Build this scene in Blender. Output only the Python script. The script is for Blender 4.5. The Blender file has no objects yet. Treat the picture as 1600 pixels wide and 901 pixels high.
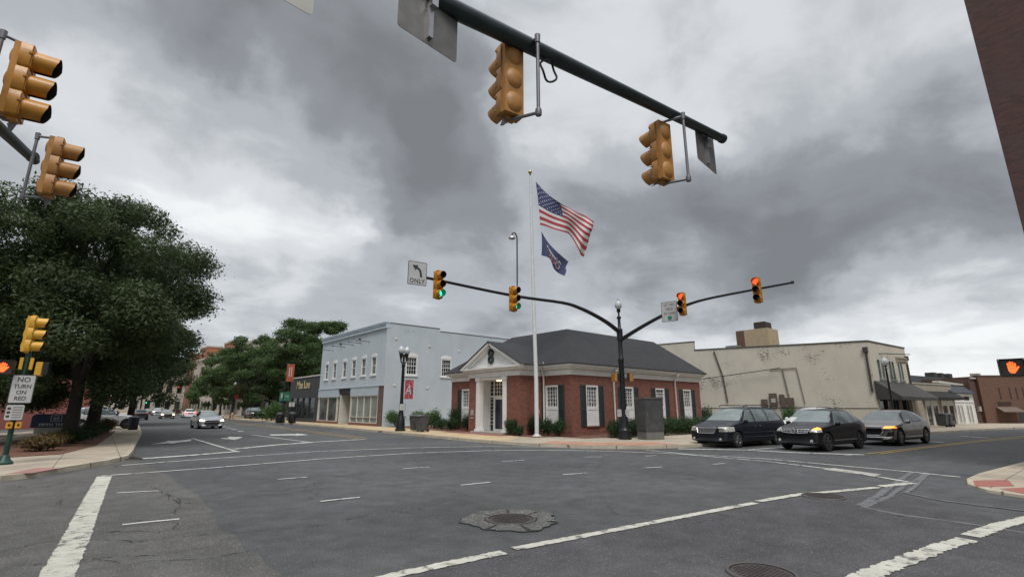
import bpy, bmesh, math, random
import numpy as np
from mathutils import Vector, Matrix
R = math.radians
C = bpy.context.scene.collection
SC = bpy.context.scene

# ------------------------------------------------------------------ camera
CF, CCX, CCY, HOR, CH = 770.0, 800.0, 450.5, 636.0, 1.7
PIT = math.atan((HOR - CCY) / CF); AZ = R(41.1)
FW = (math.sin(AZ), math.cos(AZ)); RT = (math.cos(AZ), -math.sin(AZ))
cam_d = bpy.data.cameras.new('camera'); cam = bpy.data.objects.new('camera', cam_d); C.objects.link(cam)
cam.location = (0, 0, CH); cam.rotation_euler = (R(90) + PIT, 0, -AZ)
cam_d.sensor_fit = 'HORIZONTAL'; cam_d.sensor_width = 36; cam_d.lens = 36 * CF / 1600
cam_d.clip_start = 0.1; cam_d.clip_end = 4000
SC.camera = cam

def ray(x, y):
    a = (x - CCX) / CF; b = (CCY - y) / CF
    f = math.cos(PIT) - b * math.sin(PIT); z = math.sin(PIT) + b * math.cos(PIT)
    return Vector((f * FW[0] + a * RT[0], f * FW[1] + a * RT[1], z))
def G(x, y, z=0.0):                      # ground point surveyed from the photograph
    r = ray(x, y); t = (z - CH) / r[2]; return Vector((r[0] * t, r[1] * t, z))
def onY(x, y, Y):
    r = ray(x, y); t = Y / r[1]; return Vector((r[0] * t, Y, CH + r[2] * t))
def onX(x, y, X):
    r = ray(x, y); t = X / r[0]; return Vector((X, r[1] * t, CH + r[2] * t))

# ------------------------------------------------------------------ world, sun, exposure
SUN_EL, SUN_AZ = R(58), R(215)           # azimuth clockwise from +Y
w = bpy.data.worlds.new('World'); SC.world = w; w.use_nodes = True
nt = w.node_tree; nt.nodes.clear()
def N(t, nt_=None, **kw):
    n = (nt_ or nt).nodes.new(t)
    for k, v in kw.items(): setattr(n, k, v)
    return n
def mth(nt_, op, a, b=None, c=None, clamp=False):
    n = nt_.nodes.new('ShaderNodeMath'); n.operation = op; n.use_clamp = clamp
    for i, v in enumerate((a, b, c)):
        if v is None: continue
        if isinstance(v, (int, float)): n.inputs[i].default_value = v
        else: nt_.links.new(v, n.inputs[i])
    return n.outputs[0]
def vmth(nt_, op, a, b=None, out=0):
    n = nt_.nodes.new('ShaderNodeVectorMath'); n.operation = op
    for i, v in enumerate((a, b)):
        if v is None: continue
        if isinstance(v, (tuple, list, Vector)): n.inputs[i].default_value = tuple(v)
        elif isinstance(v, (int, float)): n.inputs[3].default_value = v
        else: nt_.links.new(v, n.inputs[i])
    return n.outputs[out]
sky = N('ShaderNodeTexSky', sky_type='NISHITA', sun_disc=False, sun_elevation=SUN_EL, sun_rotation=SUN_AZ)
geo = N('ShaderNodeTexCoord')
D0 = geo.outputs['Generated']
wn = N('ShaderNodeTexNoise'); wn.inputs['Scale'].default_value = 3.2; wn.inputs['Detail'].default_value = 6; wn.inputs['Roughness'].default_value = .52
nt.links.new(D0, wn.inputs['Vector'])
warp = vmth(nt, 'SCALE', vmth(nt, 'SUBTRACT', wn.outputs['Color'], (.5, .5, .5)), .42)
D1 = vmth(nt, 'NORMALIZE', vmth(nt, 'ADD', D0, warp))
sep = N('ShaderNodeSeparateXYZ'); nt.links.new(D0, sep.inputs[0])
zc = mth(nt, 'MAXIMUM', sep.outputs['Z'], 0.0)
inv = mth(nt, 'DIVIDE', 1.0, mth(nt, 'ADD', zc, .22))
pl = N('ShaderNodeCombineXYZ')
nt.links.new(mth(nt, 'MULTIPLY', sep.outputs['X'], inv), pl.inputs[0]); nt.links.new(mth(nt, 'MULTIPLY', sep.outputs['Y'], inv), pl.inputs[1])
def cnoise(scale, det, rough, dist, off):
    n = N('ShaderNodeTexNoise'); n.inputs['Scale'].default_value = scale; n.inputs['Detail'].default_value = det
    n.inputs['Roughness'].default_value = rough; n.inputs['Distortion'].default_value = dist
    nt.links.new(vmth(nt, 'ADD', pl.outputs[0], off), n.inputs['Vector']); return n.outputs['Fac']
big = cnoise(.9, 4, .5, .6, (3.1, 7.7, 0)); mid = cnoise(2.9, 9, .56, .35, (1.3, .2, 0))
val = mth(nt, 'ADD', mth(nt, 'MULTIPLY', mth(nt, 'SUBTRACT', big, .5), .42), mth(nt, 'MULTIPLY', mth(nt, 'SUBTRACT', mid, .5), .62))
val = mth(nt, 'ADD', val, .50)
# banks of cloud: (pixel direction, radius in px, brightness offset)
LOBES = [(90, 70, 230, .04), (170, 190, 150, .09), (330, 70, 150, -.17), (480, 140, 170, -.27), (640, 190, 130, -.20), (700, 270, 120, -.20),
         (450, 255, 130, .24), (310, 250, 120, .16), (560, 300, 110, .12), (620, 390, 130, .05), (450, 420, 180, .0), (760, 40, 170, .05),
         (900, 190, 190, .06), (1010, 110, 150, .03), (1000, 360, 110, -.18), (1110, 380, 110, -.20), (1230, 330, 130, -.20), (1380, 350, 150, -.24), (1520, 300, 110, -.05),
         (1340, 110, 200, .10), (1180, 200, 120, .04), (960, 480, 140, .10), (1130, 480, 120, .14), (1400, 500, 110, .10), (1500, 540, 130, .34), (1250, 500, 80, .10), (330, 500, 120, .12), (1560, 420, 110, -.10)]
for px, py, rad, amp in LOBES:
    if amp == 0: continue
    d = ray(px, py).normalized(); amp *= 1.04; a = rad / CF * .95
    dot = vmth(nt, 'DOT_PRODUCT', D1, tuple(d), out=1)
    mr = N('ShaderNodeMapRange', interpolation_type='SMOOTHERSTEP', clamp=True)
    nt.links.new(dot, mr.inputs['Value'])
    mr.inputs['From Min'].default_value = math.cos(a * 1.55); mr.inputs['From Max'].default_value = math.cos(a * .15)
    mr.inputs['To Min'].default_value = 0; mr.inputs['To Max'].default_value = amp
    val = mth(nt, 'ADD', val, mr.outputs[0])
rmp = N('ShaderNodeValToRGB'); nt.links.new(val, rmp.inputs[0])
cr = rmp.color_ramp; cr.interpolation = 'EASE'
cr.elements[0].position = .02; cr.elements[0].color = (.140, .147, .155, 1)
cr.elements[1].position = .98; cr.elements[1].color = (.63, .642, .645, 1)
for p, c in ((.26, (.188, .199, .212)), (.52, (.31, .328, .348)), (.74, (.475, .492, .508))):
    e = cr.elements.new(p); e.color = c + (1,)
# an overcast sky is brightest overhead
zen = N('ShaderNodeMapRange', interpolation_type='SMOOTHSTEP', clamp=True); nt.links.new(sep.outputs['Z'], zen.inputs['Value'])
zen.inputs['From Min'].default_value = .66; zen.inputs['From Max'].default_value = .98; zen.inputs['To Min'].default_value = 1.0; zen.inputs['To Max'].default_value = 3.6
cl = vmth(nt, 'SCALE', rmp.outputs[0], 1.0); nt.nodes[-1].name
cln = cl.node; nt.links.new(zen.outputs[0], cln.inputs[3])
bg1 = N('ShaderNodeBackground'); nt.links.new(cl, bg1.inputs[0]); bg1.inputs[1].default_value = 1.03
bg2 = N('ShaderNodeBackground'); nt.links.new(sky.outputs[0], bg2.inputs[0]); bg2.inputs[1].default_value = .06
mixs = N('ShaderNodeMixShader'); mixs.inputs[0].default_value = .93
nt.links.new(bg2.outputs[0], mixs.inputs[1]); nt.links.new(bg1.outputs[0], mixs.inputs[2])
wo = N('ShaderNodeOutputWorld'); nt.links.new(mixs.outputs[0], wo.inputs[0])

sl = bpy.data.lights.new('sun', 'SUN'); so = bpy.data.objects.new('sun', sl); C.objects.link(so)
sl.energy = 1.4; sl.angle = R(22); sl.color = (1, .965, .92)
sdir = Vector((math.sin(SUN_AZ) * math.cos(SUN_EL), math.cos(SUN_AZ) * math.cos(SUN_EL), math.sin(SUN_EL)))
so.rotation_euler = sdir.to_track_quat('Z', 'Y').to_euler(); so.location = sdir * 80
SC.view_settings.view_transform = 'Standard'; SC.view_settings.look = 'None'
SC.view_settings.exposure = 0.58; SC.view_settings.gamma = 1; SC.view_settings.use_curve_mapping = False
SC.render.engine = 'CYCLES'; SC.cycles.max_bounces = 6

# ------------------------------------------------------------------ materials
MATS = {}
def newmat(name):
    m = bpy.data.materials.new(name); m.use_nodes = True; MATS[name] = m
    t = m.node_tree; b = t.nodes['Principled BSDF']; return m, t, b
def col4(c): return tuple(c) + (1,) if len(c) == 3 else tuple(c)
def noise(t, vec, scale, det=4, rough=.55, dist=0):
    n = t.nodes.new('ShaderNodeTexNoise'); n.inputs['Scale'].default_value = scale; n.inputs['Detail'].default_value = det
    n.inputs['Roughness'].default_value = rough; n.inputs['Distortion'].default_value = dist
    if vec is not None: t.links.new(vec, n.inputs['Vector'])
    return n.outputs['Fac']
def ramp(t, fac, stops):
    r = t.nodes.new('ShaderNodeValToRGB'); t.links.new(fac, r.inputs[0]); e = r.color_ramp.elements
    e[0].position, e[0].color = stops[0][0], col4(stops[0][1]); e[1].position, e[1].color = stops[-1][0], col4(stops[-1][1])
    for p, c in stops[1:-1]: k = e.new(p); k.color = col4(c)
    return r.outputs[0]
def mixc(t, fac, a, b, mode='MIX'):
    n = t.nodes.new('ShaderNodeMix'); n.data_type = 'RGBA'; n.blend_type = mode
    for i, v in ((0, fac), (6, a), (7, b)):
        if isinstance(v, (int, float)): n.inputs[i].default_value = v
        elif isinstance(v, (tuple, list)): n.inputs[i].default_value = col4(v)
        else: t.links.new(v, n.inputs[i])
    return n.outputs[2]
def pos(t): return t.nodes.new('ShaderNodeNewGeometry').outputs['Position']
def ocoord(t): return t.nodes.new('ShaderNodeTexCoord').outputs['Object']
def bump(t, b, h, s=.3, d=.02):
    n = t.nodes.new('ShaderNodeBump'); n.inputs['Strength'].default_value = s; n.inputs['Distance'].default_value = d
    t.links.new(h, n.inputs['Height']); t.links.new(n.outputs[0], b.inputs['Normal'])
def mat(name, c, rough=.6, metal=0, var=.12, vs=3.0, bs=0, bsc=60, coat=0, spec=None, world=False, emit=None, es=0):
    if name in MATS: return MATS[name]
    m, t, b = newmat(name)
    v = pos(t) if world else ocoord(t)
    if var:
        n = noise(t, v, vs, 5, .6)
        lo = tuple(x * (1 - var) for x in c); hi = tuple(min(1, x * (1 + var)) for x in c)
        t.links.new(ramp(t, n, [(.3, lo), (.7, hi)]), b.inputs['Base Color'])
        t.links.new(mth(t, 'ADD', rough - .06, mth(t, 'MULTIPLY', noise(t, v, vs * 2.3, 3), .12)), b.inputs['Roughness'])
    else:
        b.inputs['Base Color'].default_value = col4(c); b.inputs['Roughness'].default_value = rough
    b.inputs['Metallic'].default_value = metal
    if coat: b.inputs['Coat Weight'].default_value = coat; b.inputs['Coat Roughness'].default_value = .04
    if spec is not None: b.inputs['Specular IOR Level'].default_value = spec
    if bs: bump(t, b, noise(t, v, bsc, 3), bs, .01)
    if emit: b.inputs['Emission Color'].default_value = col4(emit); b.inputs['Emission Strength'].default_value = es
    return m
def wallvec(t):
    g = t.nodes.new('ShaderNodeNewGeometry'); sp = t.nodes.new('ShaderNodeSeparateXYZ'); t.links.new(g.outputs['Position'], sp.inputs[0])
    sn = t.nodes.new('ShaderNodeSeparateXYZ'); t.links.new(g.outputs['True Normal'], sn.inputs[0])
    isx = mth(t, 'GREATER_THAN', mth(t, 'ABSOLUTE', sn.outputs[0]), .7)
    u = mth(t, 'ADD', mth(t, 'MULTIPLY', sp.outputs[1], isx), mth(t, 'MULTIPLY', sp.outputs[0], mth(t, 'SUBTRACT', 1, isx)))
    c = t.nodes.new('ShaderNodeCombineXYZ'); t.links.new(u, c.inputs[0]); t.links.new(sp.outputs[2], c.inputs[1])
    return c.outputs[0], g.outputs['Position']
def brickmat(name, c1, c2, mortar, paint=None, peel=None, peelcol=None, bstr=.5, bw=.215, rh=.075, stain=.2, rough=.85):
    m, t, b = newmat(name)
    uv, P = wallvec(t)
    br = t.nodes.new('ShaderNodeTexBrick'); t.links.new(uv, br.inputs['Vector'])
    br.inputs['Scale'].default_value = 1; br.inputs['Brick Width'].default_value = bw; br.inputs['Row Height'].default_value = rh
    br.inputs['Mortar Size'].default_value = .006; br.inputs['Mortar Smooth'].default_value = .3; br.inputs['Bias'].default_value = 0
    br.inputs['Color1'].default_value = col4(c1); br.inputs['Color2'].default_value = col4(c2); br.inputs['Mortar'].default_value = col4(mortar)
    colr = br.outputs['Color']
    if paint:
        lo = tuple(x * .86 for x in paint)
        pc = ramp(t, noise(t, P, .55, 6, .65), [(.3, lo), (.7, paint)])
        pc = mixc(t, mth(t, 'MULTIPLY', br.outputs['Fac'], .35), pc, tuple(x * .5 for x in paint))
        vv = noise(t, uv, 12, 2); pc = mixc(t, mth(t, 'MULTIPLY', vv, .22), pc, tuple(x * .78 for x in paint))
        if peel:
            k = t.nodes.new('ShaderNodeMapping'); k.inputs['Scale'].default_value = (1.0, 2.4, 1); t.links.new(uv, k.inputs[0])
            n1 = noise(t, k.outputs[0], 4.0, 8, .7); n2 = noise(t, uv, .38, 3, .5)
            msk = mth(t, 'GREATER_THAN', mth(t, 'ADD', mth(t, 'MULTIPLY', n1, .6), mth(t, 'MULTIPLY', n2, .55)), peel)
            colr = mixc(t, msk, pc, peelcol or c1)
        else: colr = pc
    k2 = t.nodes.new('ShaderNodeMapping'); k2.inputs['Scale'].default_value = (.8, .35, 1); t.links.new(uv, k2.inputs[0])
    st = noise(t, k2.outputs[0], 1.2, 5, .6)
    colr = mixc(t, mth(t, 'MULTIPLY', ramp(t, st, [(.45, (0, 0, 0)), (.8, (1, 1, 1))]), stain), colr, (.10, .095, .085))
    t.links.new(colr, b.inputs['Base Color']); b.inputs['Roughness'].default_value = rough
    h = mth(t, 'ADD', mth(t, 'MULTIPLY', br.outputs['Fac'], -1), mth(t, 'MULTIPLY', noise(t, uv, 40, 3), .4))
    bump(t, b, h, bstr, .01)
    return m
def glassmat(name, c=(.02, .024, .028), rough=.04, var=.5, vs=1.2):
    m, t, b = newmat(name); v = pos(t)
    t.links.new(ramp(t, noise(t, v, vs, 4, .6), [(.35, tuple(x * (1 - var) for x in c)), (.7, tuple(x * (1 + var) for x in c))]), b.inputs['Base Color'])
    b.inputs['Roughness'].default_value = rough; b.inputs['IOR'].default_value = 1.52; b.inputs['Specular IOR Level'].default_value = .6
    return m
def carpaint(name, c, metal=.5, rough=.3, coat=.8):
    m, t, b = newmat(name)
    fl = noise(t, ocoord(t), 220, 2)
    t.links.new(mixc(t, mth(t, 'MULTIPLY', fl, .25), c, tuple(min(1, x * 1.3) for x in c)), b.inputs['Base Color'])
    b.inputs['Metallic'].default_value = metal; b.inputs['Coat Weight'].default_value = coat; b.inputs['Coat Roughness'].default_value = .05; b.inputs['Specular IOR Level'].default_value = .3
    dirt = noise(t, ocoord(t), 3, 5); t.links.new(mth(t, 'ADD', rough, mth(t, 'MULTIPLY', dirt, .15)), b.inputs['Roughness'])
    return m
def lit(name, c, e, s):
    m, t, b = newmat(name); b.inputs['Base Color'].default_value = col4(c); b.inputs['Roughness'].default_value = .3
    b.inputs['Emission Color'].default_value = col4(e); b.inputs['Emission Strength'].default_value = s; return m

def asphalt(name, base, cool=(1, 1, 1), cracks=.5, speck=.5, patchy=.30):
    m, t, b = newmat(name); P = pos(t)
    n1 = noise(t, P, .22, 5, .6); n2 = noise(t, P, 55, 3, .7); n3 = noise(t, P, 2.2, 5, .65)
    a = tuple(base * k for k in cool)
    c = ramp(t, n1, [(.3, tuple(x * (1 - patchy) for x in a)), (.7, tuple(x * (1 + patchy) for x in a))])
    c = mixc(t, .8, c, ramp(t, n2, [(.30, (.22, .22, .22)), (.70, (.85, .85, .85))]), 'OVERLAY')
    c = mixc(t, .5, c, ramp(t, n3, [(.35, (.3, .3, .3)), (.7, (.75, .75, .75))]), 'OVERLAY')
    vo = t.nodes.new('ShaderNodeTexVoronoi'); vo.inputs['Scale'].default_value = 34; t.links.new(P, vo.inputs['Vector'])
    wh = t.nodes.new('ShaderNodeTexWhiteNoise'); t.links.new(vo.outputs['Position'], wh.inputs['Vector'])
    sm = mth(t, 'MULTIPLY', mth(t, 'LESS_THAN', vo.outputs['Distance'], .30), mth(t, 'GREATER_THAN', wh.outputs['Value'], .80))
    c = mixc(t, mth(t, 'MULTIPLY', sm, speck), c, tuple(min(1, x * 2.6) for x in a))
    # tyre-darkened tracks and cracks
    wv = t.nodes.new('ShaderNodeVectorMath'); wv.operation = 'ADD'; t.links.new(P, wv.inputs[0])
    nn = t.nodes.new('ShaderNodeTexNoise'); nn.inputs['Scale'].default_value = 1.6; nn.inputs['Detail'].default_value = 7; t.links.new(P, nn.inputs['Vector'])
    t.links.new(nn.outputs['Color'], wv.inputs[1])
    vc = t.nodes.new('ShaderNodeTexVoronoi'); vc.feature = 'DISTANCE_TO_EDGE'; vc.inputs['Scale'].default_value = .42; t.links.new(wv.outputs[0], vc.inputs['Vector'])
    cm = mth(t, 'LESS_THAN', vc.outputs['Distance'], mth(t, 'MULTIPLY', noise(t, P, .8, 3), .011))
    gate = mth(t, 'GREATER_THAN', noise(t, P, .3, 2), .56)
    cm = mth(t, 'MULTIPLY', mth(t, 'MULTIPLY', cm, gate), cracks)
    c = mixc(t, cm, c, (.012, .012, .012))
    t.links.new(c, b.inputs['Base Color'])
    t.links.new(mth(t, 'ADD', .66, mth(t, 'MULTIPLY', n1, .22)), b.inputs['Roughness'])
    h = mth(t, 'SUBTRACT', mth(t, 'ADD', n2, mth(t, 'MULTIPLY', n3, .3)), mth(t, 'MULTIPLY', cm, 1.5))
    bump(t, b, h, .55, .012); b.inputs['Specular IOR Level'].default_value = .35
    return m
def roadpaint(name, c, thr=.40, under=.085, ws=5):
    m, t, b = newmat(name); P = pos(t)
    n = noise(t, P, ws, 9, .72); n2 = noise(t, P, 70, 3, .7); big = noise(t, P, .6, 2)
    k = mth(t, 'ADD', mth(t, 'MULTIPLY', n, .7), mth(t, 'ADD', mth(t, 'MULTIPLY', n2, .22), mth(t, 'MULTIPLY', big, .2)))
    f = ramp(t, k, [(thr, (0, 0, 0)), (thr + .07, (1, 1, 1))])
    cc = ramp(t, noise(t, P, 3, 5), [(.3, tuple(x * .8 for x in c)), (.7, c)])
    t.links.new(mixc(t, f, (under, under, under * .98), cc), b.inputs['Base Color']); b.inputs['Roughness'].default_value = .75
    bump(t, b, n2, .3, .008)
    return m
def concrete(name, c, joint=1.5, rot=0, var=.32, rough=.85, jx=True):
    m, t, b = newmat(name); P = pos(t)
    mp = t.nodes.new('ShaderNodeMapping'); mp.inputs['Rotation'].default_value = (0, 0, rot); t.links.new(P, mp.inputs[0])
    sp = t.nodes.new('ShaderNodeSeparateXYZ'); t.links.new(mp.outputs[0], sp.inputs[0])
    def line(o):
        f = mth(t, 'FRACT', mth(t, 'DIVIDE', o, joint)); return mth(t, 'LESS_THAN', mth(t, 'ABSOLUTE', mth(t, 'SUBTRACT', f, .5)), .008)
    j = mth(t, 'MAXIMUM', line(sp.outputs[0]), line(sp.outputs[1]))
    n = noise(t, P, .9, 7, .65); n2 = noise(t, P, 45, 3)
    cc = ramp(t, n, [(.28, tuple(x * (1 - var) for x in c)), (.72, tuple(x * (1 + var * .6) for x in c))])
    cc = mixc(t, .25, cc, ramp(t, n2, [(.3, (.3, .3, .3)), (.7, (.8, .8, .8))]), 'OVERLAY')
    cc = mixc(t, mth(t, 'MULTIPLY', j, .75), cc, (.07, .06, .05))
    t.links.new(cc, b.inputs['Base Color']); b.inputs['Roughness'].default_value = rough
    bump(t, b, mth(t, 'SUBTRACT', n2, j), .35, .01); return m
def leafmat(name, c, c2, vs=.7):
    m, t, b = newmat(name); P = pos(t)
    n = noise(t, P, vs, 3); n2 = noise(t, P, 9, 2)
    k = mth(t, 'ADD', mth(t, 'MULTIPLY', n, .6), mth(t, 'MULTIPLY', n2, .4))
    t.links.new(ramp(t, k, [(.36, c), (.64, c2)]), b.inputs['Base Color']); b.inputs['Roughness'].default_value = .55
    b.inputs['Specular IOR Level'].default_value = .3
    b.inputs['Transmission Weight'].default_value = 0
    tr = t.nodes.new('ShaderNodeBsdfTranslucent'); tr.inputs[0].default_value = col4(tuple(x * 1.2 for x in c2))
    ms = t.nodes.new('ShaderNodeMixShader'); ms.inputs[0].default_value = .3
    out = t.nodes['Material Output']; t.links.new(b.outputs[0], ms.inputs[1]); t.links.new(tr.outputs[0], ms.inputs[2]); t.links.new(ms.outputs[0], out.inputs[0])
    return m

M_ROAD = asphalt('asphalt', .074, (1.0, 1.0, 1.0))
M_OLD = asphalt('old_asphalt', .090, (1.04, 1.0, .93), cracks=1, speck=.8)
M_NEAR = asphalt('dark_asphalt', .064, (1.02, .98, 1.03), cracks=.6, speck=1)
M_LOT = asphalt('lot_asphalt', .11, (1, 1, 1), cracks=.9)
M_PAINT = roadpaint('road_paint_white', (.60, .59, .55), .47)
M_PAINT2 = roadpaint('road_paint_cream', (.56, .54, .46), .465, ws=4)
M_FAINT = roadpaint('road_paint_faint', (.50, .49, .47), .50, ws=4)
M_YEL = roadpaint('road_paint_yellow', (.46, .30, .10), .46)
M_SEAL = roadpaint('crack_sealant', (.15, .15, .15), .47, ws=3)
M_WALK = concrete('sidewalk_concrete', (.41, .345, .265), 1.5, R(2))
M_WALK2 = concrete('tan_sidewalk', (.52, .39, .23), 1.5, R(2))
M_KERB = concrete('kerb_concrete', (.44, .38, .29), 3.0)
M_PLAIN = mat('plain_concrete', (.38, .36, .32), .9, var=.2, bs=.3, world=True)
M_REDPAD = brickmat('red_paver', (.36, .13, .10), (.30, .10, .08), (.25, .16, .12), bstr=.2)
M_BRICK = brickmat('bank_brick', (.27, .095, .062), (.165, .057, .043), (.19, .13, .10), stain=.3)
M_BRICK2 = brickmat('dark_brick', (.10, .045, .038), (.065, .032, .03), (.08, .06, .05), stain=.4, bstr=.8)
M_BRICK3 = brickmat('old_brick', (.17, .085, .055), (.13, .065, .045), (.18, .13, .10))
M_BLUE = brickmat('blue_brick', (.5, .3, .25), (.4, .25, .2), (.3, .3, .3), paint=(.58, .645, .69), peel=.735, peelcol=(.33, .38, .43), stain=.14)
M_CREAM = brickmat('cream_brick', (.2, .1, .07), (.2, .1, .07), (.3, .3, .3), paint=(.70, .645, .54), peel=.675, peelcol=(.24, .21, .175), stain=.16)
M_PINK = brickmat('pink_wall', (.3, .1, .09), (.3, .1, .09), (.2, .1, .1), paint=(.30, .10, .085), stain=.2)
M_WHITE = mat('white_trim', (.78, .78, .76), .5, var=.08, vs=1.5, world=True)
M_OFFW = mat('off_white', (.60, .58, .52), .6, var=.12, world=True)
M_TAN = mat('tan_stucco', (.34, .295, .235), .85, var=.15, world=True, bs=.2)
M_BEIGE = mat('beige_stone', (.44, .39, .33), .85, var=.14, vs=.6, world=True)
M_CHAR = mat('charcoal_front', (.035, .036, .04), .55, var=.2, world=True)
M_ROOFD = mat('dark_flat_roof', (.05, .05, .052), .9, world=True)
M_BLACK = mat('black_metal', (.018, .020, .022), .38, metal=.3, var=.25, vs=6, bs=.15, bsc=25)
M_DKGREEN = mat('green_metal', (.012, .045, .03), .45, metal=.2, var=.3)
M_ARM = mat('arm_metal', (.03, .042, .042), .4, metal=.4, var=.3, vs=4)
M_ALU = mat('aluminium', (.42, .42, .43), .38, metal=.85, var=.18, vs=5)
M_ALUS = mat('sign_back', (.20, .19, .18), .45, metal=.6, var=.3, vs=2.2)
M_YELL = mat('signal_yellow', (.50, .215, .018), .45, var=.16, vs=6, bs=.1, coat=.1)
M_YELL2 = mat('signal_yellow_faded', (.38, .175, .040), .5, var=.2, vs=7, bs=.1)
M_DARK = mat('black_plastic', (.012, .012, .013), .5, var=.2)
M_LENS = mat('dark_lens', (.02, .016, .014), .2, var=.2)
M_RED = lit('red_light', (.9, .08, .02), (1, .07, .02), 1.6)
M_REDC = lit('red_light_core', (1, .3, .1), (1, .30, .05), 7)
M_GRN = lit('green_light', (.05, .8, .5), (.03, 1, .50), 1.7)
M_SIGNW = mat('sign_white', (.48, .48, .47), .5, var=.08)
M_SIGNK = mat('sign_black', (.03, .03, .035), .5, var=0)
M_GLASS = glassmat('dark_glass')
M_GLASS2 = glassmat('shop_glass', (.09, .10, .095), .06, .6, .9)
M_GLASSF = glassmat('frosted_glass', (.22, .25, .23), .25, .3, .5)
M_SHUT = mat('shutter_green', (.035, .05, .05), .5, var=.2, world=True)
M_BARK = mat('bark', (.030, .025, .021), .95, var=.4, vs=9, bs=.8, bsc=20)
M_LEAF1 = leafmat('zelkova_leaf', (.026, .044, .018), (.066, .098, .034))
M_LEAF2 = leafmat('street_tree_leaf', (.038, .068, .022), (.085, .135, .042))
M_BUSH = leafmat('shrub_leaf', (.020, .045, .018), (.045, .085, .03), 2)
M_BUSHY = leafmat('dry_shrub_leaf', (.07, .065, .025), (.16, .10, .04), 2)
M_GRASSY = leafmat('bright_shrub_leaf', (.04, .09, .025), (.09, .16, .05), 2)
M_MULCH = mat('pine_straw', (.15, .07, .045), .95, var=.45, vs=12, bs=.8, bsc=40, world=True)
M_TYRE = mat('tyre', (.015, .015, .016), .8, var=.2, vs=20)
M_RIM = mat('rim', (.30, .30, .31), .3, metal=.9, var=.1)
M_CHROME = mat('chrome', (.8, .8, .8), .3, metal=1, var=0)
M_TRIM = mat('car_trim', (.012, .012, .013), .45, var=0)
M_CGL = glassmat('car_glass', (.015, .018, .02), .03, .3, 2)
M_WSH = glassmat('windshield_glass', (.19, .225, .22), .04, .16, 2.2)  # sky reflection and visible interior are put into the pale base colour
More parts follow.
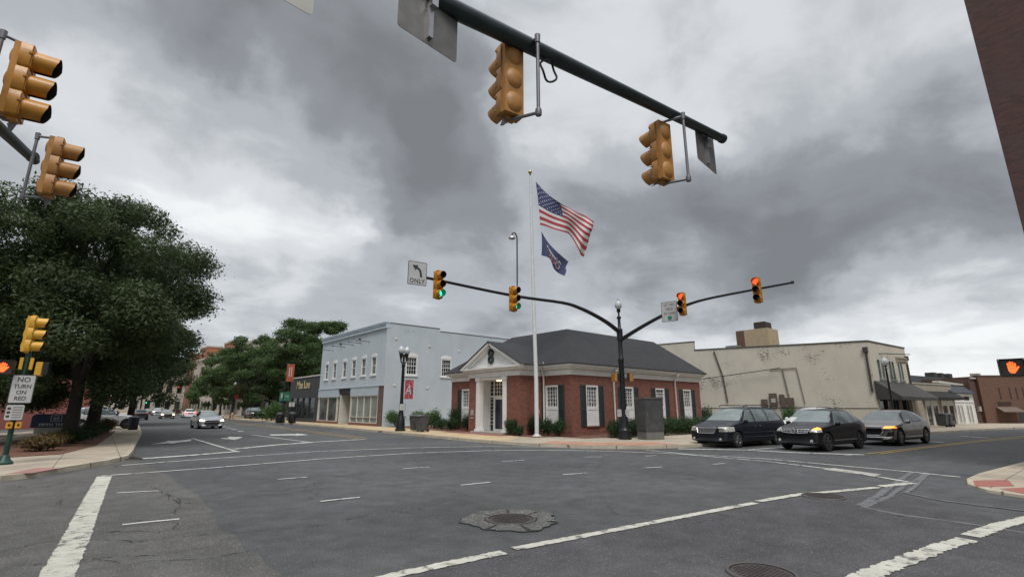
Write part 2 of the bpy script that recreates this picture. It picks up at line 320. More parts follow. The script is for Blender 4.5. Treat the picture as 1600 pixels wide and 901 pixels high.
# ------------------------------------------------------------------ mesh helpers
def tag(o, label=None, cat=None, group=None, kind=None):
    if label: o['label'] = label
    if cat: o['category'] = cat
    if group: o['group'] = group
    if kind: o['kind'] = kind
    return o
def thing(name, loc=(0, 0, 0), rz=0, label=None, cat=None, group=None):
    o = bpy.data.objects.new(name, None); C.objects.link(o); o.empty_display_size = .2
    o.location = loc; o.rotation_euler = (0, 0, rz); return tag(o, label, cat, group)
def w2l(par):
    M = Matrix.Identity(4); chain = []
    p = par
    while p is not None:
        chain.append(Matrix.Translation(p.location) @ p.rotation_euler.to_matrix().to_4x4()); p = p.parent
    for m in reversed(chain): M = M @ m
    return M.inverted()
class MB:
    def __init__(s): s.v = []; s.f = []; s.mi = []; s.cur = 0
    def add(s, vs, fs):
        o = len(s.v); s.v += [Vector(p) for p in vs]
        for f in fs: s.f.append([i + o for i in f]); s.mi.append(s.cur)
        return s
    def box(s, a, b):
        x0, y0, z0 = a; x1, y1, z1 = b
        return s.add([(x0, y0, z0), (x1, y0, z0), (x1, y1, z0), (x0, y1, z0), (x0, y0, z1), (x1, y0, z1), (x1, y1, z1), (x0, y1, z1)],
                     [(0, 3, 2, 1), (4, 5, 6, 7), (0, 1, 5, 4), (1, 2, 6, 5), (2, 3, 7, 6), (3, 0, 4, 7)])
    def cbox(s, c, d): return s.box([c[i] - d[i] / 2 for i in range(3)], [c[i] + d[i] / 2 for i in range(3)])
    def prism(s, poly, vec):
        n = len(poly); vs = [Vector(p) for p in poly]; vec = Vector(vec)
        return s.add(vs + [p + vec for p in vs], [list(range(n))[::-1], list(range(n, 2 * n))] + [(i, (i + 1) % n, n + (i + 1) % n, n + i) for i in range(n)])
    def poly(s, pts): return s.add(pts, [list(range(len(pts)))])
    def tube(s, pts, r, n=12, cap=True):
        pts = [Vector(p) for p in pts]; k = len(pts)
        rs = r if isinstance(r, (list, tuple)) else [r] * k
        vs = []; up = None
        for i, p in enumerate(pts):
            d = (pts[min(i + 1, k - 1)] - pts[max(i - 1, 0)]).normalized()
            if up is None: up = Vector((0, 0, 1)) if abs(d.z) < .9 else Vector((0, 1, 0))
            a = d.cross(up).normalized(); b = a.cross(d).normalized(); up = b
            for j in range(n):
                t = 2 * math.pi * j / n; vs.append(p + (a * math.cos(t) + b * math.sin(t)) * rs[i])
        fs = [(i * n + j, i * n + (j + 1) % n, (i + 1) * n + (j + 1) % n, (i + 1) * n + j) for i in range(k - 1) for j in range(n)]
        if cap: fs += [list(range(n))[::-1], [(k - 1) * n + j for j in range(n)]]
        return s.add(vs, fs)
    def lathe(s, prof, n=20, c=(0, 0, 0), M=None):
        vs = []
        for r, z in prof:
            for j in range(n):
                t = 2 * math.pi * j / n; p = Vector((r * math.cos(t), r * math.sin(t), z))
                if M is not None: p = M @ p
                vs.append(p + Vector(c))
        k = len(prof)
        fs = [(i * n + j, i * n + (j + 1) % n, (i + 1) * n + (j + 1) % n, (i + 1) * n + j) for i in range(k - 1) for j in range(n)]
        fs += [list(range(n))[::-1], [(k - 1) * n + j for j in range(n)]]
        return s.add(vs, fs)
    def build(s, name, mats, par=None, world=False, smooth=False, bev=0, org=None):
        if not isinstance(mats, (list, tuple)): mats = [mats]
        me = bpy.data.meshes.new(name)
        M = w2l(par) if (world and par is not None) else (Matrix.Translation(-Vector(org)) if org is not None else Matrix.Identity(4))
        me.from_pydata([tuple(M @ p) for p in s.v], [], s.f)
        for m in mats: me.materials.append(m)
        me.polygons.foreach_set('material_index', s.mi)
        bm = bmesh.new(); bm.from_mesh(me); bmesh.ops.remove_doubles(bm, verts=bm.verts, dist=1e-5) if smooth == 'w' else None
        bmesh.ops.recalc_face_normals(bm, faces=bm.faces)
        if bev:
            es = [e for e in bm.edges if len(e.link_faces) == 2 and e.calc_face_angle(0) > .6]
            bmesh.ops.bevel(bm, geom=es, offset=bev, segments=2, affect='EDGES', clamp_overlap=True)
        bm.to_mesh(me); bm.free()
        if smooth:
            me.polygons.foreach_set('use_smooth', [True] * len(me.polygons))
            try: me.set_sharp_from_angle(angle=R(38))
            except Exception: pass
        me.update()
        o = bpy.data.objects.new(name, me); C.objects.link(o)
        if par is not None: o.parent = par
        if org is not None: o.location = org
        return o
def text_mesh(txt, size, mat_, name, par, M, depth=.004, align='CENTER', sx=1.0, bold=0, fn=None, space=1):
    cu = bpy.data.curves.new('txt', 'FONT'); cu.body = txt; cu.size = size; cu.extrude = depth / 2; cu.align_x = align; cu.align_y = 'CENTER'
    cu.offset = bold; cu.space_character = space; cu.resolution_u = 3
    o = bpy.data.objects.new('txt', cu); C.objects.link(o); bpy.context.view_layer.update()
    me = bpy.data.meshes.new_from_object(o.evaluated_get(bpy.context.evaluated_depsgraph_get()))
    bpy.data.objects.remove(o); bpy.data.curves.remove(cu)
    for v in me.vertices:
        p = Vector((v.co.x * sx, v.co.y, v.co.z)); v.co = fn(p) if fn else M @ p
    me.materials.clear(); me.materials.append(mat_)
    t = bpy.data.objects.new(name, me); C.objects.link(t)
    if par is not None: t.parent = par
    return t
def stand(loc, facing_deg):      # text/plate frame: local x right, y up, z out towards viewer; facing = direction of z in the xy plane
    a = R(facing_deg); z = Vector((math.cos(a), math.sin(a), 0)); y = Vector((0, 0, 1)); x = y.cross(z)
    return Matrix(((x.x, y.x, z.x, loc[0]), (x.y, y.y, z.y, loc[1]), (x.z, y.z, z.z, loc[2]), (0, 0, 0, 1)))
def copy_tree(o, loc=None, rz=None, parent=None):
    c = o.copy(); C.objects.link(c); c.parent = parent
    if loc is not None: c.location = loc
    if rz is not None: c.rotation_euler = (0, 0, rz)
    for ch in [x for x in bpy.data.objects if x.parent == o]: copy_tree(ch, parent=c)
    return c
def structure(name, mb, m, z=None, par=None):
    o = mb.build(name, m, par); return tag(o, kind='structure') if par is None else o

# ------------------------------------------------------------------ ground, roads, markings
def sheet(pts, z): return [(p[0], p[1], z) for p in pts]
g = MB(); g.poly([(-1500, -1500, -.03), (1500, -1500, -.03), (1500, 1500, -.03), (-1500, 1500, -.03)])
structure('ground', g, mat('ground_cover', (.10, .11, .07), .95, var=.3, vs=.05, world=True))
g = MB(); g.poly([(-200, -60, 0), (300, -60, 0), (300, 60, 0), (60, 400, 0), (-40, 400, 0), (-200, 60, 0)])
road = structure('road', g, M_ROAD)
def jitter_strip(mb, pts, wd, z, jit=.012, step=.12, seed=0, gap=0):
    rnd = random.Random(seed); pts = [Vector((p[0], p[1], 0)) for p in pts]
    out = []
    for a, b in zip(pts[:-1], pts[1:]):
        n = max(1, int((b - a).length / step))
        for i in range(n): out.append(a.lerp(b, i / n))
    out.append(pts[-1]); L, Rr = [], []
    for i, p in enumerate(out):
        d = (out[min(i + 1, len(out) - 1)] - out[max(i - 1, 0)]).normalized(); nrm = Vector((-d.y, d.x, 0))
        L.append(p + nrm * (wd / 2 + rnd.uniform(-jit, jit))); Rr.append(p - nrm * (wd / 2 + rnd.uniform(-jit, jit)))
    n = len(out)
    for i in range(n - 1):
        if gap and rnd.random() < gap: continue
        zz = z + (i % 9) * 1.2e-4; mb.poly([(L[i].x, L[i].y, zz), (L[i + 1].x, L[i + 1].y, zz), (Rr[i + 1].x, Rr[i + 1].y, zz), (Rr[i].x, Rr[i].y, zz)])
def line(name, px, wd, m, z=.012, jit=.012, seed=0, gap=0, step=.05):
    mb = MB(); jit *= .55; jitter_strip(mb, [G(*p) for p in px], wd, z, jit, step, seed, gap); return mb.build(name, m, road)
# patches of older / newer asphalt (part of the road surface)
def patch(name, px, m, z):
    mb = MB(); P = [G(*p) for p in px]; out = []
    rnd = random.Random(4)
    for a, b in zip(P, P[1:] + P[:1]):
        n = min(40, max(1, int((b - a).length / .35)))
        for i in range(n):
            q = a.lerp(b, i / n); out.append((q.x + rnd.uniform(-.05, .05), q.y + rnd.uniform(-.05, .05), z))
    mb.poly(out); return mb.build(name, m, road)
patch('old_asphalt_patch', [(205, 716), (243, 733), (275, 752), (300, 768), (318, 782), (345, 822), (372, 845), (400, 868), (440, 900), (520, 1100), (-900, 1100), (-900, 800), (60, 751)], M_OLD, .004)
patch('near_asphalt_patch', [(560, 915), (800, 859), (1000, 820), (1180, 789), (1300, 769), (1370, 763), (1600, 822), (1700, 900), (1700, 1300), (300, 1300)], M_NEAR, .004)
# crosswalk and stop lines
line('crosswalk_line', [(158, 743.5), (330, 731), (500, 717), (640, 708), (760, 704), (850, 703), (960, 705), (1060, 709), (1200, 721), (1300, 733), (1420, 753)], .13, M_PAINT, seed=1)
line('crosswalk_line', [(190, 727), (330, 716.5), (500, 705), (640, 699.5), (760, 697.5), (880, 698.5)], .13, M_PAINT, seed=2)
line('crosswalk_line', [(1010, 703), (1075, 709.5), (1200, 717), (1330, 729), (1420, 737), (1500, 745.5)], .13, M_PAINT, seed=3)
line('stop_line', [(163, 744), (140, 792), (117, 845), (88, 901), (40, 1000)], .30, M_PAINT2, jit=.02, seed=4)
line('crosswalk_line', [(400, 950), (610, 901), (700, 881), (787, 863.5)], .17, M_PAINT2, jit=.03, seed=5)
line('crosswalk_line', [(803, 858), (900, 840), (1000, 820.5), (1100, 801), (1180, 786)], .155, M_PAINT2, jit=.02, seed=6)
line('crosswalk_line', [(1185, 783.5), (1250, 772.5), (1320, 766.5), (1372, 761.5)], .17, M_PAINT2, jit=.03, seed=7)
line('crosswalk_line', [(1375, 760), (1425, 754.5)], .2, M_PAINT2, jit=.05, seed=8)
line('crosswalk_line', [(1240, 960), (1350, 901), (1420, 874), (1465, 857), (1512, 843)], .22, M_PAINT2, jit=.04, seed=9)
line('crosswalk_line', [(1517, 838), (1560, 822), (1610, 810), (1750, 775)], .22, M_PAINT2, jit=.03, seed=10)
line('stop_line', [(222, 716.5), (300, 711), (373, 705)], .36, M_PAINT, seed=11)
line('stop_line', [(365, 701.5), (430, 695), (487, 691)], .36, M_PAINT, seed=12)
line('stop_line', [(470, 691.5), (572, 686)], .3, M_PAINT, seed=13)
line('lane_line', [(300, 684.5), (372, 706)], .13, M_PAINT, seed=14)
line('lane_line', [(393, 679), (485, 691)], .13, M_PAINT, seed=15)
line('stop_line', [(1060, 701), (1165, 703), (1240, 707), (1350, 710.5)], .3, M_PAINT, seed=16)
line('lane_line', [(1165, 703), (1232, 698)], .12, M_PAINT, seed=17)
line('lane_line', [(1440, 690), (1475, 690.5)], .3, M_PAINT, seed=18)
line('lane_line', [(1500, 681), (1545, 684)], .3, M_PAINT, seed=19)
line('yellow_line', [(310, 655.5), (345, 659), (450, 670.5), (520, 679.5), (560, 685)], .12, M_YEL, seed=20)
line('yellow_line', [(330, 655.0), (450, 669.0), (530, 678.5), (572, 684)], .12, M_YEL, seed=21)
line('yellow_line', [(1352, 709.3), (1420, 701), (1500, 691.5), (1600, 681), (1700, 671)], .13, M_YEL, seed=22)
line('yellow_line', [(1375, 709), (1440, 700.5), (1520, 691), (1620, 681.5), (1720, 672)], .13, M_YEL, seed=23)
for i, px in enumerate([(262, 648, 300, 658), ]):
    pass
for i, q in enumerate([(183, 770, 249, 767), (191, 820, 280, 811), (433, 749, 480, 745.5), (500, 783.5, 562, 777), (629, 732, 671, 729.5), (720, 758, 766, 753.5),
                       (785, 720.8, 802, 720), (804, 719.7, 820, 718.7), (880, 741.5, 916, 739), (914, 714, 940, 713.5), (1005, 731, 1035, 729.5), (1112, 725.5, 1132, 724), (1008, 712.5, 1026, 711.5), (1320, 711, 1332, 710.5)]):
    line('lane_dash', [(q[0], q[1]), (q[2], q[3])], .085, M_PAINT, seed=40 + i)
for i, q in enumerate([(349, 666, 351, 666.4), (356, 668, 358.6, 668.5), (364, 670.2, 367, 670.8), (374, 673, 377.5, 673.8)]):
    line('lane_dash', [(q[0], q[1]), (q[2], q[3])], .35, M_PAINT, seed=60 + i)
line('lane_line', [(415, 663.5), (448, 668)], .12, M_FAINT, seed=70)
# turn arrows painted on the far approach (outlines surveyed on the road plane)
for px in ([(234, 694.2), (262, 689.6), (259, 688.6), (280, 688.2), (299, 686), (298, 688.8), (282, 690.6), (268, 693), (262, 692.2)],
           [(345, 684.4), (358, 684.0), (355, 682), (372, 682.4), (380, 682.2), (374, 685), (366, 687), (356, 685.6), (346, 685.4)],
           [(420, 678.6), (462, 677.6), (464, 677), (482, 679), (462, 680.6), (460, 679.8), (424, 680.2)]):
    mb = MB(); mb.poly([tuple(G(*p)[:2]) + (.012,) for p in px]); mb.build('turn_arrow', M_PAINT, road)
# utility trench: resealed seams
for i, (px, wd) in enumerate([([(1448, 738), (1432, 750), (1415, 757), (1390, 775), (1350, 792), (1400, 803), (1500, 816), (1640, 838)], .10), ([(1425, 738), (1405, 750), (1375, 772), (1345, 790)], .13),
                              ([(1450, 740), (1430, 760), (1415, 770), (1470, 782), (1600, 798), (1700, 812)], .09)]):
    line('crack_seal', px, wd, M_SEAL, z=.007 + .0016 * i, jit=.035, seed=80 + i, step=.1)
mb = MB(); mb.poly([tuple(G(*p)[:2]) + (.008,) for p in [(1285, 733), (1303, 731), (1378, 741), (1366, 744)]]); mb.build('concrete_patch', M_PLAIN, road)
# long irregular cracks as thin dark filler on the old asphalt
rnd = random.Random(9)
for k, px in enumerate([[(237, 759), (255, 770), (272, 777), (283, 783), (280, 793), (270, 803), (255, 806)], [(280, 777), (300, 780), (318, 778)], [(262, 771), (268, 781), (282, 786), (300, 787), (315, 785)],
                        [(0, 864), (60, 848), (130, 842), (210, 846), (300, 838), (420, 828), (520, 818)], [(20, 884), (180, 871), (260, 866), (350, 850)], [(540, 812), (600, 800), (635, 797)], [(745, 733), (780, 730), (830, 733)],
                        [(120, 870), (200, 880), (330, 872), (450, 850)], [(940, 752), (968, 749.5)]]):
    pts = []
    P = [G(*p) for p in px]
    for a, b in zip(P[:-1], P[1:]):
        n = max(2, int((b - a).length / .1))
        for i in range(n): pts.append(a.lerp(b, i / n) + Vector((rnd.uniform(-.035, .035), rnd.uniform(-.035, .035), 0)))
    mb = MB(); jitter_strip(mb, pts, .010, .0135 if k < 3 else .010, .008, .05, k, .18); mb.build('road_crack', mat('crack_dark', (.03, .03, .03), .95, var=0), road)

# sidewalks --------------------------------------------------------
def walk(name, kerb, rest, m, h=.13, closed_kerb=False):
    """kerb: polyline along the road (world xy), rest: the far outline; kerb stone is a raised border"""
    mb = MB(); K = [Vector((p[0], p[1], 0)) for p in kerb]
    inner = []
    for i, p in enumerate(K):
        d = (K[min(i + 1, len(K) - 1)] - K[max(i - 1, 0)]).normalized(); inner.append(p + Vector((-d.y, d.x, 0)) * .17)
    top = [(p.x, p.y, h - .003) for p in inner] + [(p[0], p[1], h - .003) for p in rest]
    o = MB(); o.prism([(a, b, -.02) for a, b, _ in top], (0, 0, h + .017)); walk_o = o.build(name, m); tag(walk_o, kind='structure')
    for i in range(len(K) - 1):
        a, b, c, d = K[i], K[i + 1], inner[i + 1], inner[i]
        sl = .02
        n0 = (d - a) * (sl / .17); n1 = (c - b) * (sl / .17)
        mb.add([(a.x, a.y, -.02), (b.x, b.y, -.02), (b.x + n1.x, b.y + n1.y, h), (a.x + n0.x, a.y + n0.y, h), (c.x, c.y, h), (d.x, d.y, h), (c.x, c.y, -.02), (d.x, d.y, -.02)],
               [(0, 1, 2, 3), (3, 2, 4, 5), (5, 4, 6, 7), (0, 3, 5, 7), (1, 6, 4, 2)])
    mb.build('kerb', M_KERB, walk_o)
    return walk_o
def gxy(px): return [tuple(G(*p)[:2]) for p in px]
# NE block: kerb runs south along the left street, round the corner, then east
ne = [(25, 260), (19.6, 120), (18.3, 90)] + gxy([(400, 658), (497, 666), (560, 672), (640, 680), (740, 690)]) + [(15.75, 18.6), (16.0, 16.4), (16.9, 14.2), (18.4, 12.7), (20.5, 11.9), (22.6, 11.5), (32, 9.6), (42.1, 7.56), (59.8, 4.07), (100, -4), (180, -22)]
ne_o = walk('sidewalk', ne, [(180, 80), (180, 260)], M_WALK)
# tan band along the left street in front of the shops and bank
tb = MB(); tb.poly([(p[0] + .2, p[1], .134) for p in ne[1:9]] + [(18.9, 20.9, .134), (19.2, 28, .134), (19.9, 38, .134), (19.9, 63, .134), (23, 120, .134)]); tag(tb.build('sidewalk_paving', M_WALK2), kind='structure')
# red brick ramp pads at the corners
def pad(pts, z, m=M_REDPAD):
    mb = MB(); mb.poly([(p[0], p[1], z) for p in pts]); return tag(mb.build('paving', m), kind='structure')
pad([(16.15, 16.6), (17.0, 14.5), (18.5, 13.1), (20.4, 12.2), (20.6, 13.7), (18.6, 15.0), (17.6, 17.2)], .136, mat('worn_red_concrete', (.42, .22, .15), .9, var=.3, vs=2.5, world=True))
# NW corner
nwk = [(-60, 23.5), (-12, 19.2), (-4, 17.6)] + gxy([(0, 752), (60, 745), (100, 737), (170, 725)]) + [(1.75, 21.6), (2.1, 24.4), (2.85, 32.1), (3.81, 41), (5.2, 60), (6.4, 80), (9.5, 120), (14, 200)]
nw_o = walk('sidewalk', nwk, [(14, 260), (-90, 260), (-90, 23)], M_WALK)
pad([tuple(G(*p, z=.13)[:2]) for p in [(8, 740), (60, 730), (92, 731), (50, 738.5)]], .1312, mat('pale_red_pad', (.33, .17, .15), .9, var=.15, world=True))
# SE corner
sek = [(120, -12.6), (60, -3.2), (43, .0), (30, 1.0), (22.85, 1.73), (18.0, 2.25), (16.4, 2.3), (15.3, 2.15), (14.5, 1.75), (14.0, 1.0), (13.7, -1), (13.5, -6), (13.5, -40)]
se_o = walk('sidewalk', [(p[0], p[1]) for p in sek], [(120, -40)], M_WALK, h=.05)
pad([tuple(G(*p, z=.05)[:2]) for p in [(1520, 750), (1575, 749), (1585, 759), (1524, 760)]], .0512, M_REDPAD)
pad([tuple(G(*p, z=.05)[:2]) for p in [(1562, 763), (1600, 761), (1680, 760), (1700, 776), (1600, 771)]], .0512)
# parking lot on the left and its beds
mb = MB(); mb.poly([(p[0], p[1], .134) for p in [(-60, 27.5), (-3.2, 27.2), (-3.2, 33), (-4.5, 43), (1.2, 52), (3.2, 90), (-60, 90)]]); tag(mb.build('parking_lot', M_LOT), kind='structure')
mb = MB(); mb.poly([(p[0], p[1], .140) for p in [(-3.0, 24.5), (-1.6, 23.2), (.0, 23.6), (1.1, 28), (1.9, 36), (2.6, 44), (1.0, 44), (-1.5, 36), (-2.9, 29)]]); tag(mb.build('mulch', M_MULCH), kind='structure')
mb = MB(); mb.box((-30, 38.2, .13), (-3.9, 39.4, .24)); tag(mb.build('kerb_strip', M_KERB), kind='structure')
mb = MB(); mb.poly([(p[0], p[1], .142) for p in [(-9, 39.5), (-2.5, 39.5), (-2.0, 41.5), (-9, 41.5)]]); tag(mb.build('mulch', M_MULCH), kind='structure')
# mulch bed beside the bank and behind the bins
mb = MB(); mb.poly([(p[0], p[1], .140) for p in [(19.0, 20.0), (21.7, 19.0), (21.7, 22.1), (19.2, 22.1)]]); tag(mb.build('mulch', M_MULCH), kind='structure')
mb = MB(); mb.poly([(p[0], p[1], .142) for p in [(19.1, 27.3), (22, 27.3), (24, 39.3), (20.2, 39.3)]]); tag(mb.build('mulch', M_MULCH), kind='structure')
pad([(18.4, 22.2), (19.6, 22.2), (19.6, 28.5), (18.7, 28.5)], .138)
mb = MB(); mb.poly([(p[0], p[1], .14) for p in [(20.4, 17.6), (37, 16.8), (37, 19.6), (20.4, 19.6)]]); tag(mb.build('lawn_bed', M_MULCH), kind='structure')
# lot between the bank and the cream building
mb = MB(); mb.poly([(p[0], p[1], .134) for p in [(37.2, 12.5), (47, 10.5), (45.5, 40), (37.2, 40)]]); tag(mb.build('parking_lot', M_LOT), kind='structure')
# manhole covers
def manhole(px, py, r, label, collar=True):
    c = G(px, py); t = thing('manhole_cover', (c.x, c.y, .0), 0, label, 'manhole cover')
    mb = MB(); mb.lathe([(r * .94, 0), (r * .94, .014), (r * .9, .018), (0.001, .018)], 40)
    rr = random.Random(3)
    for i in range(-6, 7):
        for j in range(-6, 7):
            x, y = i * r * .13, j * r * .13
            if x * x + y * y < (r * .8) ** 2: mb.cbox((x, y, .020), (r * .07, r * .07, .006))
    mb.build('lid', mat('cast_iron', (.075, .060, .056), .55, metal=.5, var=.35, vs=4, bs=.5, bsc=30), t)
    mb = MB()
    for i in range(48):
        a0, a1 = 2 * math.pi * i / 48, 2 * math.pi * (i + 1) / 48
        f = lambda a, q, z: (math.cos(a) * q, math.sin(a) * q, z)
        mb.add([f(a0, r * .95, .0), f(a0, r * .95, .026), f(a0, r * 1.05, .026), f(a0, r * 1.08, 0), f(a1, r * .95, .0), f(a1, r * .95, .026), f(a1, r * 1.05, .026), f(a1, r * 1.08, 0)],
               [(0, 1, 5, 4), (1, 2, 6, 5), (2, 3, 7, 6)])
    mb.build('ring', mat('iron_ring', (.11, .10, .09), .55, metal=.5, var=.3), t)
    if collar:
        rr = random.Random(11); cuts = [.15, .95, 1.75, 2.6, 3.5, 4.35, 5.25]
        outr = lambda a: r * (1.95 + .12 * math.sin(3 * a + 1) + .09 * math.sin(7 * a + 2.2) + .05 * math.sin(17 * a))
        for ci, a0 in enumerate(cuts):
            a1 = (cuts + [cuts[0] + 2 * math.pi])[ci + 1]; g0 = rr.uniform(.02, .06); n = 16; cc = MB(); tilt = rr.uniform(-.008, .012)
            A_ = [a0 + g0 + (a1 - a0 - 2 * g0) * k / n for k in range(n + 1)]; vs = []; m_ = 7
            for k, a in enumerate(A_):
                for j in range(m_):
                    f = j / (m_ - 1); q = r * 1.12 + (outr(a) - r * 1.12) * f + rr.uniform(-.012, .012); a2 = a + (rr.uniform(-.012, .012))
                    edge = j in (0, m_ - 1) or k in (0, n)
                    z = (.016 if edge else .030 + rr.uniform(-.007, .009)) + tilt * f
                    vs.append((math.cos(a2) * q, math.sin(a2) * q, max(.012, z)))
            cc.add(vs, [(k * m_ + j, k * m_ + j + 1, (k + 1) * m_ + j + 1, (k + 1) * m_ + j) for k in range(n) for j in range(m_ - 1)])
            cc.build('broken_asphalt_piece', M_COL, t)
        dk = MB(); dk.poly([(math.cos(a) * outr(a) * 1.03, math.sin(a) * outr(a) * 1.03, .009) for a in [2 * math.pi * i / 90 for i in range(90)]]); dk.build('collar_gap', mat('gap_dark', (.025, .025, .025), .95, var=.3), t)
    return t
M_COL = asphalt('collar_asphalt', .125, (1.02, 1, .9), cracks=0, speck=1)
manhole(798, 812, .37, 'round iron manhole cover ringed by a broken pale asphalt collar', True)
manhole(1190, 897, .33, 'round iron manhole cover at the bottom edge with a raised rim, no collar', False)
mc = manhole(1287, 776, .36, 'dark flat manhole cover touching the cream crosswalk line', False)
c = G(200, 716.5); t = thing('storm_drain', (c.x, c.y, .012), R(-85), 'iron storm drain grate in the gutter by the left kerb', 'drain')
mb = MB(); mb.box((-.5, -.3, 0), (.5, -.24, .03)); mb.box((-.5, .24, 0), (.5, .3, .03)); mb.box((-.5, -.24, 0), (-.44, .24, .03)); mb.box((.44, -.24, 0), (.5, .24, .03)); mb.build('frame', MATS['iron_ring'], t)
mb = MB(); [mb.box((-.42 + k * .12, -.24, 0), (-.36 + k * .12, .24, .02)) for k in range(8)]; mb.build('bars', MATS['cast_iron'], t)
# ------------------------------------------------------------------ buildings
def wall_with_holes(mb, p0, p1, z0, z1, holes, th=.25):
    """vertical wall from p0 to p1 (xy) with rectangular holes (s0,s1,za,zb); thickness goes to the left of p0->p1"""
    p0, p1 = Vector((*p0, 0)), Vector((*p1, 0)); d = (p1 - p0); L = d.length; d /= L; n = Vector((-d.y, d.x, 0)) * th
    xs = sorted({0, L} | {h[0] for h in holes} | {h[1] for h in holes}); zs = sorted({z0, z1} | {h[2] for h in holes} | {h[3] for h in holes})
    for a, b in zip(xs[:-1], xs[1:]):
        run = None
        for c, e in zip(zs[:-1], zs[1:]):
            mx, mz = (a + b) / 2, (c + e) / 2
            solid = not any(h[0] < mx < h[1] and h[2] < mz < h[3] for h in holes)
            if solid:
                A, B = p0 + d * a, p0 + d * b
                mb.add([A + Vector((0, 0, c)), B + Vector((0, 0, c)), B + Vector((0, 0, e)), A + Vector((0, 0, e)), A + n + Vector((0, 0, c)), B + n + Vector((0, 0, c)), B + n + Vector((0, 0, e)), A + n + Vector((0, 0, e))],
                       [(0, 1, 2, 3), (4, 7, 6, 5)] )
    for s0, s1, za, zb in holes:
        A, B = p0 + d * s0, p0 + d * s1; a0, a1, b0, b1 = A + Vector((0, 0, za)), A + Vector((0, 0, zb)), B + Vector((0, 0, za)), B + Vector((0, 0, zb))
        mb.add([a0, a1, b0, b1, a0 + n, a1 + n, b0 + n, b1 + n], [(0, 1, 5, 4), (2, 6, 7, 3), (0, 4, 6, 2), (1, 3, 7, 5)])
    A, B = p0, p1
    mb.add([A + Vector((0, 0, z1)), B + Vector((0, 0, z1)), B + n + Vector((0, 0, z1)), A + n + Vector((0, 0, z1))], [(0, 1, 2, 3)])
class Pl:                     # helper for boxes laid on a wall: s along, z up, o outwards (positive = in front of the wall)
    def __init__(s, p0, p1):
        s.p = Vector((*p0, 0)); d = Vector((*p1, 0)) - s.p; s.L = d.length; s.d = d / s.L; s.o = Vector((s.d.y, -s.d.x, 0))
    def pt(s, a, z, o=0): return s.p + s.d * a + s.o * o + Vector((0, 0, z))
    def box(s, mb, a0, a1, z0, z1, o0, o1):
        v = [s.pt(a, z, o) for o in (o0, o1) for z in (z0, z1) for a in (a0, a1)]
        return mb.add(v, [(0, 1, 3, 2), (4, 6, 7, 5), (0, 4, 5, 1), (2, 3, 7, 6), (0, 2, 6, 4), (1, 5, 7, 3)])
    def M(s, a, z, o):
        f = math.degrees(math.atan2(s.o.y, s.o.x)); return stand(s.pt(a, z, o), f)
def window(par, W, a0, a1, z0, z1, nx=2, nz=2, fr=.07, dep=.10, glass=M_GLASS, fm=M_WHITE, sill=True, arch=0, mun=.025, meet=True):
    mb = MB()
    W.box(mb, a0, a0 + fr, z0, z1, -dep, .02); W.box(mb, a1 - fr, a1, z0, z1, -dep, .02)
    W.box(mb, a0 + fr, a1 - fr, z0, z0 + fr, -dep, .02); W.box(mb, a0 + fr, a1 - fr, z1 - fr, z1, -dep, .02)
    iw, ih = (a1 - a0 - 2 * fr), (z1 - z0 - 2 * fr)
    for i in range(1, nx):
        x = a0 + fr + iw * i / nx; W.box(mb, x - mun / 2, x + mun / 2, z0 + fr, z1 - fr, -dep + .005, -dep + .04)
    for j in range(1, nz):
        z = z0 + fr + ih * j / nz; h = mun if not (meet and j * 2 == nz) else mun * 2.2
        W.box(mb, a0 + fr, a1 - fr, z - h / 2, z + h / 2, -dep + .002, -dep + .045)
    if arch:
        k = 10; m_ = (a0 + a1) / 2; hw = (a1 - a0) / 2 + .05; pts = []
        for i in range(k + 1):
            t = math.pi * i / k; pts.append((m_ - math.cos(t) * hw, z1 + math.sin(t) * arch))
        vs = [W.pt(a, z, .04) for a, z in pts] + [W.pt(a, z, -.02) for a, z in pts]; n = len(pts)
        mb.add(vs, [list(range(n)), list(range(n, 2 * n))[::-1]] + [(i, (i + 1) % n, n + (i + 1) % n, n + i) for i in range(n)])
    f = mb.build('window', fm, par, world=True)
    g_ = MB(); W.box(g_, a0 + fr * .5, a1 - fr * .5, z0 + fr * .5, z1 - fr * .5, -dep - .02, -dep); g_.build('pane', glass, f, world=True)
    if sill:
        s_ = MB(); W.box(s_, a0 - .08, a1 + .08, z0 - .12, z0, -dep, .09); s_.build('sill', fm, f, world=True)
    return f

# ---- red brick bank -------------------------------------------------
bank = thing('brick_bank', (21.6, 19.6, .13), 0, 'single storey red brick bank with dark hipped roof, white pedimented entrance and dark shutters', 'bank')
BX, BY, BXE, BYN, EV = 21.6, 19.6, 36.2, 31.7, 3.56
Z0 = .12
def Wp(a, b): return Pl(a, b)
west = Wp((BX, BYN), (BX, BY)); south = Wp((BX, BY), (BXE, BY))
mb = MB()
swin = [(22.89, 24.01), (26.5, 27.62), (30.15, 31.27), (33.7, 34.82)]
wall_with_holes(mb, (BX, BY), (BXE, BY), Z0, EV, [(a - BX, b - BX, .62, 2.98) for a, b in swin])
wall_with_holes(mb, (BX, 22.4), (BX, BY), Z0, EV, [(22.4 - 21.66, 22.4 - 20.6, .62, 2.98)])
wall_with_holes(mb, (BX, BYN), (BX, 26.9), Z0, EV, [(BYN - 30.35, BYN - 29.4, .62, 2.98)])
wall_with_holes(mb, (BXE, BY), (BXE, BYN), Z0, EV, []); wall_with_holes(mb, (BXE, BYN), (BX, BYN), Z0, EV, [])
# entrance block: front piers and side returns
EX = 19.75
mb.box((EX, 26.12, Z0), (21.7, 26.95, EV)); mb.box((EX, 21.95, Z0), (21.7, 23.14, EV))
mb.build('brick_wall', M_BRICK, bank, world=True)
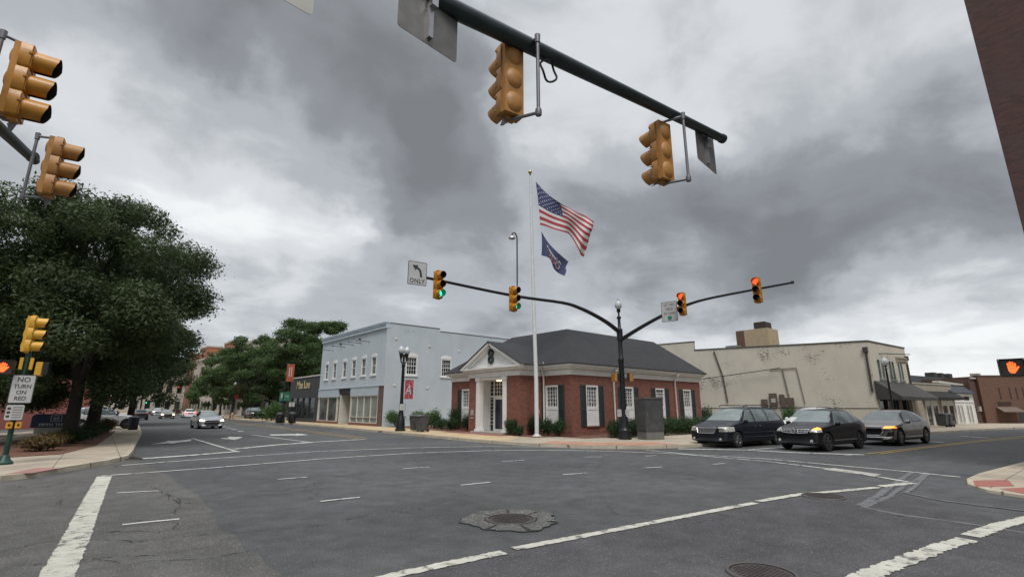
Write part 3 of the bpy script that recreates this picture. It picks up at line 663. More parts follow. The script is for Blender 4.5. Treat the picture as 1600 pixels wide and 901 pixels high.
# cornice in three steps all round, including the entrance projection
def ring(mb, off, z0, z1, ov=0):
    o = off
    P = [(BX - o, BY - o), (BXE + o, BY - o), (BXE + o, BYN + o), (BX - o, BYN + o), (BX - o, 26.95 + o), (EX - o, 26.95 + o), (EX - o, 21.95 - o), (BX - o, 21.95 - o)]
    mb.prism([(x, y, z0) for x, y in P], (0, 0, z1 - z0))
mb = MB(); ring(mb, .05, EV, EV + .30); ring(mb, .13, EV + .32, EV + .40); ring(mb, .28, EV + .40, EV + .50); ring(mb, .40, EV + .50, EV + .60)
cz = EV + .60
mb.build('cornice', M_WHITE, bank, world=True)
# truncated hip roof
M_SH, t_, b_ = newmat('roof_shingles')
uv, P_ = wallvec(t_); br = t_.nodes.new('ShaderNodeTexBrick'); sp_ = t_.nodes.new('ShaderNodeSeparateXYZ'); t_.links.new(P_, sp_.inputs[0])
cb = t_.nodes.new('ShaderNodeCombineXYZ'); t_.links.new(mth(t_, 'ADD', sp_.outputs[0], sp_.outputs[1]), cb.inputs[0]); t_.links.new(sp_.outputs[2], cb.inputs[1]); t_.links.new(cb.outputs[0], br.inputs['Vector'])
br.inputs['Scale'].default_value = 1; br.inputs['Brick Width'].default_value = .32; br.inputs['Row Height'].default_value = .11; br.inputs['Mortar Size'].default_value = .006
br.inputs['Color1'].default_value = (.026, .026, .029, 1); br.inputs['Color2'].default_value = (.040, .039, .043, 1); br.inputs['Mortar'].default_value = (.03, .03, .034, 1)
cc_ = mixc(t_, .5, br.outputs['Color'], ramp(t_, noise(t_, P_, .7, 5), [(.3, (.026, .026, .029)), (.7, (.042, .041, .045))])); t_.links.new(cc_, b_.inputs['Base Color']); b_.inputs['Roughness'].default_value = .9
bump(t_, b_, br.outputs['Fac'], .5, .02)
o = .46; E0, E1, N0, N1 = BX - o, BXE + o, BY - o, BYN + o
k = 2.75; RZ = cz + 2.55
mb = MB()
b0 = [(E0, N0, cz), (E1, N0, cz), (E1, N1, cz), (E0, N1, cz)]; t0 = [(E0 + k, N0 + k, RZ), (E1 - k, N0 + k, RZ), (E1 - k, 27.4, RZ), (E0 + k, 27.4, RZ)]
b00 = [(x, y, cz + .0) for x, y, _ in b0]
mb.add([(x, y, cz + .06) for x, y, _ in b0] + t0, [(0, 1, 5, 4), (1, 2, 6, 5), (2, 3, 7, 6), (3, 0, 4, 7), (4, 5, 6, 7)])
mb.add([(x, y, cz) for x, y, _ in b0] + [(x, y, cz + .06) for x, y, _ in b0], [(0, 1, 5, 4), (1, 2, 6, 5), (2, 3, 7, 6), (3, 0, 4, 7), (3, 2, 1, 0)])
mb.build('roof', M_SH, bank, world=True)
# entrance gable: pediment and its roof
PW0, PW1, PXF = 21.45, 27.45, EX - .42; ap = ((PW0 + PW1) / 2, cz + 1.55)
mb = MB(); mb.prism([(PXF + .28, PW0 + .45, cz + .0), (PXF + .28, PW1 - .45, cz + .0), (PXF + .28, ap[0], ap[1] - .25)], (.2, 0, 0))
mb.build('pediment', M_WHITE, bank, world=True)
mb = MB()                                   # raking cornice
for s in (0, 1):
    q = (PW0, PW1)[s]
    for (i0, i1, x0) in ((0, .13, PXF + .0), (.13, .26, PXF + .12)):
        A = Vector((x0, q, cz + .0)); B = Vector((x0, ap[0], ap[1])); sl = (B - A).normalized(); dn = Vector((0, -sl.z, sl.y)); dn = dn if dn.z < 0 else -dn
        mb.prism([A + dn * i0, B + dn * i0 * 1.12, B + dn * i1 * 1.12, A + dn * i1], (.32, 0, 0))
mb.build('raking_cornice', M_WHITE, bank, world=True)
mb = MB()
back = E0 + k * (ap[1] - cz) / (RZ - cz) + .25
th = .07
for s in (0, 1):
    q = (PW0 - .1, PW1 + .1)[s]
    mb.add([(PXF - .04, q, cz + .02), (PXF - .04, ap[0], ap[1] + th), (back + .2, ap[0], ap[1] + th), (E0 + .02, q, cz + .02), (PXF - .04, q, cz - .03), (PXF - .04, ap[0], ap[1] + th - .06)], [(0, 1, 2, 3), (0, 4, 5, 1)])
mb.build('gable_roof', M_SH, bank, world=True)
mb = MB(); mb.tube([(back + .1, ap[0], ap[1] + .10), (E0 + .1, PW0 - .05, cz + .10)], .05, 6); mb.build('valley_flashing', M_OFFW, bank, world=True)
# emblem: two ring wreaths one over the other
mb = MB()
for zz, rr_ in ((cz + .88, .19), (cz + .46, .20)):
    pts = [(PXF + .22, ap[0] + math.cos(a) * rr_, zz + math.sin(a) * rr_) for a in [2 * math.pi * i / 20 for i in range(21)]]
    mb.tube(pts, [.07 + .025 * (i % 2) for i in range(21)], 8)
mb.build('wreath_emblem', mat('dark_green_wreath', (.02, .035, .03), .7, var=.3), bank, world=True)
# pilasters and recessed doorway
for (y0, y1) in ((25.78, 26.13), (23.13, 23.46)):
    mb = MB(); mb.box((EX - .06, y0, Z0 + .25), (EX + .3, y1, EV - .22)); mb.box((EX - .12, y0 - .06, Z0), (EX + .34, y1 + .06, Z0 + .25)); mb.box((EX - .11, y0 - .05, EV - .22), (EX + .34, y1 + .05, EV - .002))
    mb.build('pilaster', M_WHITE, bank, world=True, bev=.01)
mb = MB(); DX = 20.75
mb.box((EX + .3, 26.06, Z0), (DX, 26.12, EV)); mb.box((EX + .3, 23.14, Z0), (DX, 23.2, EV))
for j in range(4):
    mb.box((EX + .45, 26.03, Z0 + .2 + j * .82), (DX - .15, 26.06, Z0 + .9 + j * .82))
mb.box((EX + .0, 23.2, EV - .16), (DX, 26.06, EV - .02))
mb.build('recess_panelling', M_WHITE, bank, world=True)
D = Pl((DX, 26.06), (DX, 23.2))
ent = MB(); LD = 1.72
D.box(ent, 0, .06, Z0, EV - .1, -.1, 0); D.box(ent, LD - .12, D.L, Z0, EV - .1, -.1, 0)
dz = 2.32
D.box(ent, .06, LD - .12, dz, dz + .12, -.08, .02); D.box(ent, .06, LD - .12, EV - .2, EV - .1, -.08, .02)
D.box(ent, .44, .52, Z0, EV - .2, -.06, .01)
for i in range(1, 4): D.box(ent, .52 + (LD - .12 - .52) * i / 4 - .013, .52 + (LD - .12 - .52) * i / 4 + .013, dz + .12, EV - .2, -.05, .0)
for i in range(1, 4): zz = dz + .12 + (EV - .2 - dz - .12) * i / 4; D.box(ent, .06, LD - .12, zz - .013, zz + .013, -.05, .0)
for i in range(1, 9): zz = Z0 + .3 + i * .225; D.box(ent, .06, .44, zz - .013, zz + .013, -.05, .0)
eo = ent.build('entrance_frame', M_WHITE, bank, world=True)
gl = MB(); D.box(gl, .06, LD - .12, Z0, EV - .12, -.12, -.09); gl.build('pane', M_GLASS, eo, world=True)
dr = MB(); D.box(dr, .54, .64, Z0 + .05, dz, -.03, .04); D.box(dr, LD - .24, LD - .13, Z0 + .05, dz, -.03, .04); D.box(dr, .64, LD - .24, Z0 + .05, Z0 + .24, -.03, .04); D.box(dr, .64, LD - .24, dz - .12, dz, -.03, .04)
do = dr.build('door', M_WHITE, bank, world=True)
h_ = MB(); h_.tube([D.pt(LD - .32, 1.0, .08), D.pt(LD - .32, 1.5, .08)], .018, 8); h_.tube([D.pt(LD - .32, 1.0, .08), D.pt(LD - .25, 1.0, .03)], .015, 6); h_.tube([D.pt(LD - .32, 1.5, .08), D.pt(LD - .25, 1.5, .03)], .015, 6); h_.build('handle', M_BLACK, do, world=True)
dg = MB(); D.box(dg, .64, LD - .24, Z0 + .24, dz - .12, -.02, .01); dg.build('pane', glassmat('blue_door_glass', (.035, .04, .065)), do, world=True)
mb = MB(); mb.box((EX - .35, 22.9, .14), (DX, 26.3, .24)); mb.build('doorstep', M_PLAIN, bank, world=True)
mb = MB(); mb.cbox((EX + .7, 24.7, EV - .2), (.22, .22, .07)); mb.build('ceiling_lamp', lit('warm_lamp', (1, .8, .5), (1, .72, .35), 2.2), bank, world=True)
M_CURT = mat('net_curtain', (.30, .31, .28), .8, var=.5, vs=7, world=True)
M_GW = glassmat('bank_window_glass', (.13, .14, .13), .08, .7, 5)
def shutters(W, a0, a1, z0, z1):
    for (s0, s1) in ((a0 - .50, a0 - .03), (a1 + .03, a1 + .50)):
        mb = MB(); fr = .06; zm = z0 + (z1 - z0) * .40
        W.box(mb, s0, s0 + fr, z0, z1, .005, .06); W.box(mb, s1 - fr, s1, z0, z1, .005, .06)
        for (za, zb) in ((z0, z0 + fr), (z1 - fr, z1), (zm - .04, zm + .04)): W.box(mb, s0 + fr, s1 - fr, za, zb, .005, .058)
        n = 22
        for i in range(n):
            za = zm + .06 + i * (z1 - fr - zm - .08) / n; W.box(mb, s0 + fr, s1 - fr, za, za + .035, .01, .042)
        so_ = mb.build('shutter', M_SHUT, bank, world=True)
        p = MB(); W.box(p, s0 + fr, s1 - fr, z0 + fr, zm - .04, .005, .03); p.build('lower_panel', mat('shutter_lower', (.022, .03, .032), .5, var=.1), so_, world=True)
        p = MB(); W.box(p, s0 + fr, s1 - fr, zm + .04, z1 - fr, .004, .012); p.build('louvre_backing', mat('louvre_backing', (.06, .075, .075), .6, var=.1), so_, world=True)
def bank_window(W, a0, a1):
    zt, zm, zb = 2.98, 1.66, .64
    f = window(bank, W, a0, a1, zm, zt, 4, 5, fr=.09, dep=.1, glass=M_GW, sill=False, mun=.024, meet=False)
    p = MB(); W.box(p, a0, a1, zb, zm, -.12, .0); W.box(p, a0, a0 + .09, zb, zm, 0, .02); W.box(p, a1 - .09, a1, zb, zm, 0, .02); W.box(p, a0 + .09, a1 - .09, zm - .09, zm, 0, .02); W.box(p, a0 + .09, a1 - .09, zb, zb + .1, 0, .02)
    p.build('window_apron_panel', M_WHITE, f, world=True)
    s_ = MB(); W.box(s_, a0 - .03, a1 + .03, zb - .07, zb, -.1, .06); s_.build('sill', M_BRICK, f, world=True)
    shutters(W, a0, a1, zb, zt)
for a, b in swin: bank_window(south, a - BX, b - BX)
bank_window(west, BYN - 21.66, BYN - 20.6); bank_window(west, BYN - 30.35, BYN - 29.4)
for x in (25.5, 32.62):
    mb = MB(); mb.tube([(x, BY - .3, EV + .42), (x, BY - .28, EV + .25), (x, BY - .09, EV - .1), (x, BY - .09, .55), (x, BY - .2, .35)], .055, 8); mb.cbox((x, BY - .3, EV + .42), (.2, .14, .2)); mb.build('downspout', M_OFFW, bank, world=True, smooth=True)
mb = MB(); mb.tube([(BX - .3, 21.7, cz - .15), (BX - .12, 21.7, EV - .1), (BX - .12, 21.7, .5), (BX - .25, 21.7, .3)], .055, 8); mb.cbox((BX - .3, 21.7, cz - .1), (.2, .22, .24)); mb.build('downspout', M_OFFW, bank, world=True, smooth=True)
mb = MB(); mb.box((EX - .06, 26.42, 1.2), (EX, 26.66, 1.55)); mb.box((EX - .05, 26.4, 1.0), (EX, 26.7, 1.08)); mb.build('intercom_box', M_PLAIN, bank, world=True)

# ---- pale blue corner building -------------------------------------
BLX, BLY0, BLY1, BLH = 20.0, 39.6, 54.6, 8.95
blue = thing('blue_brick_building', (BLX, BLY0, .13), 0, 'pale blue painted two storey brick building with arched windows and shop fronts', 'building')
wf = Pl((BLX, BLY1), (BLX, BLY0)); sf = Pl((BLX, BLY0), (46, BLY0))
fw_ = [(53.35, 52.4), (51.2, 50.25), (48.74, 47.75), (46.55, 45.55), (44.4, 43.4), (42.3, 41.3)]
fh = [(BLY1 - a, BLY1 - b, 4.55, 6.15) for a, b in fw_]
sh = [(22.0 - BLX, 23.15 - BLX, 4.5, 6.15), (25.7 - BLX, 26.85 - BLX, 4.5, 6.15), (30.2 - BLX, 31.35 - BLX, 4.5, 6.15)]
mb = MB()
wall_with_holes(mb, (BLX, BLY1), (BLX, BLY0), 3.55, BLH - .45, fh)
wall_with_holes(mb, (BLX, BLY0), (46, BLY0), .1, BLH - .25, sh)
wall_with_holes(mb, (46, BLY0), (46, BLY1), .1, BLH - .6, []); wall_with_holes(mb, (46, BLY1), (BLX, BLY1), .1, BLH - .6, [])
mb.box((BLX, BLY0, BLH - .25), (25.4, BLY0 + .3, BLH))
mb.build('brick_wall', M_BLUE, blue, world=True)
mb = MB(); mb.box((BLX - .12, BLY0 - .02, BLH - .45), (BLX + .3, BLY1, BLH - .0)); mb.box((BLX - .26, BLY0 - .06, BLH), (BLX + .3, BLY1 + .02, BLH + .1)); mb.box((BLX - .2, BLY0 - .02, BLH - .16), (BLX - .12, BLY1, BLH)); mb.box((BLX - .17, BLY0 - .02, BLH - .45), (BLX - .12, BLY1, BLH - .38))
mb.build('cornice', mat('pale_blue_trim', (.50, .58, .64), .6, var=.1, world=True), blue, world=True)
mb = MB(); mb.box((BLX + .3, BLY0 - .03, BLH), (25.45, BLY0 + .33, BLH + .06)); mb.box((25.45, BLY0 - .03, BLH - .25), (46, BLY0 + .33, BLH - .19)); mb.build('coping', mat('dark_coping', (.12, .11, .11), .7, world=True), blue, world=True)
mb = MB(); mb.poly([(BLX + .3, BLY0 + .3, BLH - .7), (45.9, BLY0 + .3, BLH - .9), (45.9, BLY1 - .1, BLH - .9), (BLX + .3, BLY1 - .1, BLH - .7)]); mb.build('roof', M_ROOFD, blue, world=True)
for a, b, z0, z1 in fh: window(blue, wf, a, b, z0, z1, 1, 2, fr=.08, arch=.28, glass=M_GLASS2)
for a, b, z0, z1 in sh: window(blue, sf, a, b, z0, z1, 4, 4, fr=.10, arch=.33, glass=M_GLASS)
# wall bosses on the side wall
for (x, z) in ((21.0, 3.55), (24.3, 3.4), (24.35, 7.2), (27.7, 7.0), (20.9, 7.6), (27.9, 3.4)):
    mb = MB(); mb.lathe([(.10, 0), (.13, .02), (.10, .05), (.03, .06)], 10, (x, BLY0 - .0, z), Matrix.Rotation(R(90), 3, 'X')); mb.build('tie_plate', M_OFFW, blue, world=True)
# shop front
mb = MB(); wf.box(mb, 0, 5.4, 2.72, 3.55, -.2, .06); wf.box(mb, 8.3, wf.L - .9, 2.72, 3.55, -.2, .06); wf.box(mb, 0, wf.L, 3.5, 3.6, 0, .10); mb.build('fascia', mat('pale_fascia', (.45, .52, .57), .6, var=.1, world=True), blue, world=True)
mb = MB(); wf.box(mb, 5.4, 8.3, 2.95, 3.5, -1.2, -.1); wf.box(mb, 5.4, 8.3, .12, 3.5, -1.6, -1.5); mb.build('recess', M_CHAR, blue, world=True)
mb = MB(); wf.box(mb, wf.L - .9, wf.L - .1, .12, 3.5, -.25, .04); mb.build('corner_pier', mat('brown_brick_pier', (.13, .085, .075), .85, var=.25, vs=4, world=True), blue, world=True)
mb = MB(); wf.box(mb, 0, 5.3, .12, .34, -.3, .08); wf.box(mb, 8.4, wf.L - .9, .12, .34, -.3, .08); mb.build('plinth', M_BRICK, blue, world=True)
for (a0, a1, gm, nn) in ((.35, 5.1, M_GLASS2, 2), (8.5, wf.L - 1.0, M_GLASSF, 4)):
    mb = MB(); wf.box(mb, a0 - .1, a0, .34, 2.72, -.15, .04); wf.box(mb, a1, a1 + .1, .34, 2.72, -.15, .04)
    for i in range(1, nn): x = a0 + (a1 - a0) * i / nn; wf.box(mb, x - .025, x + .025, .34, 2.72, -.1, .02)
    if nn == 4: wf.box(mb, a0, a1, .82, .86, -.1, .02)
    wf.box(mb, a0, a1, .34, .40, -.1, .02); wf.box(mb, a0, a1, 2.66, 2.72, -.1, .02)
    f = mb.build('shop_window', M_OFFW, blue, world=True)
    g_ = MB(); wf.box(g_, a0, a1, .34, 2.72, -.12, -.08); g_.build('pane', gm, f, world=True)
mb = MB(); wf.box(mb, 5.5, 5.75, .14, 2.9, -1.45, -.1); wf.box(mb, 7.1, 7.25, .14, 2.9, -1.4, -1.3); wf.box(mb, 8.1, 8.3, .14, 2.9, -1.45, -.1); wf.box(mb, 6.2, 6.3, .14, 2.9, -1.4, -1.3); mb.build('door_frame', M_OFFW, blue, world=True)
mb = MB(); wf.box(mb, 6.3, 7.1, .2, 2.5, -1.42, -1.36); mb.build('door', M_GLASS, blue, world=True)
# sign lighting rods
for (yy, zz) in ((43.0, 7.6), (44.75, 7.62), (46.6, 7.64), (48.5, 7.6), (51.6, 7.5)):
    t = MB(); t.tube([(BLX, yy, zz), (BLX - .06, yy, zz), (BLX - 1.25, yy, zz + .02)], [.05, .025, .022], 8); t.lathe([(.06, -.05), (.075, .02), (.03, .05)], 8, (BLX - 1.28, yy, zz)); t.build('sign_lamp_rod', M_BLACK, blue, world=True)
for (yy, zz) in ((45.0, 8.05), (49.5, 7.95)):
    t = MB(); t.cbox((BLX - .09, yy, zz), (.13, .15, .13)); t.tube([(BLX, yy, zz), (BLX - .3, yy - .1, zz + .05)], .03, 6); t.build('floodlight', M_BLACK, blue, world=True)

# roof vent on the blue building
mb = MB(); mb.lathe([(.45, 0), (.45, .45), (.55, .5), (.5, .8), (.2, .92)], 14, (32.5, 43, BLH - .9)); mb.build('roof_vent', M_OFFW, blue, world=True)

# ---- charcoal shop ---------------------------------------------------
char = thing('charcoal_shop', (20, 54.7, .13), 0, 'low charcoal shop front with gold script lettering between blue building and trees', 'shop')
cw = Pl((20.0, 64.2), (20.0, 54.65)); mb = MB()
wall_with_holes(mb, (20.0, 64.2), (20.0, 54.65), .1, 5.05, [(.8, cw.L - .9, .5, 2.75)]); mb.box((20.3, 54.66, .1), (34, 64.2, 4.7)); mb.build('wall', M_CHAR, char, world=True)
mb = MB(); cw.box(mb, -.05, cw.L, 5.05, 5.18, -.35, .1); mb.build('coping', M_OFFW, char, world=True)
mb = MB(); cw.box(mb, .8, cw.L - .9, .5, 2.75, -.2, -.12); f = mb.build('shop_window', glassmat('shop_dark_glass', (.03, .033, .04), .05, .8, 2.5), char, world=True)
for i in range(5): mb = MB(); cw.box(mb, .8 + i * 1.95, .88 + i * 1.95, .5, 2.75, -.12, 0); mb.build('mullion', M_CHAR, f, world=True)
M_GOLD = mat('gold_letters', (.62, .50, .25), .35, metal=.4, var=.1)
text_mesh('Mae Lou', 1.25, M_GOLD, 'script_lettering', char, Matrix.Translation(-char.location) @ cw.M(4.6, 4.2, .05), .03, sx=1.0, bold=.02)

# ---- cream painted building with flaking side wall -------------------
crm = thing('cream_brick_building', (47.5, 11.0, .13), 0, 'two storey cream painted brick building with flaking side wall and dark awning', 'building')
c0 = Vector((47.5, 11.0)); sd = Vector((math.cos(R(98)), math.sin(R(98)))); fd_ = Vector((math.cos(R(-5)), math.sin(R(-5))))
cA = c0 + sd * 14.0; cB = c0 + sd * 30.0; cF = c0 + fd_ * 8.4
side = Pl(tuple(cB), tuple(c0)); front = Pl(tuple(c0), tuple(cF)); H1, H2 = 6.85, 7.15
mb = MB()
wall_with_holes(mb, tuple(cA), tuple(c0), .1, H1 - .0, []); wall_with_holes(mb, tuple(c0), tuple(cF), 3.3, H1 - .0, [(1.3, 1.85, 3.95, 5.5), (2.1, 2.65, 3.95, 5.5), (3.8, 4.3, 3.95, 5.5), (4.5, 5.0, 3.95, 5.5), (5.9, 6.35, 3.95, 5.5), (6.55, 7.0, 3.95, 5.5)])
wall_with_holes(mb, tuple(cB), tuple(cA), .1, 8.0, [])
cG = cF + sd * 30
wall_with_holes(mb, tuple(cF), tuple(cG), .1, 6.7, []); wall_with_holes(mb, tuple(cG), tuple(cB), .1, 6.7, [])
front.box(mb, 0, .5, .1, 3.3, -.3, 0); front.box(mb, 7.9, 8.4, .1, 3.3, -.3, 0)
sl_ = (H2 - H1)
v = [side.pt(16.0, H1, -.001), side.pt(30, H1, -.001), side.pt(16.0, H2, -.001), side.pt(16.0, H1, -.3), side.pt(30, H1, -.3), side.pt(16.0, H2, -.3)]
mb.add(v, [(0, 1, 2), (3, 5, 4), (0, 2, 5, 3), (1, 4, 5, 2), (0, 3, 4, 1)])
mb.build('brick_wall', M_CREAM, crm, world=True)
mb = MB(); v = [side.pt(16.0, H2 + .005, .05), side.pt(30.05, H1 + .005, .05), side.pt(30.05, H1 + .1, .05), side.pt(16.0, H2 + .1, .05)]
mb.prism(v, side.o * -.4); front.box(mb, -.05, 8.45, H1 + .0, H1 + .1, -.35, .05)
side.box(mb, 0, 16, 8.0, 8.08, -.35, .04); side.box(mb, 0, 30, 1.62, 1.66, 0, .03)
mb.build('coping', mat('dark_coping2', (.085, .08, .075), .7, world=True), crm, world=True)
mb = MB(); mb.poly([(cA.x + .2, cA.y, H1 - .3), (c0.x + .2, c0.y + .2, H1 - .3), (cF.x - .2, cF.y + .2, H1 - .3), (cG.x, cG.y, H1 - .3), (cB.x, cB.y, H1 - .3)]); mb.build('roof', M_ROOFD, crm, world=True)
for a, b in ((1.3, 1.85), (2.1, 2.65), (3.8, 4.3), (4.5, 5.0), (5.9, 6.35), (6.55, 7.0)): window(crm, front, a, b, 3.95, 5.5, 1, 2, fr=.05, dep=.1, glass=M_GLASS2, fm=mat('green_grey_trim', (.22, .26, .24), .6, world=True))
mb = MB(); side.box(mb, 29.72, 29.86, 2.9, 6.3, .0, .14); side.box(mb, 29.6, 29.95, 6.0, 6.4, 0, .2); mb.build('downspout', mat('dark_brown_pipe', (.06, .05, .045), .6), crm, world=True)
mb = MB(); front.box(mb, 8.1, 8.24, 3.2, 6.0, .0, .14); front.box(mb, 8.0, 8.36, 5.75, 6.15, 0, .22); mb.build('downspout', mat('dark_brown_pipe', (.06, .05, .045), .6), crm, world=True)
# awning
mb = MB(); a0, a1 = -.1, 8.6
v = [front.pt(a0, 3.75, .02), front.pt(a1, 3.75, .02), front.pt(a1, 2.5, 1.7), front.pt(a0, 2.5, 1.7), front.pt(a0, 2.25, 1.7), front.pt(a1, 2.25, 1.7), front.pt(a0, 2.3, .02), front.pt(a1, 2.3, .02)]
mb.add(v, [(0, 1, 2, 3), (3, 2, 5, 4), (0, 3, 4, 6), (1, 7, 5, 2), (4, 5, 7, 6)]); mb.build('awning', mat('brown_awning', (.060, .055, .052), .85, var=.2, vs=2, world=True), crm, world=True)
mb = MB(); front.box(mb, .5, 7.9, .12, 3.3, -.4, -.25); mb.build('shop_front', M_GLASS, crm, world=True)
for x in (.5, 2.4, 4.2, 4.9, 6.8):
    mb = MB(); front.box(mb, x, x + .12, .12, 2.9, -.25, -.1); mb.build('shop_mullion', M_CHAR, crm, world=True)
# hanging plaque sign on bracket
mb = MB(); mb.tube([front.pt(2.0, 6.0, 0), front.pt(5.6, 6.05, 1.1)], .035, 6)
mb.build('sign_bracket', M_BLACK, crm, world=True)
mb = MB(); q = front.pt(3.9, 5.2, 1.0); v = [front.pt(3.1, 5.2, .75), front.pt(4.9, 5.2, .95), front.pt(4.9, 5.75, .95), front.pt(3.1, 5.75, .75)]; mb.prism(v, front.o * .08); mb.build('hanging_sign', mat('weathered_sign', (.34, .29, .21), .7, var=.3, vs=6), crm, world=True)
mb = MB(); [mb.prism([front.pt(3.25, z, .87), front.pt(4.75, z, 1.03), front.pt(4.75, z + .06, 1.03), front.pt(3.25, z + .06, .87)], front.o * .012) for z in (5.3, 5.55)]; mb.build('sign_rules', mat('sign_brown', (.12, .09, .06), .7), crm, world=True)
# wall clutter: conduits, meter boxes, overhead service cable
M_PIPE = mat('wall_pipe', (.20, .18, .15), .6, var=.3)
mb = MB(); mb.tube([side.pt(17.9, 6.9, .07), side.pt(18.5, 4.5, .07), side.pt(18.7, 2.2, .07)], .07, 8); mb.build('drain_pipe', mat('rusty_pipe', (.10, .08, .065), .7, var=.4), crm, world=True)
mb = MB(); mb.tube([side.pt(23.6, 4.9, .06), side.pt(23.9, 2.1, .06)], .06, 8); mb.tube([side.pt(24.7, 5.0, .06), side.pt(25.0, 2.0, .06)], .035, 8); mb.tube([side.pt(22.6, 4.95, .06), side.pt(24.7, 5.02, .06)], .03, 8); mb.build('conduit', M_PIPE, crm, world=True)
mb = MB(); side.box(mb, 22.3, 22.9, 1.8, 2.9, 0, .2); side.box(mb, 23.1, 23.5, 1.9, 2.8, 0, .18); side.box(mb, 21.6, 22.1, 1.7, 2.4, 0, .15); side.box(mb, 23.15, 24.2, 1.7, 2.5, .0, .22); mb.build('meter_box', mat('meter_boxes', (.12, .085, .07), .6, var=.4, vs=4), crm, world=True, bev=.02)
mb = MB(); side.box(mb, 22.45, 22.8, 2.1, 2.45, .2, .24); mb.build('meter_label', mat('meter_label_w', (.45, .42, .40), .6), crm, world=True)
pts = [side.pt(0.5 + i * 1.0, 5.05 - 1.35 * math.sin(math.pi * min(1, (23.6 - .5 - i) / 40)), .35) for i in range(24)]
mb = MB(); mb.tube(pts, .035, 5); mb.build('service_cable', M_DARK, crm, world=True)
# rooftop penthouse, cooling unit, chimney
mb = MB(); mb.box((50, 19.5, 6.4), (52.5, 22.55, 9.25)); ph = mb.build('penthouse', mat('tan_penthouse', (.46, .36, .23), .8, world=True), crm, world=True)
mb = MB(); mb.box((49.96, 21.8, 6.5), (50.1, 22.6, 9.2)); mb.build('brick_end', M_BRICK3, ph, world=True)
mb = MB(); mb.box((50.3, 19.8, 9.25), (51.9, 20.9, 9.95)); mb.build('cooling_unit', mat('cooling_unit_m', (.045, .035, .03), .8), crm, world=True, bev=.05)
mb = MB(); mb.box((46.4, 34, 7.6), (47.6, 35.2, 9.0)); mb.build('chimney', M_CREAM, crm, world=True)
mb = MB(); mb.box((48.0, 21.7, 6.4), (49.0, 22.9, 7.6)); mb.box((48.2, 23.6, 6.4), (49.4, 25.2, 7.5)); mb.build('roof_unit', M_ALU, crm, world=True, bev=.03)

# ---- row of small shops to the right --------------------------------
rowA = cF + fd_ * .02; rd = Vector((math.cos(R(-10)), math.sin(R(-10))))
def rowp(s): return tuple(rowA + rd * s)
s1 = thing('tan_shop', (rowA.x, rowA.y, .13), 0, 'tan low shop with dark shingled awning beside the cream building', 'shop')
A = Pl(rowp(0), rowp(8.6)); HS = 3.75
def depthbox(mb, W, a0, a1, z0, z1, dep): W.box(mb, a0, a1, z0, z1, -dep, 0)
mb = MB(); depthbox(mb, A, 0, 8.6, .1, HS, 20); mb.build('wall', M_TAN, s1, world=True)
mb = MB(); A.box(mb, .0, 8.6, HS, HS + .12, -.4, .06); A.box(mb, 0, 1.4, HS - .35, HS - .1, 0, .05); mb.build('coping', M_PLAIN, s1, world=True)
mb = MB(); v = [A.pt(1.6, 3.15, .02), A.pt(8.6, 3.15, .02), A.pt(8.6, 2.6, .9), A.pt(1.6, 2.6, .9), A.pt(1.6, 2.4, .9), A.pt(8.6, 2.4, .9), A.pt(1.6, 2.35, .02), A.pt(8.6, 2.35, .02)]
mb.add(v, [(0, 1, 2, 3), (3, 2, 5, 4), (0, 3, 4, 6), (1, 7, 5, 2), (4, 5, 7, 6)]); mb.build('awning', mat('dark_awning', (.018, .018, .018), .9, var=.3, world=True), s1, world=True)
for (a0, a1) in ((1.9, 4.6), (5.4, 8.2)):
    mb = MB(); A.box(mb, a0, a0 + .14, .12, 2.3, -.02, .1); A.box(mb, a1 - .14, a1, .12, 2.3, -.02, .1); A.box(mb, (a0 + a1) / 2 - .2, (a0 + a1) / 2 + .2, .12, 2.3, -.02, .1); A.box(mb, a0, a1, 1.85, 2.35, -.02, .08)
    f = mb.build('shop_window', M_OFFW, s1, world=True); g_ = MB(); A.box(g_, a0 + .1, a1 - .1, .2, 1.9, 0, .03); g_.build('pane', M_GLASS, f, world=True)
s2 = thing('white_shop', (*rowp(8.65), .13), 0, 'small white panelled shop front with tall narrow windows right of the tan shop', 'shop')
B = Pl(rowp(8.65), rowp(13.4)); mb = MB(); depthbox(mb, B, 0, B.L, .1, 2.95, 14); mb.build('wall', M_WHITE, s2, world=True)
mb = MB(); B.box(mb, -.1, B.L + .1, 2.95, 3.05, -.3, .12); B.box(mb, -.05, B.L + .05, 2.2, 2.28, 0, .08); B.box(mb, -.05, .15, .1, 2.95, 0, .06); B.box(mb, B.L - .15, B.L + .05, .1, 2.95, 0, .06); mb.build('trim', M_WHITE, s2, world=True)
for a in (.5, 1.3, 2.7, 3.5):
    mb = MB(); B.box(mb, a, a + .5, .25, 1.95, 0, .05); f = mb.build('tall_window', M_OFFW, s2, world=True)
    g_ = MB(); B.box(g_, a + .13, a + .37, .35, 1.85, .05, .06); g_.build('pane', M_GLASSF, f, world=True)
for a, b_x in ((1.0, 1.5), (2.7, 3.9)):
    mb = MB(); B.box(mb, a, b_x, 2.4, 2.75, 0, .03); mb.build('transom_panel', M_GLASS, s2, world=True)
mb = MB(); v = [B.pt(-1.2, 3.75, -.5), B.pt(B.L, 3.8, -.5), B.pt(B.L, 3.1, .3), B.pt(-.6, 3.1, .3)]; mb.prism(v, (0, 0, -.12)); mb.build('roof', mat('slate_shingles', (.055, .06, .07), .9, var=.25, world=True), s2, world=True)
mb = MB(); v = [B.pt(-1.3, 4.05, -.45), B.pt(B.L, 3.9, -.45), B.pt(B.L, 4.02, -.45), B.pt(-1.3, 4.22, -.45)]; mb.prism(v, B.o * -.5); mb.build('parapet_coping', M_OFFW, s2, world=True)
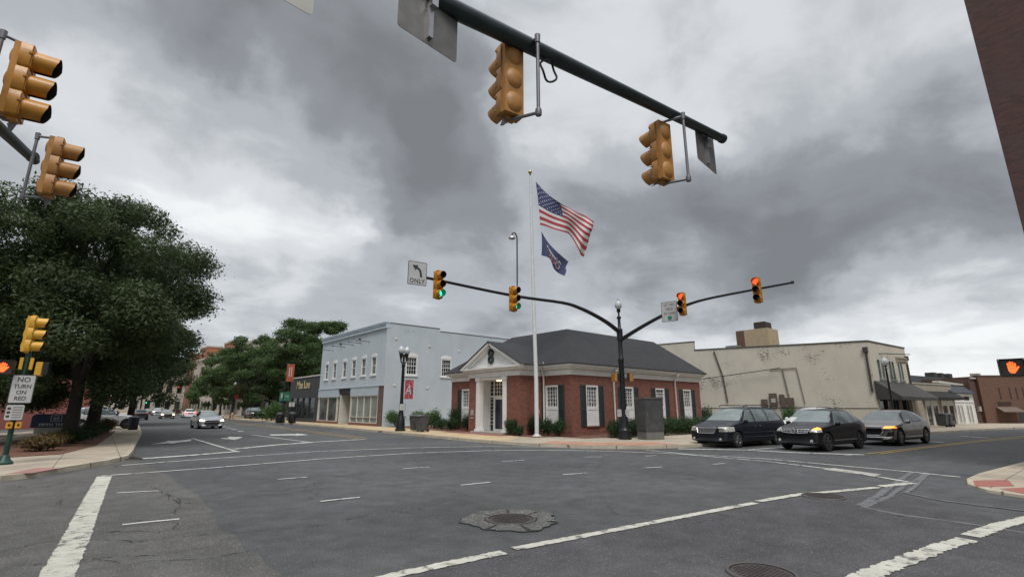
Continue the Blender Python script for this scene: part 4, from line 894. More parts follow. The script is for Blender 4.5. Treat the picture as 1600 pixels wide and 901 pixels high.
s3 = thing('dark_brick_building', (*rowp(13.45), .13), 0, 'dark brick building with a pale drainpipe between the white shop and the brown warehouse', 'building')
Cc = Pl(rowp(13.45), rowp(19.5)); mb = MB(); depthbox(mb, Cc, 0, Cc.L, .1, 4.6, 25); mb.build('wall', mat('dark_brown_wall', (.09, .05, .04), .9, var=.25, world=True), s3, world=True)
mb = MB(); A.box(mb, .6, 25, 3.5, 5.05, -18, -4); mb.build('rear_block', mat('charcoal_parapet', (.07, .072, .078), .8, world=True), s3, world=True)
mb = MB(); mb.tube([Cc.pt(.3, 4.62, .1), Cc.pt(1.9, 4.62, .1), Cc.pt(2.1, 4.4, .1), Cc.pt(3.2, .4, .12)], .07, 8); mb.build('drain_pipe', M_OFFW, s3, world=True)
mb = MB(); Cc.box(mb, 2.7, 3.4, 4.75, 5.2, -.6, .1); Cc.box(mb, .9, 1.4, 1.3, 1.8, 0, .15); mb.build('utility_box', M_PLAIN, s3, world=True)
for (a, w_) in ((18.6, .9), (20.6, .9), (22.9, 1.0)):
    mb = MB(); A.box(mb, a, a + w_, 5.051, 5.66, -5.4, -4.5); mb.build('roof_unit', mat('roof_unit_m', (.045, .042, .04), .7), s3, world=True, bev=.04)
mb = MB(); mb.tube([A.pt(7.2, 4.2, -3.8), A.pt(8.4, 5.85, -3.8), A.pt(9.0, 5.6, -3.8), A.pt(9.5, 4.3, -3.8)], .09, 8); mb.build('roof_pipe', M_BLACK, s3, world=True)
s4p = Vector(rowp(19.0)) + Vector((-1.0, .4)); s4 = thing('brown_brick_warehouse', (s4p.x, s4p.y, .13), 0, 'brown brick warehouse with narrow blind slots and a small porch at the right edge', 'building')
E_ = Pl(tuple(s4p + Vector((-3.0, 0))), tuple(s4p + Vector((9, -9.5)))); mb = MB(); depthbox(mb, E_, 0, E_.L, .1, 4.85, 4); mb.build('wall', M_BRICK3, s4, world=True)
for i in range(9):
    mb = MB(); E_.box(mb, 1.5 + i * .72 + (.5 if i == 0 else .9), 1.64 + i * .72 + (.5 if i == 0 else .9), 2.5, 3.7, 0, .02); mb.build('blind_slot', mat('slot_dark', (.06, .035, .028), .9), s4, world=True)
mb = MB(); E_.box(mb, 1.6, 3.0, 1.9, 2.25, 0, .04); mb.build('sign_board', MATS['slot_dark'], s4, world=True)
mb = MB(); v = [E_.pt(1.3, 1.75, 0), E_.pt(3.4, 1.75, 0), E_.pt(3.6, 1.3, .9), E_.pt(1.1, 1.3, .9)]; mb.prism(v, (0, 0, -.08)); mb.build('porch_roof', mat('porch_brown', (.16, .12, .09), .8, world=True), s4, world=True)
mb = MB(); E_.box(mb, 3.6, 4.6, .12, 1.6, 0, .03); mb.build('door', M_CHAR, s4, world=True)
mb = MB(); E_.box(mb, -.05, E_.L, 4.85, 4.95, -.4, .06); mb.build('coping', mat('dark_coping2', (.1, .1, .1), .7), s4, world=True)

# ---- tall dark brick corner building at the right edge ----------------
tb_ = thing('tall_brick_building', (20.0, .43, .13), 0, 'tall dark red brick building cut off by the right edge of the picture', 'building')
mb = MB(); f = Pl((20.0, .43), (20.0 + 26, .43 - 4.2))
mb.prism([(20.0, .43, .1), (20.0, -26, .1), (46, -30, .1), (46, -3.8, .1)], (0, 0, 22)); mb.build('brick_wall', M_BRICK2, tb_, world=True)
W_ = Pl((20.0, .43), (20.0, -26.0))
for z in (1.2, 5.0, 8.8, 12.6):
    for k in range(5):
        mb = MB(); mb.box((19.94, -8.4 - k * 3.6, z), (20.0, -7.0 - k * 3.6, z + 2.0)); wo_ = mb.build('window', M_WHITE, tb_, world=True)
        mb = MB(); mb.box((19.92, -8.3 - k * 3.6, z + .1), (19.94, -7.1 - k * 3.6, z + 1.9)); mb.build('pane', M_GLASS, wo_, world=True)

# ---- pink wall, distant buildings -------------------------------------
pk = thing('pink_brick_building', (-22, 52, .13), 0, 'low faded red painted building behind the left trees and bank sign', 'building')
mb = MB(); mb.box((-60, 52, .1), (1.6, 70, 4.7)); mb.build('wall', M_PINK, pk, world=True); mb = MB(); mb.box((-60, 51.9, 4.7), (1.7, 70, 4.85)); mb.build('coping', M_OFFW, pk, world=True)
wb = thing('white_low_building', (2, 70, .13), 0, 'low white building with a red band glimpsed between the left tree trunks', 'building')
mb = MB(); mb.box((-3, 82, .1), (4.5, 95, 4.2)); mb.build('wall', M_OFFW, wb, world=True); mb = MB(); mb.box((-3.1, 81.9, 2.5), (4.6, 95, 3.0)); mb.build('red_band', mat('red_band', (.35, .05, .04), .6), wb, world=True)
def facade_block(name, label, x0, y0, x1, y1, h, m, rows, cols_w, cols_s, glass=M_GLASS):
    t = thing(name, (x0, y0, .13), 0, label, 'building'); mb = MB(); mb.box((x0, y0, .1), (x1, y1, h)); mb.build('wall', m, t, world=True)
    for (W, n) in ((Pl((x0, y1), (x0, y0)), cols_w), (Pl((x0, y0), (x1, y0)), cols_s)):
        for i in range(n):
            a = W.L * (i + .5) / n; hw = W.L / n * .26
            for (z0, z1) in rows:
                q = MB(); W.box(q, a - hw, a + hw, z0, z1, .0, .06); q.build('window', glass, t, world=True)
    mb = MB(); mb.box((x0 - .3, y0 - .3, h), (x1 + .3, y1 + .3, h + .5)); mb.build('parapet', m, t, world=True); return t
facade_block('courthouse', 'large beige stone building with tall vertical windows beyond the street trees', 28, 112, 52, 186, 15.4, M_BEIGE, [(1.2, 3.4), (5.5, 11.5)], 16, 6)
facade_block('stone_office', 'pale stone office block closing the far end of the street', 17, 196, 27.5, 230, 17, M_BEIGE, [(1.2, 3.6), (6.2, 10.2), (11.8, 15.0)], 6, 4)
facade_block('stone_annex', 'lower pale stone wing with small windows at the far left end of the street', -2, 197, 16.6, 225, 10.5, M_BEIGE, [(1.2, 3.4), (5.4, 7.6)], 5, 6)
ft = thing('brick_stair_tower', (28.5, 188, .1), 0, 'narrow brown brick tower between the far beige buildings', 'tower'); mb = MB(); mb.box((27.3, 188, .1), (30.2, 194, 18.5)); mb.build('wall', mat('brown_tower', (.25, .12, .085), .9, world=True), ft, world=True)
mb = MB(); mb.box((27.1, 187.8, 18.5), (30.4, 194.2, 19)); mb.build('coping', M_BEIGE, ft, world=True)
for (x0, x1, y0, h0, h1, nm, lb) in ((31.6, 36.0, 190, 12, 21.2, 'brick_roof_tower', 'orange brick block rising behind the trees, left of the wider one'), (39.0, 49.0, 190, 14, 23.8, 'brick_office_block', 'wide orange brick block rising behind the trees near the blue building')):
    t = thing(nm, (x0, y0, .1), 0, lb, 'building'); mb = MB(); mb.box((x0, y0, .1), (x1, y0 + 14, h1)); mb.build('wall', mat('orange_brick', (.36, .14, .08), .9, world=True), t, world=True)
    mb = MB(); mb.box((x0 - .2, y0 - .2, h1), (x1 + .2, y0 + 14.2, h1 + .5)); mb.build('coping', M_BEIGE, t, world=True)
    for k in range(3):
        q = MB(); q.box((x0 + .8, y0 - .06, h1 - 6 - k * 4), (x1 - .8, y0, h1 - 4.2 - k * 4)); q.build('window_band', M_GLASS2, t, world=True)
sp3 = thing('dark_storefronts', (22, 66, .1), 0, 'dim single storey storefronts shaded by the street trees left of the charcoal shop', 'building')
mb = MB(); mb.box((26, 70, .1), (40, 112, 4.4)); mb.build('wall', mat('dim_brick', (.10, .075, .06), .9, world=True), sp3, world=True)  # tree shade is put into the dark wall colour
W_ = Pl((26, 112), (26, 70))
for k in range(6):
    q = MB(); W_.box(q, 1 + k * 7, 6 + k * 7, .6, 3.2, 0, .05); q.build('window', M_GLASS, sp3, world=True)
# ------------------------------------------------------------------ signals, poles, signs
def visor(mb, cx, cz, r, L, n=22):
    """cap visor: open at the bottom, shorter at the lower lips; local front = -Y"""
    a0, a1 = R(-80), R(260); outer, inner = [], []
    for i in range(n + 1):
        a = a0 + (a1 - a0) * i / n; up = (math.sin(a) + .8) / 1.8; l = L * (1 - .24 * max(0, min(1, (.2 - math.sin(a)) / 1.2)))
        for (lst, rr) in ((outer, r), (inner, r - .007)):
            lst.append(((cx + math.cos(a) * rr, 0, cz + math.sin(a) * rr), (cx + math.cos(a) * rr * .97, -l, cz + math.sin(a) * rr * .97)))
    for lst, mi in ((outer, 0), (inner, 1)):
        mb.cur = mi; vs = [p for q in lst for p in q]; mb.add(vs, [(2 * i, 2 * i + 1, 2 * i + 3, 2 * i + 2) for i in range(n)])
    mb.cur = 0; vs = [q[1] for q in outer] + [q[1] for q in inner]; k = n + 1; mb.add(vs, [(i, i + 1, k + i + 1, k + i) for i in range(n)])
SIGS = []
def signal(loc, yaw, lit_, label, m=M_YELL, mount=None, group=None, visor_len=.27, cls='traffic_signal'):
    t = thing(cls, loc, yaw, label, 'traffic light', group)
    names = ['red', 'amber', 'green']
    hb = MB()
    for i in range(3):
        z = .18 + (2 - i) * .355
        hb.prism([(-.155, 0, z - .172), (.155, 0, z - .172), (.172, 0, z - .15), (.172, 0, z + .15), (.155, 0, z + .172), (-.155, 0, z + .172), (-.172, 0, z + .15), (-.172, 0, z - .15)], (0, .12, 0))
        prof = []                                              # rounded rear shell of each section
        vs = []; n = 10; m_ = 8
        for a in range(n + 1):
            th = math.pi * a / n
            for b in range(m_ + 1):
                ph = math.pi * b / m_
                vs.append((math.cos(th) * .155 * math.sin(ph) ** .6, .12 + math.sin(th) * .12 * math.sin(ph) ** .6, z - math.cos(ph) * .165))
        hb.add(vs, [(a * (m_ + 1) + b, a * (m_ + 1) + b + 1, (a + 1) * (m_ + 1) + b + 1, (a + 1) * (m_ + 1) + b) for a in range(n) for b in range(m_)])
    hb.prism([(-.15, .0, .004), (.15, 0, .004), (.15, 0, 1.066), (-.15, 0, 1.066)], (0, .19, 0))
    hb.cbox((0, .06, 1.085), (.16, .1, .04)); hb.cbox((0, .06, -.015), (.16, .1, .04))
    hb.build('housing', m, t, smooth=True, bev=.004)
    for i in range(3):
        z = .18 + (2 - i) * .355
        dm = MB(); dm.box((-.165, -.012, z - .165), (.165, 0, z + .165)); dm.box((.165, -.004, z + .08), (.19, .022, z + .12)); dm.box((.165, -.004, z - .12), (.19, .022, z - .08)); dm.box((-.186, -.006, z + .02), (-.165, .03, z + .06));  d = dm.build('door', m, t, bev=.006)
        vb = MB(); visor(vb, 0, z, .145, visor_len); v_ = vb.build('visor', [m, M_DARK], t, smooth=True)
        lm = {'red': M_RED, 'green': M_GRN}.get(names[i]) if lit_ == names[i] else M_LENS
        lb = MB(); lb.lathe([(.13, .013), (.11, .035), (.06, .05), (.001, .055)], 20, (0, 0, z), Matrix.Rotation(R(90), 3, 'X')); lb.build('lens', lm, t, smooth=True)
    if mount:                                                  # pipe bracket behind the head, hung from the arm at (dx, dy, ztop)
        dx, dy, zt = mount; b = MB()
        b.tube([(dx, dy, zt), (dx, dy, -.04)], .024, 10)
        b.tube([(0, .08, 1.10), (dx, dy, min(zt, 1.12))], .022, 8); b.tube([(0, .08, -.03), (dx, dy, -.03)], .022, 8)
        b.lathe([(.04, -.04), (.045, 0), (.04, .05)], 10, (dx, dy, -.03))
        b.lathe([(.035, -.06), (.04, .06)], 10, (dx, dy, zt)); b.prism([(-.02, -.01, -.03), (.1, .12, -.03), (.14, .08, -.15)], (.01, .01, 0))
        b.build('mounting_bracket', mat('grey_bracket', (.20, .20, .21), .45, metal=.6, var=.2), t, smooth=True)
    SIGS.append(t); return t
def plate(mb, w_, h_, th=.004, r=.04, z0=0):
    pts = []
    for cx, cy, a0 in ((w_ / 2 - r, h_ / 2 - r, 0), (-w_ / 2 + r, h_ / 2 - r, 90), (-w_ / 2 + r, -h_ / 2 + r, 180), (w_ / 2 - r, -h_ / 2 + r, 270)):
        for k in range(5): a = R(a0 + k * 22.5); pts.append((cx + math.cos(a) * r, cy + math.sin(a) * r, z0))
    mb.prism(pts, (0, 0, th))
def sign(name, loc, facing, w_, h_, label, face=M_SIGNW, back=M_ALUS, border=True, cat='sign', tilt=0):
    t = thing(name, loc, 0, label, cat); M0 = stand((0, 0, 0), facing) @ Matrix.Rotation(R(tilt), 4, 'Z')
    mb = MB(); plate(mb, w_, h_, .006); mb.v = [M0 @ p for p in mb.v]; mb.build('plate', back, t)
    mb = MB(); plate(mb, w_ - .004, h_ - .004, .002, .038, .006)
    mb.v = [M0 @ p for p in mb.v]; mb.build('face', M_SIGNK if border else face, t)
    if border:
        mb = MB(); plate(mb, w_ - .045, h_ - .045, .002, .03, .0085); mb.v = [M0 @ p for p in mb.v]; mb.build('panel', face, t)
    return t, M0 @ Matrix.Translation((0, 0, .0115))

# ---- NE corner ornamental signal pole with two mast arms ----------------
px_, py_ = 21.45, 15.87
pole = thing('signal_pole', (px_, py_, .13), 0, 'black ornamental signal pole with lantern top and two curved mast arms', 'signal pole')
mb = MB(); mb.lathe([(.34, 0), (.34, .12), (.30, .14), (.29, .40), (.32, .44), (.27, .50), (.24, .62), (.20, .95), (.155, 1.25)], 16); mb.build('base', M_BLACK, pole, smooth=True)
mb = MB(); mb.lathe([(.145, 1.2), (.14, 3.2), (.145, 3.9), (.165, 3.95), (.165, 4.05), (.13, 4.1), (.125, 5.0), (.16, 5.02), (.16, 5.6), (.12, 5.65), (.085, 5.7), (.075, 6.15), (.12, 6.2), (.12, 6.28), (.05, 6.32), (.045, 6.5), (.10, 6.56), (.11, 6.68), (.06, 6.74)], 16); mb.build('shaft', M_BLACK, pole, smooth=True)
M_GLOBE = mat('lamp_globe', (.62, .66, .66), .18, var=.12, vs=6); M_GLOBE.node_tree.nodes['Principled BSDF'].inputs['Transmission Weight'].default_value = .25
def acorn(mb, c, s=1.0): mb.lathe([(.10 * s, 0), (.19 * s, .10 * s), (.21 * s, .22 * s), (.17 * s, .36 * s), (.09 * s, .45 * s), (.05 * s, .48 * s), (.03 * s, .52 * s)], 16, c)
mb = MB(); acorn(mb, (0, 0, 6.72), .95); mb.build('lantern_globe', M_GLOBE, pole, smooth=True)
mb = MB(); mb.lathe([(.06, 7.18), (.07, 7.22), (.02, 7.26), (.035, 7.31), (.004, 7.36)], 10); mb.build('finial', M_GLOBE, pole, smooth=True)
aL = [(0, 0, 5.45), (-1.0, 0, 5.85), (-2.1, 0, 6.15), (-3.2, 0, 6.36), (-4.4, 0, 6.45), (-7.6, 0, 6.33), (-12.1, 0, 6.38)]
def smooth_path(P, k=4):
    P = [Vector(p) for p in P]; out = []
    for i in range(len(P) - 1):
        a = P[max(i - 1, 0)]; b = P[i]; c = P[i + 1]; d = P[min(i + 2, len(P) - 1)]
        for j in range(k):
            t = j / k; out.append(.5 * ((2 * b) + (c - a) * t + (2 * a - 5 * b + 4 * c - d) * t * t + (3 * b - 3 * c + d - a) * t ** 3))
    out.append(P[-1]); return out
def tap(n, a, b): return [a + (b - a) * i / (n - 1) for i in range(n)]
p_ = smooth_path(aL); mb = MB(); mb.tube(p_, tap(len(p_), .12, .055), 12); mb.build('mast_arm', M_BLACK, pole, smooth=True)
aR = [(0, 0, 5.02), (0, -1.2, 5.50), (0, -2.6, 5.98), (0, -4.0, 6.32), (0, -5.4, 6.46), (0, -8.75, 6.52)]
p_ = smooth_path(aR); mb = MB(); mb.tube(p_, tap(len(p_), .11, .045), 12); mb.lathe([(.06, 0), (.06, .1), (.02, .12)], 8, (0, -8.7, 6.47)); mb.build('mast_arm', M_BLACK, pole, smooth=True)
# heads on that pole
s = signal((9.92, 15.6, 5.72), R(2), 'green', 'amber three light signal showing green next to the ONLY sign')
s = signal((13.75, 15.6, 5.72), R(4), 'green', 'amber three light signal showing green under the traffic camera')
s = signal((21.2, 12.0, 5.95), R(-80), 'red', 'amber three light signal showing red beside the left turn yield sign')
s = signal((21.2, 8.5, 6.0), R(-80), 'red', 'amber three light signal showing red nearest the tip of its arm')
t, Mt = sign('turn_sign', (9.02, 15.72, 6.56), -100, .74, .90, 'white sign with a curved left arrow over the word ONLY')
text_mesh('ONLY', .235, M_SIGNK, 'lettering', t, Mt @ Matrix.Translation((0, -.30, 0)), .003, sx=.88, bold=.004, space=1.1)
ar = MB(); pth = smooth_path([(-.05, .225, 0), (.055, .165, 0), (.118, .055, 0), (.147, -.137, 0)], 5)
for i in range(len(pth) - 1):
    d = (pth[min(i + 1, len(pth) - 1)] - pth[max(i - 1, 0)]).normalized(); d2 = (pth[min(i + 2, len(pth) - 1)] - pth[i]).normalized()
    n1, n2 = Vector((-d.y, d.x, 0)) * .040, Vector((-d2.y, d2.x, 0)) * .040
    ar.poly([pth[i] + n1 + Vector((0, 0, .003)), pth[i + 1] + n2 + Vector((0, 0, .003)), pth[i + 1] - n2 + Vector((0, 0, .003)), pth[i] - n1 + Vector((0, 0, .003))])
ar.poly([(-.215, .30, .0034), (-.07, .105, .0034), (-.035, .21, .0034), (.02, .318, .0034)])
ar.v = [Mt @ p for p in ar.v]; ar.build('arrow', M_SIGNK, t)
t, Mt = sign('yield_sign', (21.3, 12.75, 6.23), -171, .80, .98, 'white sign reading LEFT TURN YIELD ON GREEN behind the red signal')
for (tx, y, s_) in (('LEFT TURN', .33, .135), ('YIELD', .12, .19), ('ON GREEN', -.09, .14)): text_mesh(tx, s_, M_SIGNK, 'lettering', t, Mt @ Matrix.Translation((0, y, 0)), .003, sx=.8, bold=0)
b = MB(); b.lathe([(.11, 0), (.11, .003)], 20, (0, -.31, 0)); b.v = [Mt @ p for p in b.v]; b.build('green_ball', mat('sign_green', (.02, .22, .13), .5, var=0), t)
# traffic camera on a gooseneck riser
cam_t = thing('traffic_camera', (14.15, 15.87, 6.2), 0, 'thin black gooseneck mast carrying a small dome camera above the arm', 'camera')
mb = MB(); mb.tube([(0, 0, -.0), (0, 0, 2.9), (-.02, 0, 3.05), (-.10, 0, 3.17), (-.2, 0, 3.19), (-.29, 0, 3.12), (-.31, 0, 3.0)], .03, 8); mb.build('riser', M_BLACK, cam_t, smooth=True)
mb = MB(); mb.lathe([(.05, 3.02), (.13, 2.96), (.15, 2.90), (.13, 2.86), (.06, 2.84)], 14, (-.31, 0, 0)); mb.build('dome', M_ALU, cam_t, smooth=True)
# pedestrian heads on the pole (seen edge on)
def ped(loc, yaw, label, showing=True, m=M_DARK, cls='pedestrian_signal'):
    t = thing(cls, loc, yaw, label, 'pedestrian signal')
    mb = MB(); mb.box((-.22, 0, 0), (.22, .16, .40)); mb.build('housing', m, t, bev=.015)
    mb = MB(); mb.box((-.23, -.14, .39), (.23, .0, .405)); mb.box((-.235, -.13, .02), (-.22, 0, .39)); mb.box((.22, -.13, .02), (.235, 0, .39)); mb.build('hood', M_DARK, t)
    mb = MB(); mb.box((-.20, -.006, .02), (.20, 0, .38)); mb.build('screen', mat('ped_screen', (.05, .035, .032), .25, var=.15), t)
    if showing:
        h = MB(); M0 = Matrix.Translation((0, -.009, .2)) @ Matrix.Rotation(R(90), 4, 'X')
        def cap(x0, y0, x1, y1, r):
            p = []; d = Vector((x1 - x0, y1 - y0)).normalized(); n_ = Vector((-d.y, d.x))
            base = math.atan2(d.y, d.x)
            for k in range(7): a = base - math.pi / 2 + math.pi * k / 6; p.append((x1 + math.cos(a) * r, y1 + math.sin(a) * r, 0))
            for k in range(7): a = base + math.pi / 2 + math.pi * k / 6; p.append((x0 + math.cos(a) * r, y0 + math.sin(a) * r, 0))
            h.prism(p, (0, 0, .002))
        for q in ((-.055, .0, -.062, .095, .017), (-.02, .02, -.022, .125, .017), (.017, .02, .02, .115, .017), (.052, .0, .06, .085, .016), (.05, -.07, .105, .01, .018)): cap(*q)
        h.prism([(-.078, .02, .0005), (-.07, -.08, .0005), (-.035, -.13, .0005), (.03, -.13, .0005), (.07, -.07, .0005), (.07, .02, .0005)], (0, 0, .002))
        h.v = [M0 @ p for p in h.v]; h.build('hand_symbol', lit('hand_orange', (1, .15, .03), (1, .085, .015), 1.7), t)
    return t
def at_pole(dx, dy, z): return (px_ + dx, py_ + dy, z)
ped(at_pole(-.28, .18, 3.0), R(60), 'pedestrian signal seen edge on, left side of the black pole', False, M_YELL2)
ped(at_pole(.22, -.34, 3.0), R(-150), 'pedestrian signal seen edge on, right side of the black pole', False, M_YELL2)
for (dx, dy, lb) in ((-.20, .12, 'small push button sign on the left of the black pole'), (.04, -.20, 'small push button sign on the right of the black pole')):
    t, Mt = sign('button_sign', (px_ + dx, py_ + dy, 1.42), -125 if dx > 0 else -160, .22, .36, lb, border=False)
    b = MB(); [b.box((-.08, -.1 + k * .07, 0), (.08, -.08 + k * .07, .002)) for k in range(4)]; b.v = [Mt @ p for p in b.v]; b.build('print', mat('print_grey', (.25, .25, .25), .6, var=0), t)
# control cabinet
cb_ = thing('control_cabinet', (22.5, 15.05, .13), R(-20), 'tall bare metal signal control cabinet beside the black pole', 'cabinet')
M_CAB = mat('cabinet_metal', (.17, .175, .18), .42, metal=.65, var=.22, vs=3, bs=.05, bsc=30)
mb = MB(); mb.box((-.55, -.42, .38), (.55, .42, 1.98)); mb.build('body', M_CAB, cb_, bev=.012)
mb = MB(); mb.box((-.58, -.45, 1.98), (.58, .45, 2.06)); mb.build('lid', mat('cabinet_lid', (.30, .30, .30), .4, metal=.7), cb_, bev=.01)
mb = MB(); mb.box((-.53, -.40, .0), (.53, .40, .38)); mb.build('plinth', mat('cabinet_plinth', (.24, .25, .24), .5, metal=.5), cb_, bev=.01)
mb = MB(); mb.box((-.50, -.435, .44), (.50, -.42, 1.93)); d_ = mb.build('door', M_CAB, cb_, bev=.004)
mb = MB(); mb.box((-.46, -.47, 1.1), (-.43, -.435, 1.28)); mb.build('handle', M_ALU, d_)
mb = MB(); mb.box((-.562, -.38, .44), (-.55, .38, 1.93)); mb.build('door', M_CAB, cb_, bev=.004)
# flagpole
fp = thing('flagpole', (19.95, 20.75, .13), 0, 'tall white tapered flagpole with a gold ball in front of the bank', 'flagpole')
top = 15.85; mb = MB(); lean = Vector((-.18, .16, 0))
mb.tube([(0, 0, .0), (0, 0, 3), tuple(lean * .5 + Vector((0, 0, top * .5))), tuple(lean + Vector((0, 0, top)))], [.125, .12, .10, .06], 16); mb.build('pole', mat('pole_white', (.66, .68, .68), .3, var=.06), fp, smooth=True)
mb = MB(); mb.lathe([(.26, 0), (.24, .04), (.15, .09), (.12, .14)], 18); mb.build('flash_collar', M_OFFW, fp, smooth=True)
tp = Vector(fp.location) + lean + Vector((0, 0, top))
mb = MB(); mb.lathe([(.03, 0), (.06, .05), (.06, .09), (.03, .12), (.09, .16), (.125, .25), (.09, .34), (.01, .38)], 14, tuple(lean + Vector((0, 0, top)))); mb.build('gold_ball', mat('gold', (.42, .30, .11), .35, metal=.8, var=.1), fp, smooth=True)
mb = MB(); mb.tube([(.12, -.05, 1.2), tuple(lean + Vector((.09, -.04, top - .2)))], .008, 5); mb.build('halyard', M_OFFW, fp)
mb = MB(); mb.cbox((.11, -.06, 1.35), (.05, .05, .2)); mb.build('cleat', M_OFFW, fp)
# flags: cloth surfaces in a vertical plane through the pole, blown along the street
def planeP(x, y, off=0.0):              # plane through pole roughly square to the view
    n = Vector((FW[0], FW[1], 0)); base = Vector((19.95, 20.75, 0)); r = ray(x, y); t_ = (base.dot(n) + off) / r.dot(n)
    return Vector((r.x * t_, r.y * t_, CH + r.z * t_))
def lerpc(P, t):
    t = max(0, min(1, t)) * (len(P) - 1); i = min(int(t), len(P) - 2); f = t - i
    a = P[max(i - 1, 0)]; b = P[i]; c = P[i + 1]; d = P[min(i + 2, len(P) - 1)]
    return tuple(.5 * (2 * b[k] + (c[k] - a[k]) * f + (2 * a[k] - 5 * b[k] + 4 * c[k] - d[k]) * f * f + (3 * b[k] - 3 * c[k] + d[k] - a[k]) * f ** 3) for k in (0, 1))
def coons(T, Bm, Lf, Rt):
    def f(u, v):
        t_, b_, l_, r_ = lerpc(T, u), lerpc(Bm, u), lerpc(Lf, v), lerpc(Rt, v)
        return tuple((1 - v) * t_[k] + v * b_[k] + (1 - u) * l_[k] + u * r_[k] - ((1 - u) * (1 - v) * T[0][k] + u * (1 - v) * T[-1][k] + (1 - u) * v * Bm[0][k] + u * v * Bm[-1][k]) for k in (0, 1))
    return f
q = lambda x, y: (820 + x / 5.008, 260 + y / 5.008)
usf = coons([q(85, 118), q(160, 200), q(240, 262), q(320, 312), q(400, 355), q(470, 385), q(540, 432)],
            [q(120, 458), q(165, 468), q(230, 492), q(300, 512), q(345, 530), q(385, 585), q(425, 660), q(440, 695), q(462, 708)],
            [q(85, 118), q(100, 230), q(112, 350), q(120, 458)], [q(540, 432), q(532, 480), q(510, 540), q(490, 620), q(462, 708)])
def US(u, v, off=0):
    x, y = usf(u, v); return planeP(x, y, .30 * math.sin(u * 9 - v * 2.2) * u ** .7 + .16 * math.sin(u * 17 + v * 5) * u + .45 * u + off)
us = thing('american_flag', tuple(US(0, .5)), 0, 'American flag of stars and stripes flying from the top of the flagpole', 'flag')
M_FR = mat('flag_red', (.36, .035, .05), .8, var=.1); M_FW = mat('flag_white', (.60, .59, .57), .8, var=.06); M_FB = mat('flag_blue', (.035, .045, .13), .8, var=.12)
NU, NV = 60, 52; mb = MB()
vs = [US(i / NU, j / NV) for i in range(NU + 1) for j in range(NV + 1)]
ix = lambda i, j: i * (NV + 1) + j
for i in range(NU):
    for j in range(NV):
        pass
mb.v = vs
for i in range(NU):
    for j in range(NV):
        stripe = j // 4; cant = (i < NU * .4 and stripe < 7)
        mb.f.append([ix(i, j), ix(i + 1, j), ix(i + 1, j + 1), ix(i, j + 1)]); mb.mi.append(2 if cant else (0 if stripe % 2 == 0 else 1))
mb.build('cloth', [M_FR, M_FW, M_FB], us, world=True, smooth=True)
st = MB()
for rrow in range(9):
    nst = 6 if rrow % 2 == 0 else 5
    for k in range(nst):
        u0 = .4 * ((2 * k + 1 + rrow % 2) / 12); v0 = (7 / 13) * ((rrow + 1) / 10)
        for off in (-.02, .02):
            pts = []
            for a in range(10):
                rr_ = (.0155 if a % 2 == 0 else .0065); an = math.pi / 2 + a * math.pi / 5
                pts.append(US(max(0.001, u0 + math.cos(an) * rr_ * .75), v0 - math.sin(an) * rr_ * 1.35, off))
            st.poly(pts)
st.build('stars', M_FW, us, world=True)
amf = coons([q(130, 508), q(180, 590), q(250, 665), q(342, 745)], [q(130, 695), q(195, 722), q(225, 795), q(265, 835), q(312, 856)], [q(130, 508), q(134, 600), q(130, 695)], [q(342, 745), q(320, 790), q(325, 815), q(312, 856)])
def AM(u, v, off=0):
    x, y = amf(u, v); return planeP(x, y, .16 * math.sin(u * 8 + v * 2) * u + .3 * u + off)
am = thing('blue_flag', tuple(AM(0, .5)), 0, 'smaller blue flag with white lettering and ribbon flying under the American flag', 'flag')
mb = MB(); mb.v = [AM(i / 30, j / 20) for i in range(31) for j in range(21)]
mb.f = [[i * 21 + j, (i + 1) * 21 + j, (i + 1) * 21 + j + 1, i * 21 + j + 1] for i in range(30) for j in range(20)]; mb.mi = [0] * len(mb.f)
mb.build('cloth', mat('flag_navy', (.05, .06, .14), .8, var=.1), am, world=True, smooth=True)
Ma = w2l(am)
text_mesh('AMERICA', .2, M_FW, 'lettering', am, None, .0, sx=1, bold=.006, fn=lambda p: Ma @ AM(min(.98, max(.02, .53 + p.x * .72)), min(.97, .36 - p.y * 1.05), -.03))
def ribbon(pts, wd, m, nm):
    mb = MB(); out = smooth_path([(a, b, 0) for a, b in pts], 6)
    for a, b in zip(out[:-1], out[1:]):
        d = (b - a).normalized(); n_ = Vector((-d.y, d.x, 0)) * wd
        mb.poly([AM(*(a + n_)[:2], -.035), AM(*(b + n_)[:2], -.035), AM(*(b - n_)[:2], -.035), AM(*(a - n_)[:2], -.035)])
    mb.build(nm, m, am, world=True)
ribbon([(.25, .60), (.31, .52), (.36, .60), (.28, .80), (.40, .80), (.42, .60), (.52, .56), (.54, .74), (.44, .80)], .018, mat('ribbon_red', (.42, .10, .13), .7, var=0), 'ribbon')
ribbon([(.60, .62), (.68, .54), (.75, .64), (.70, .82), (.61, .78), (.60, .62)], .018, mat('ribbon_pale', (.5, .35, .38), .7, var=0), 'ribbon')

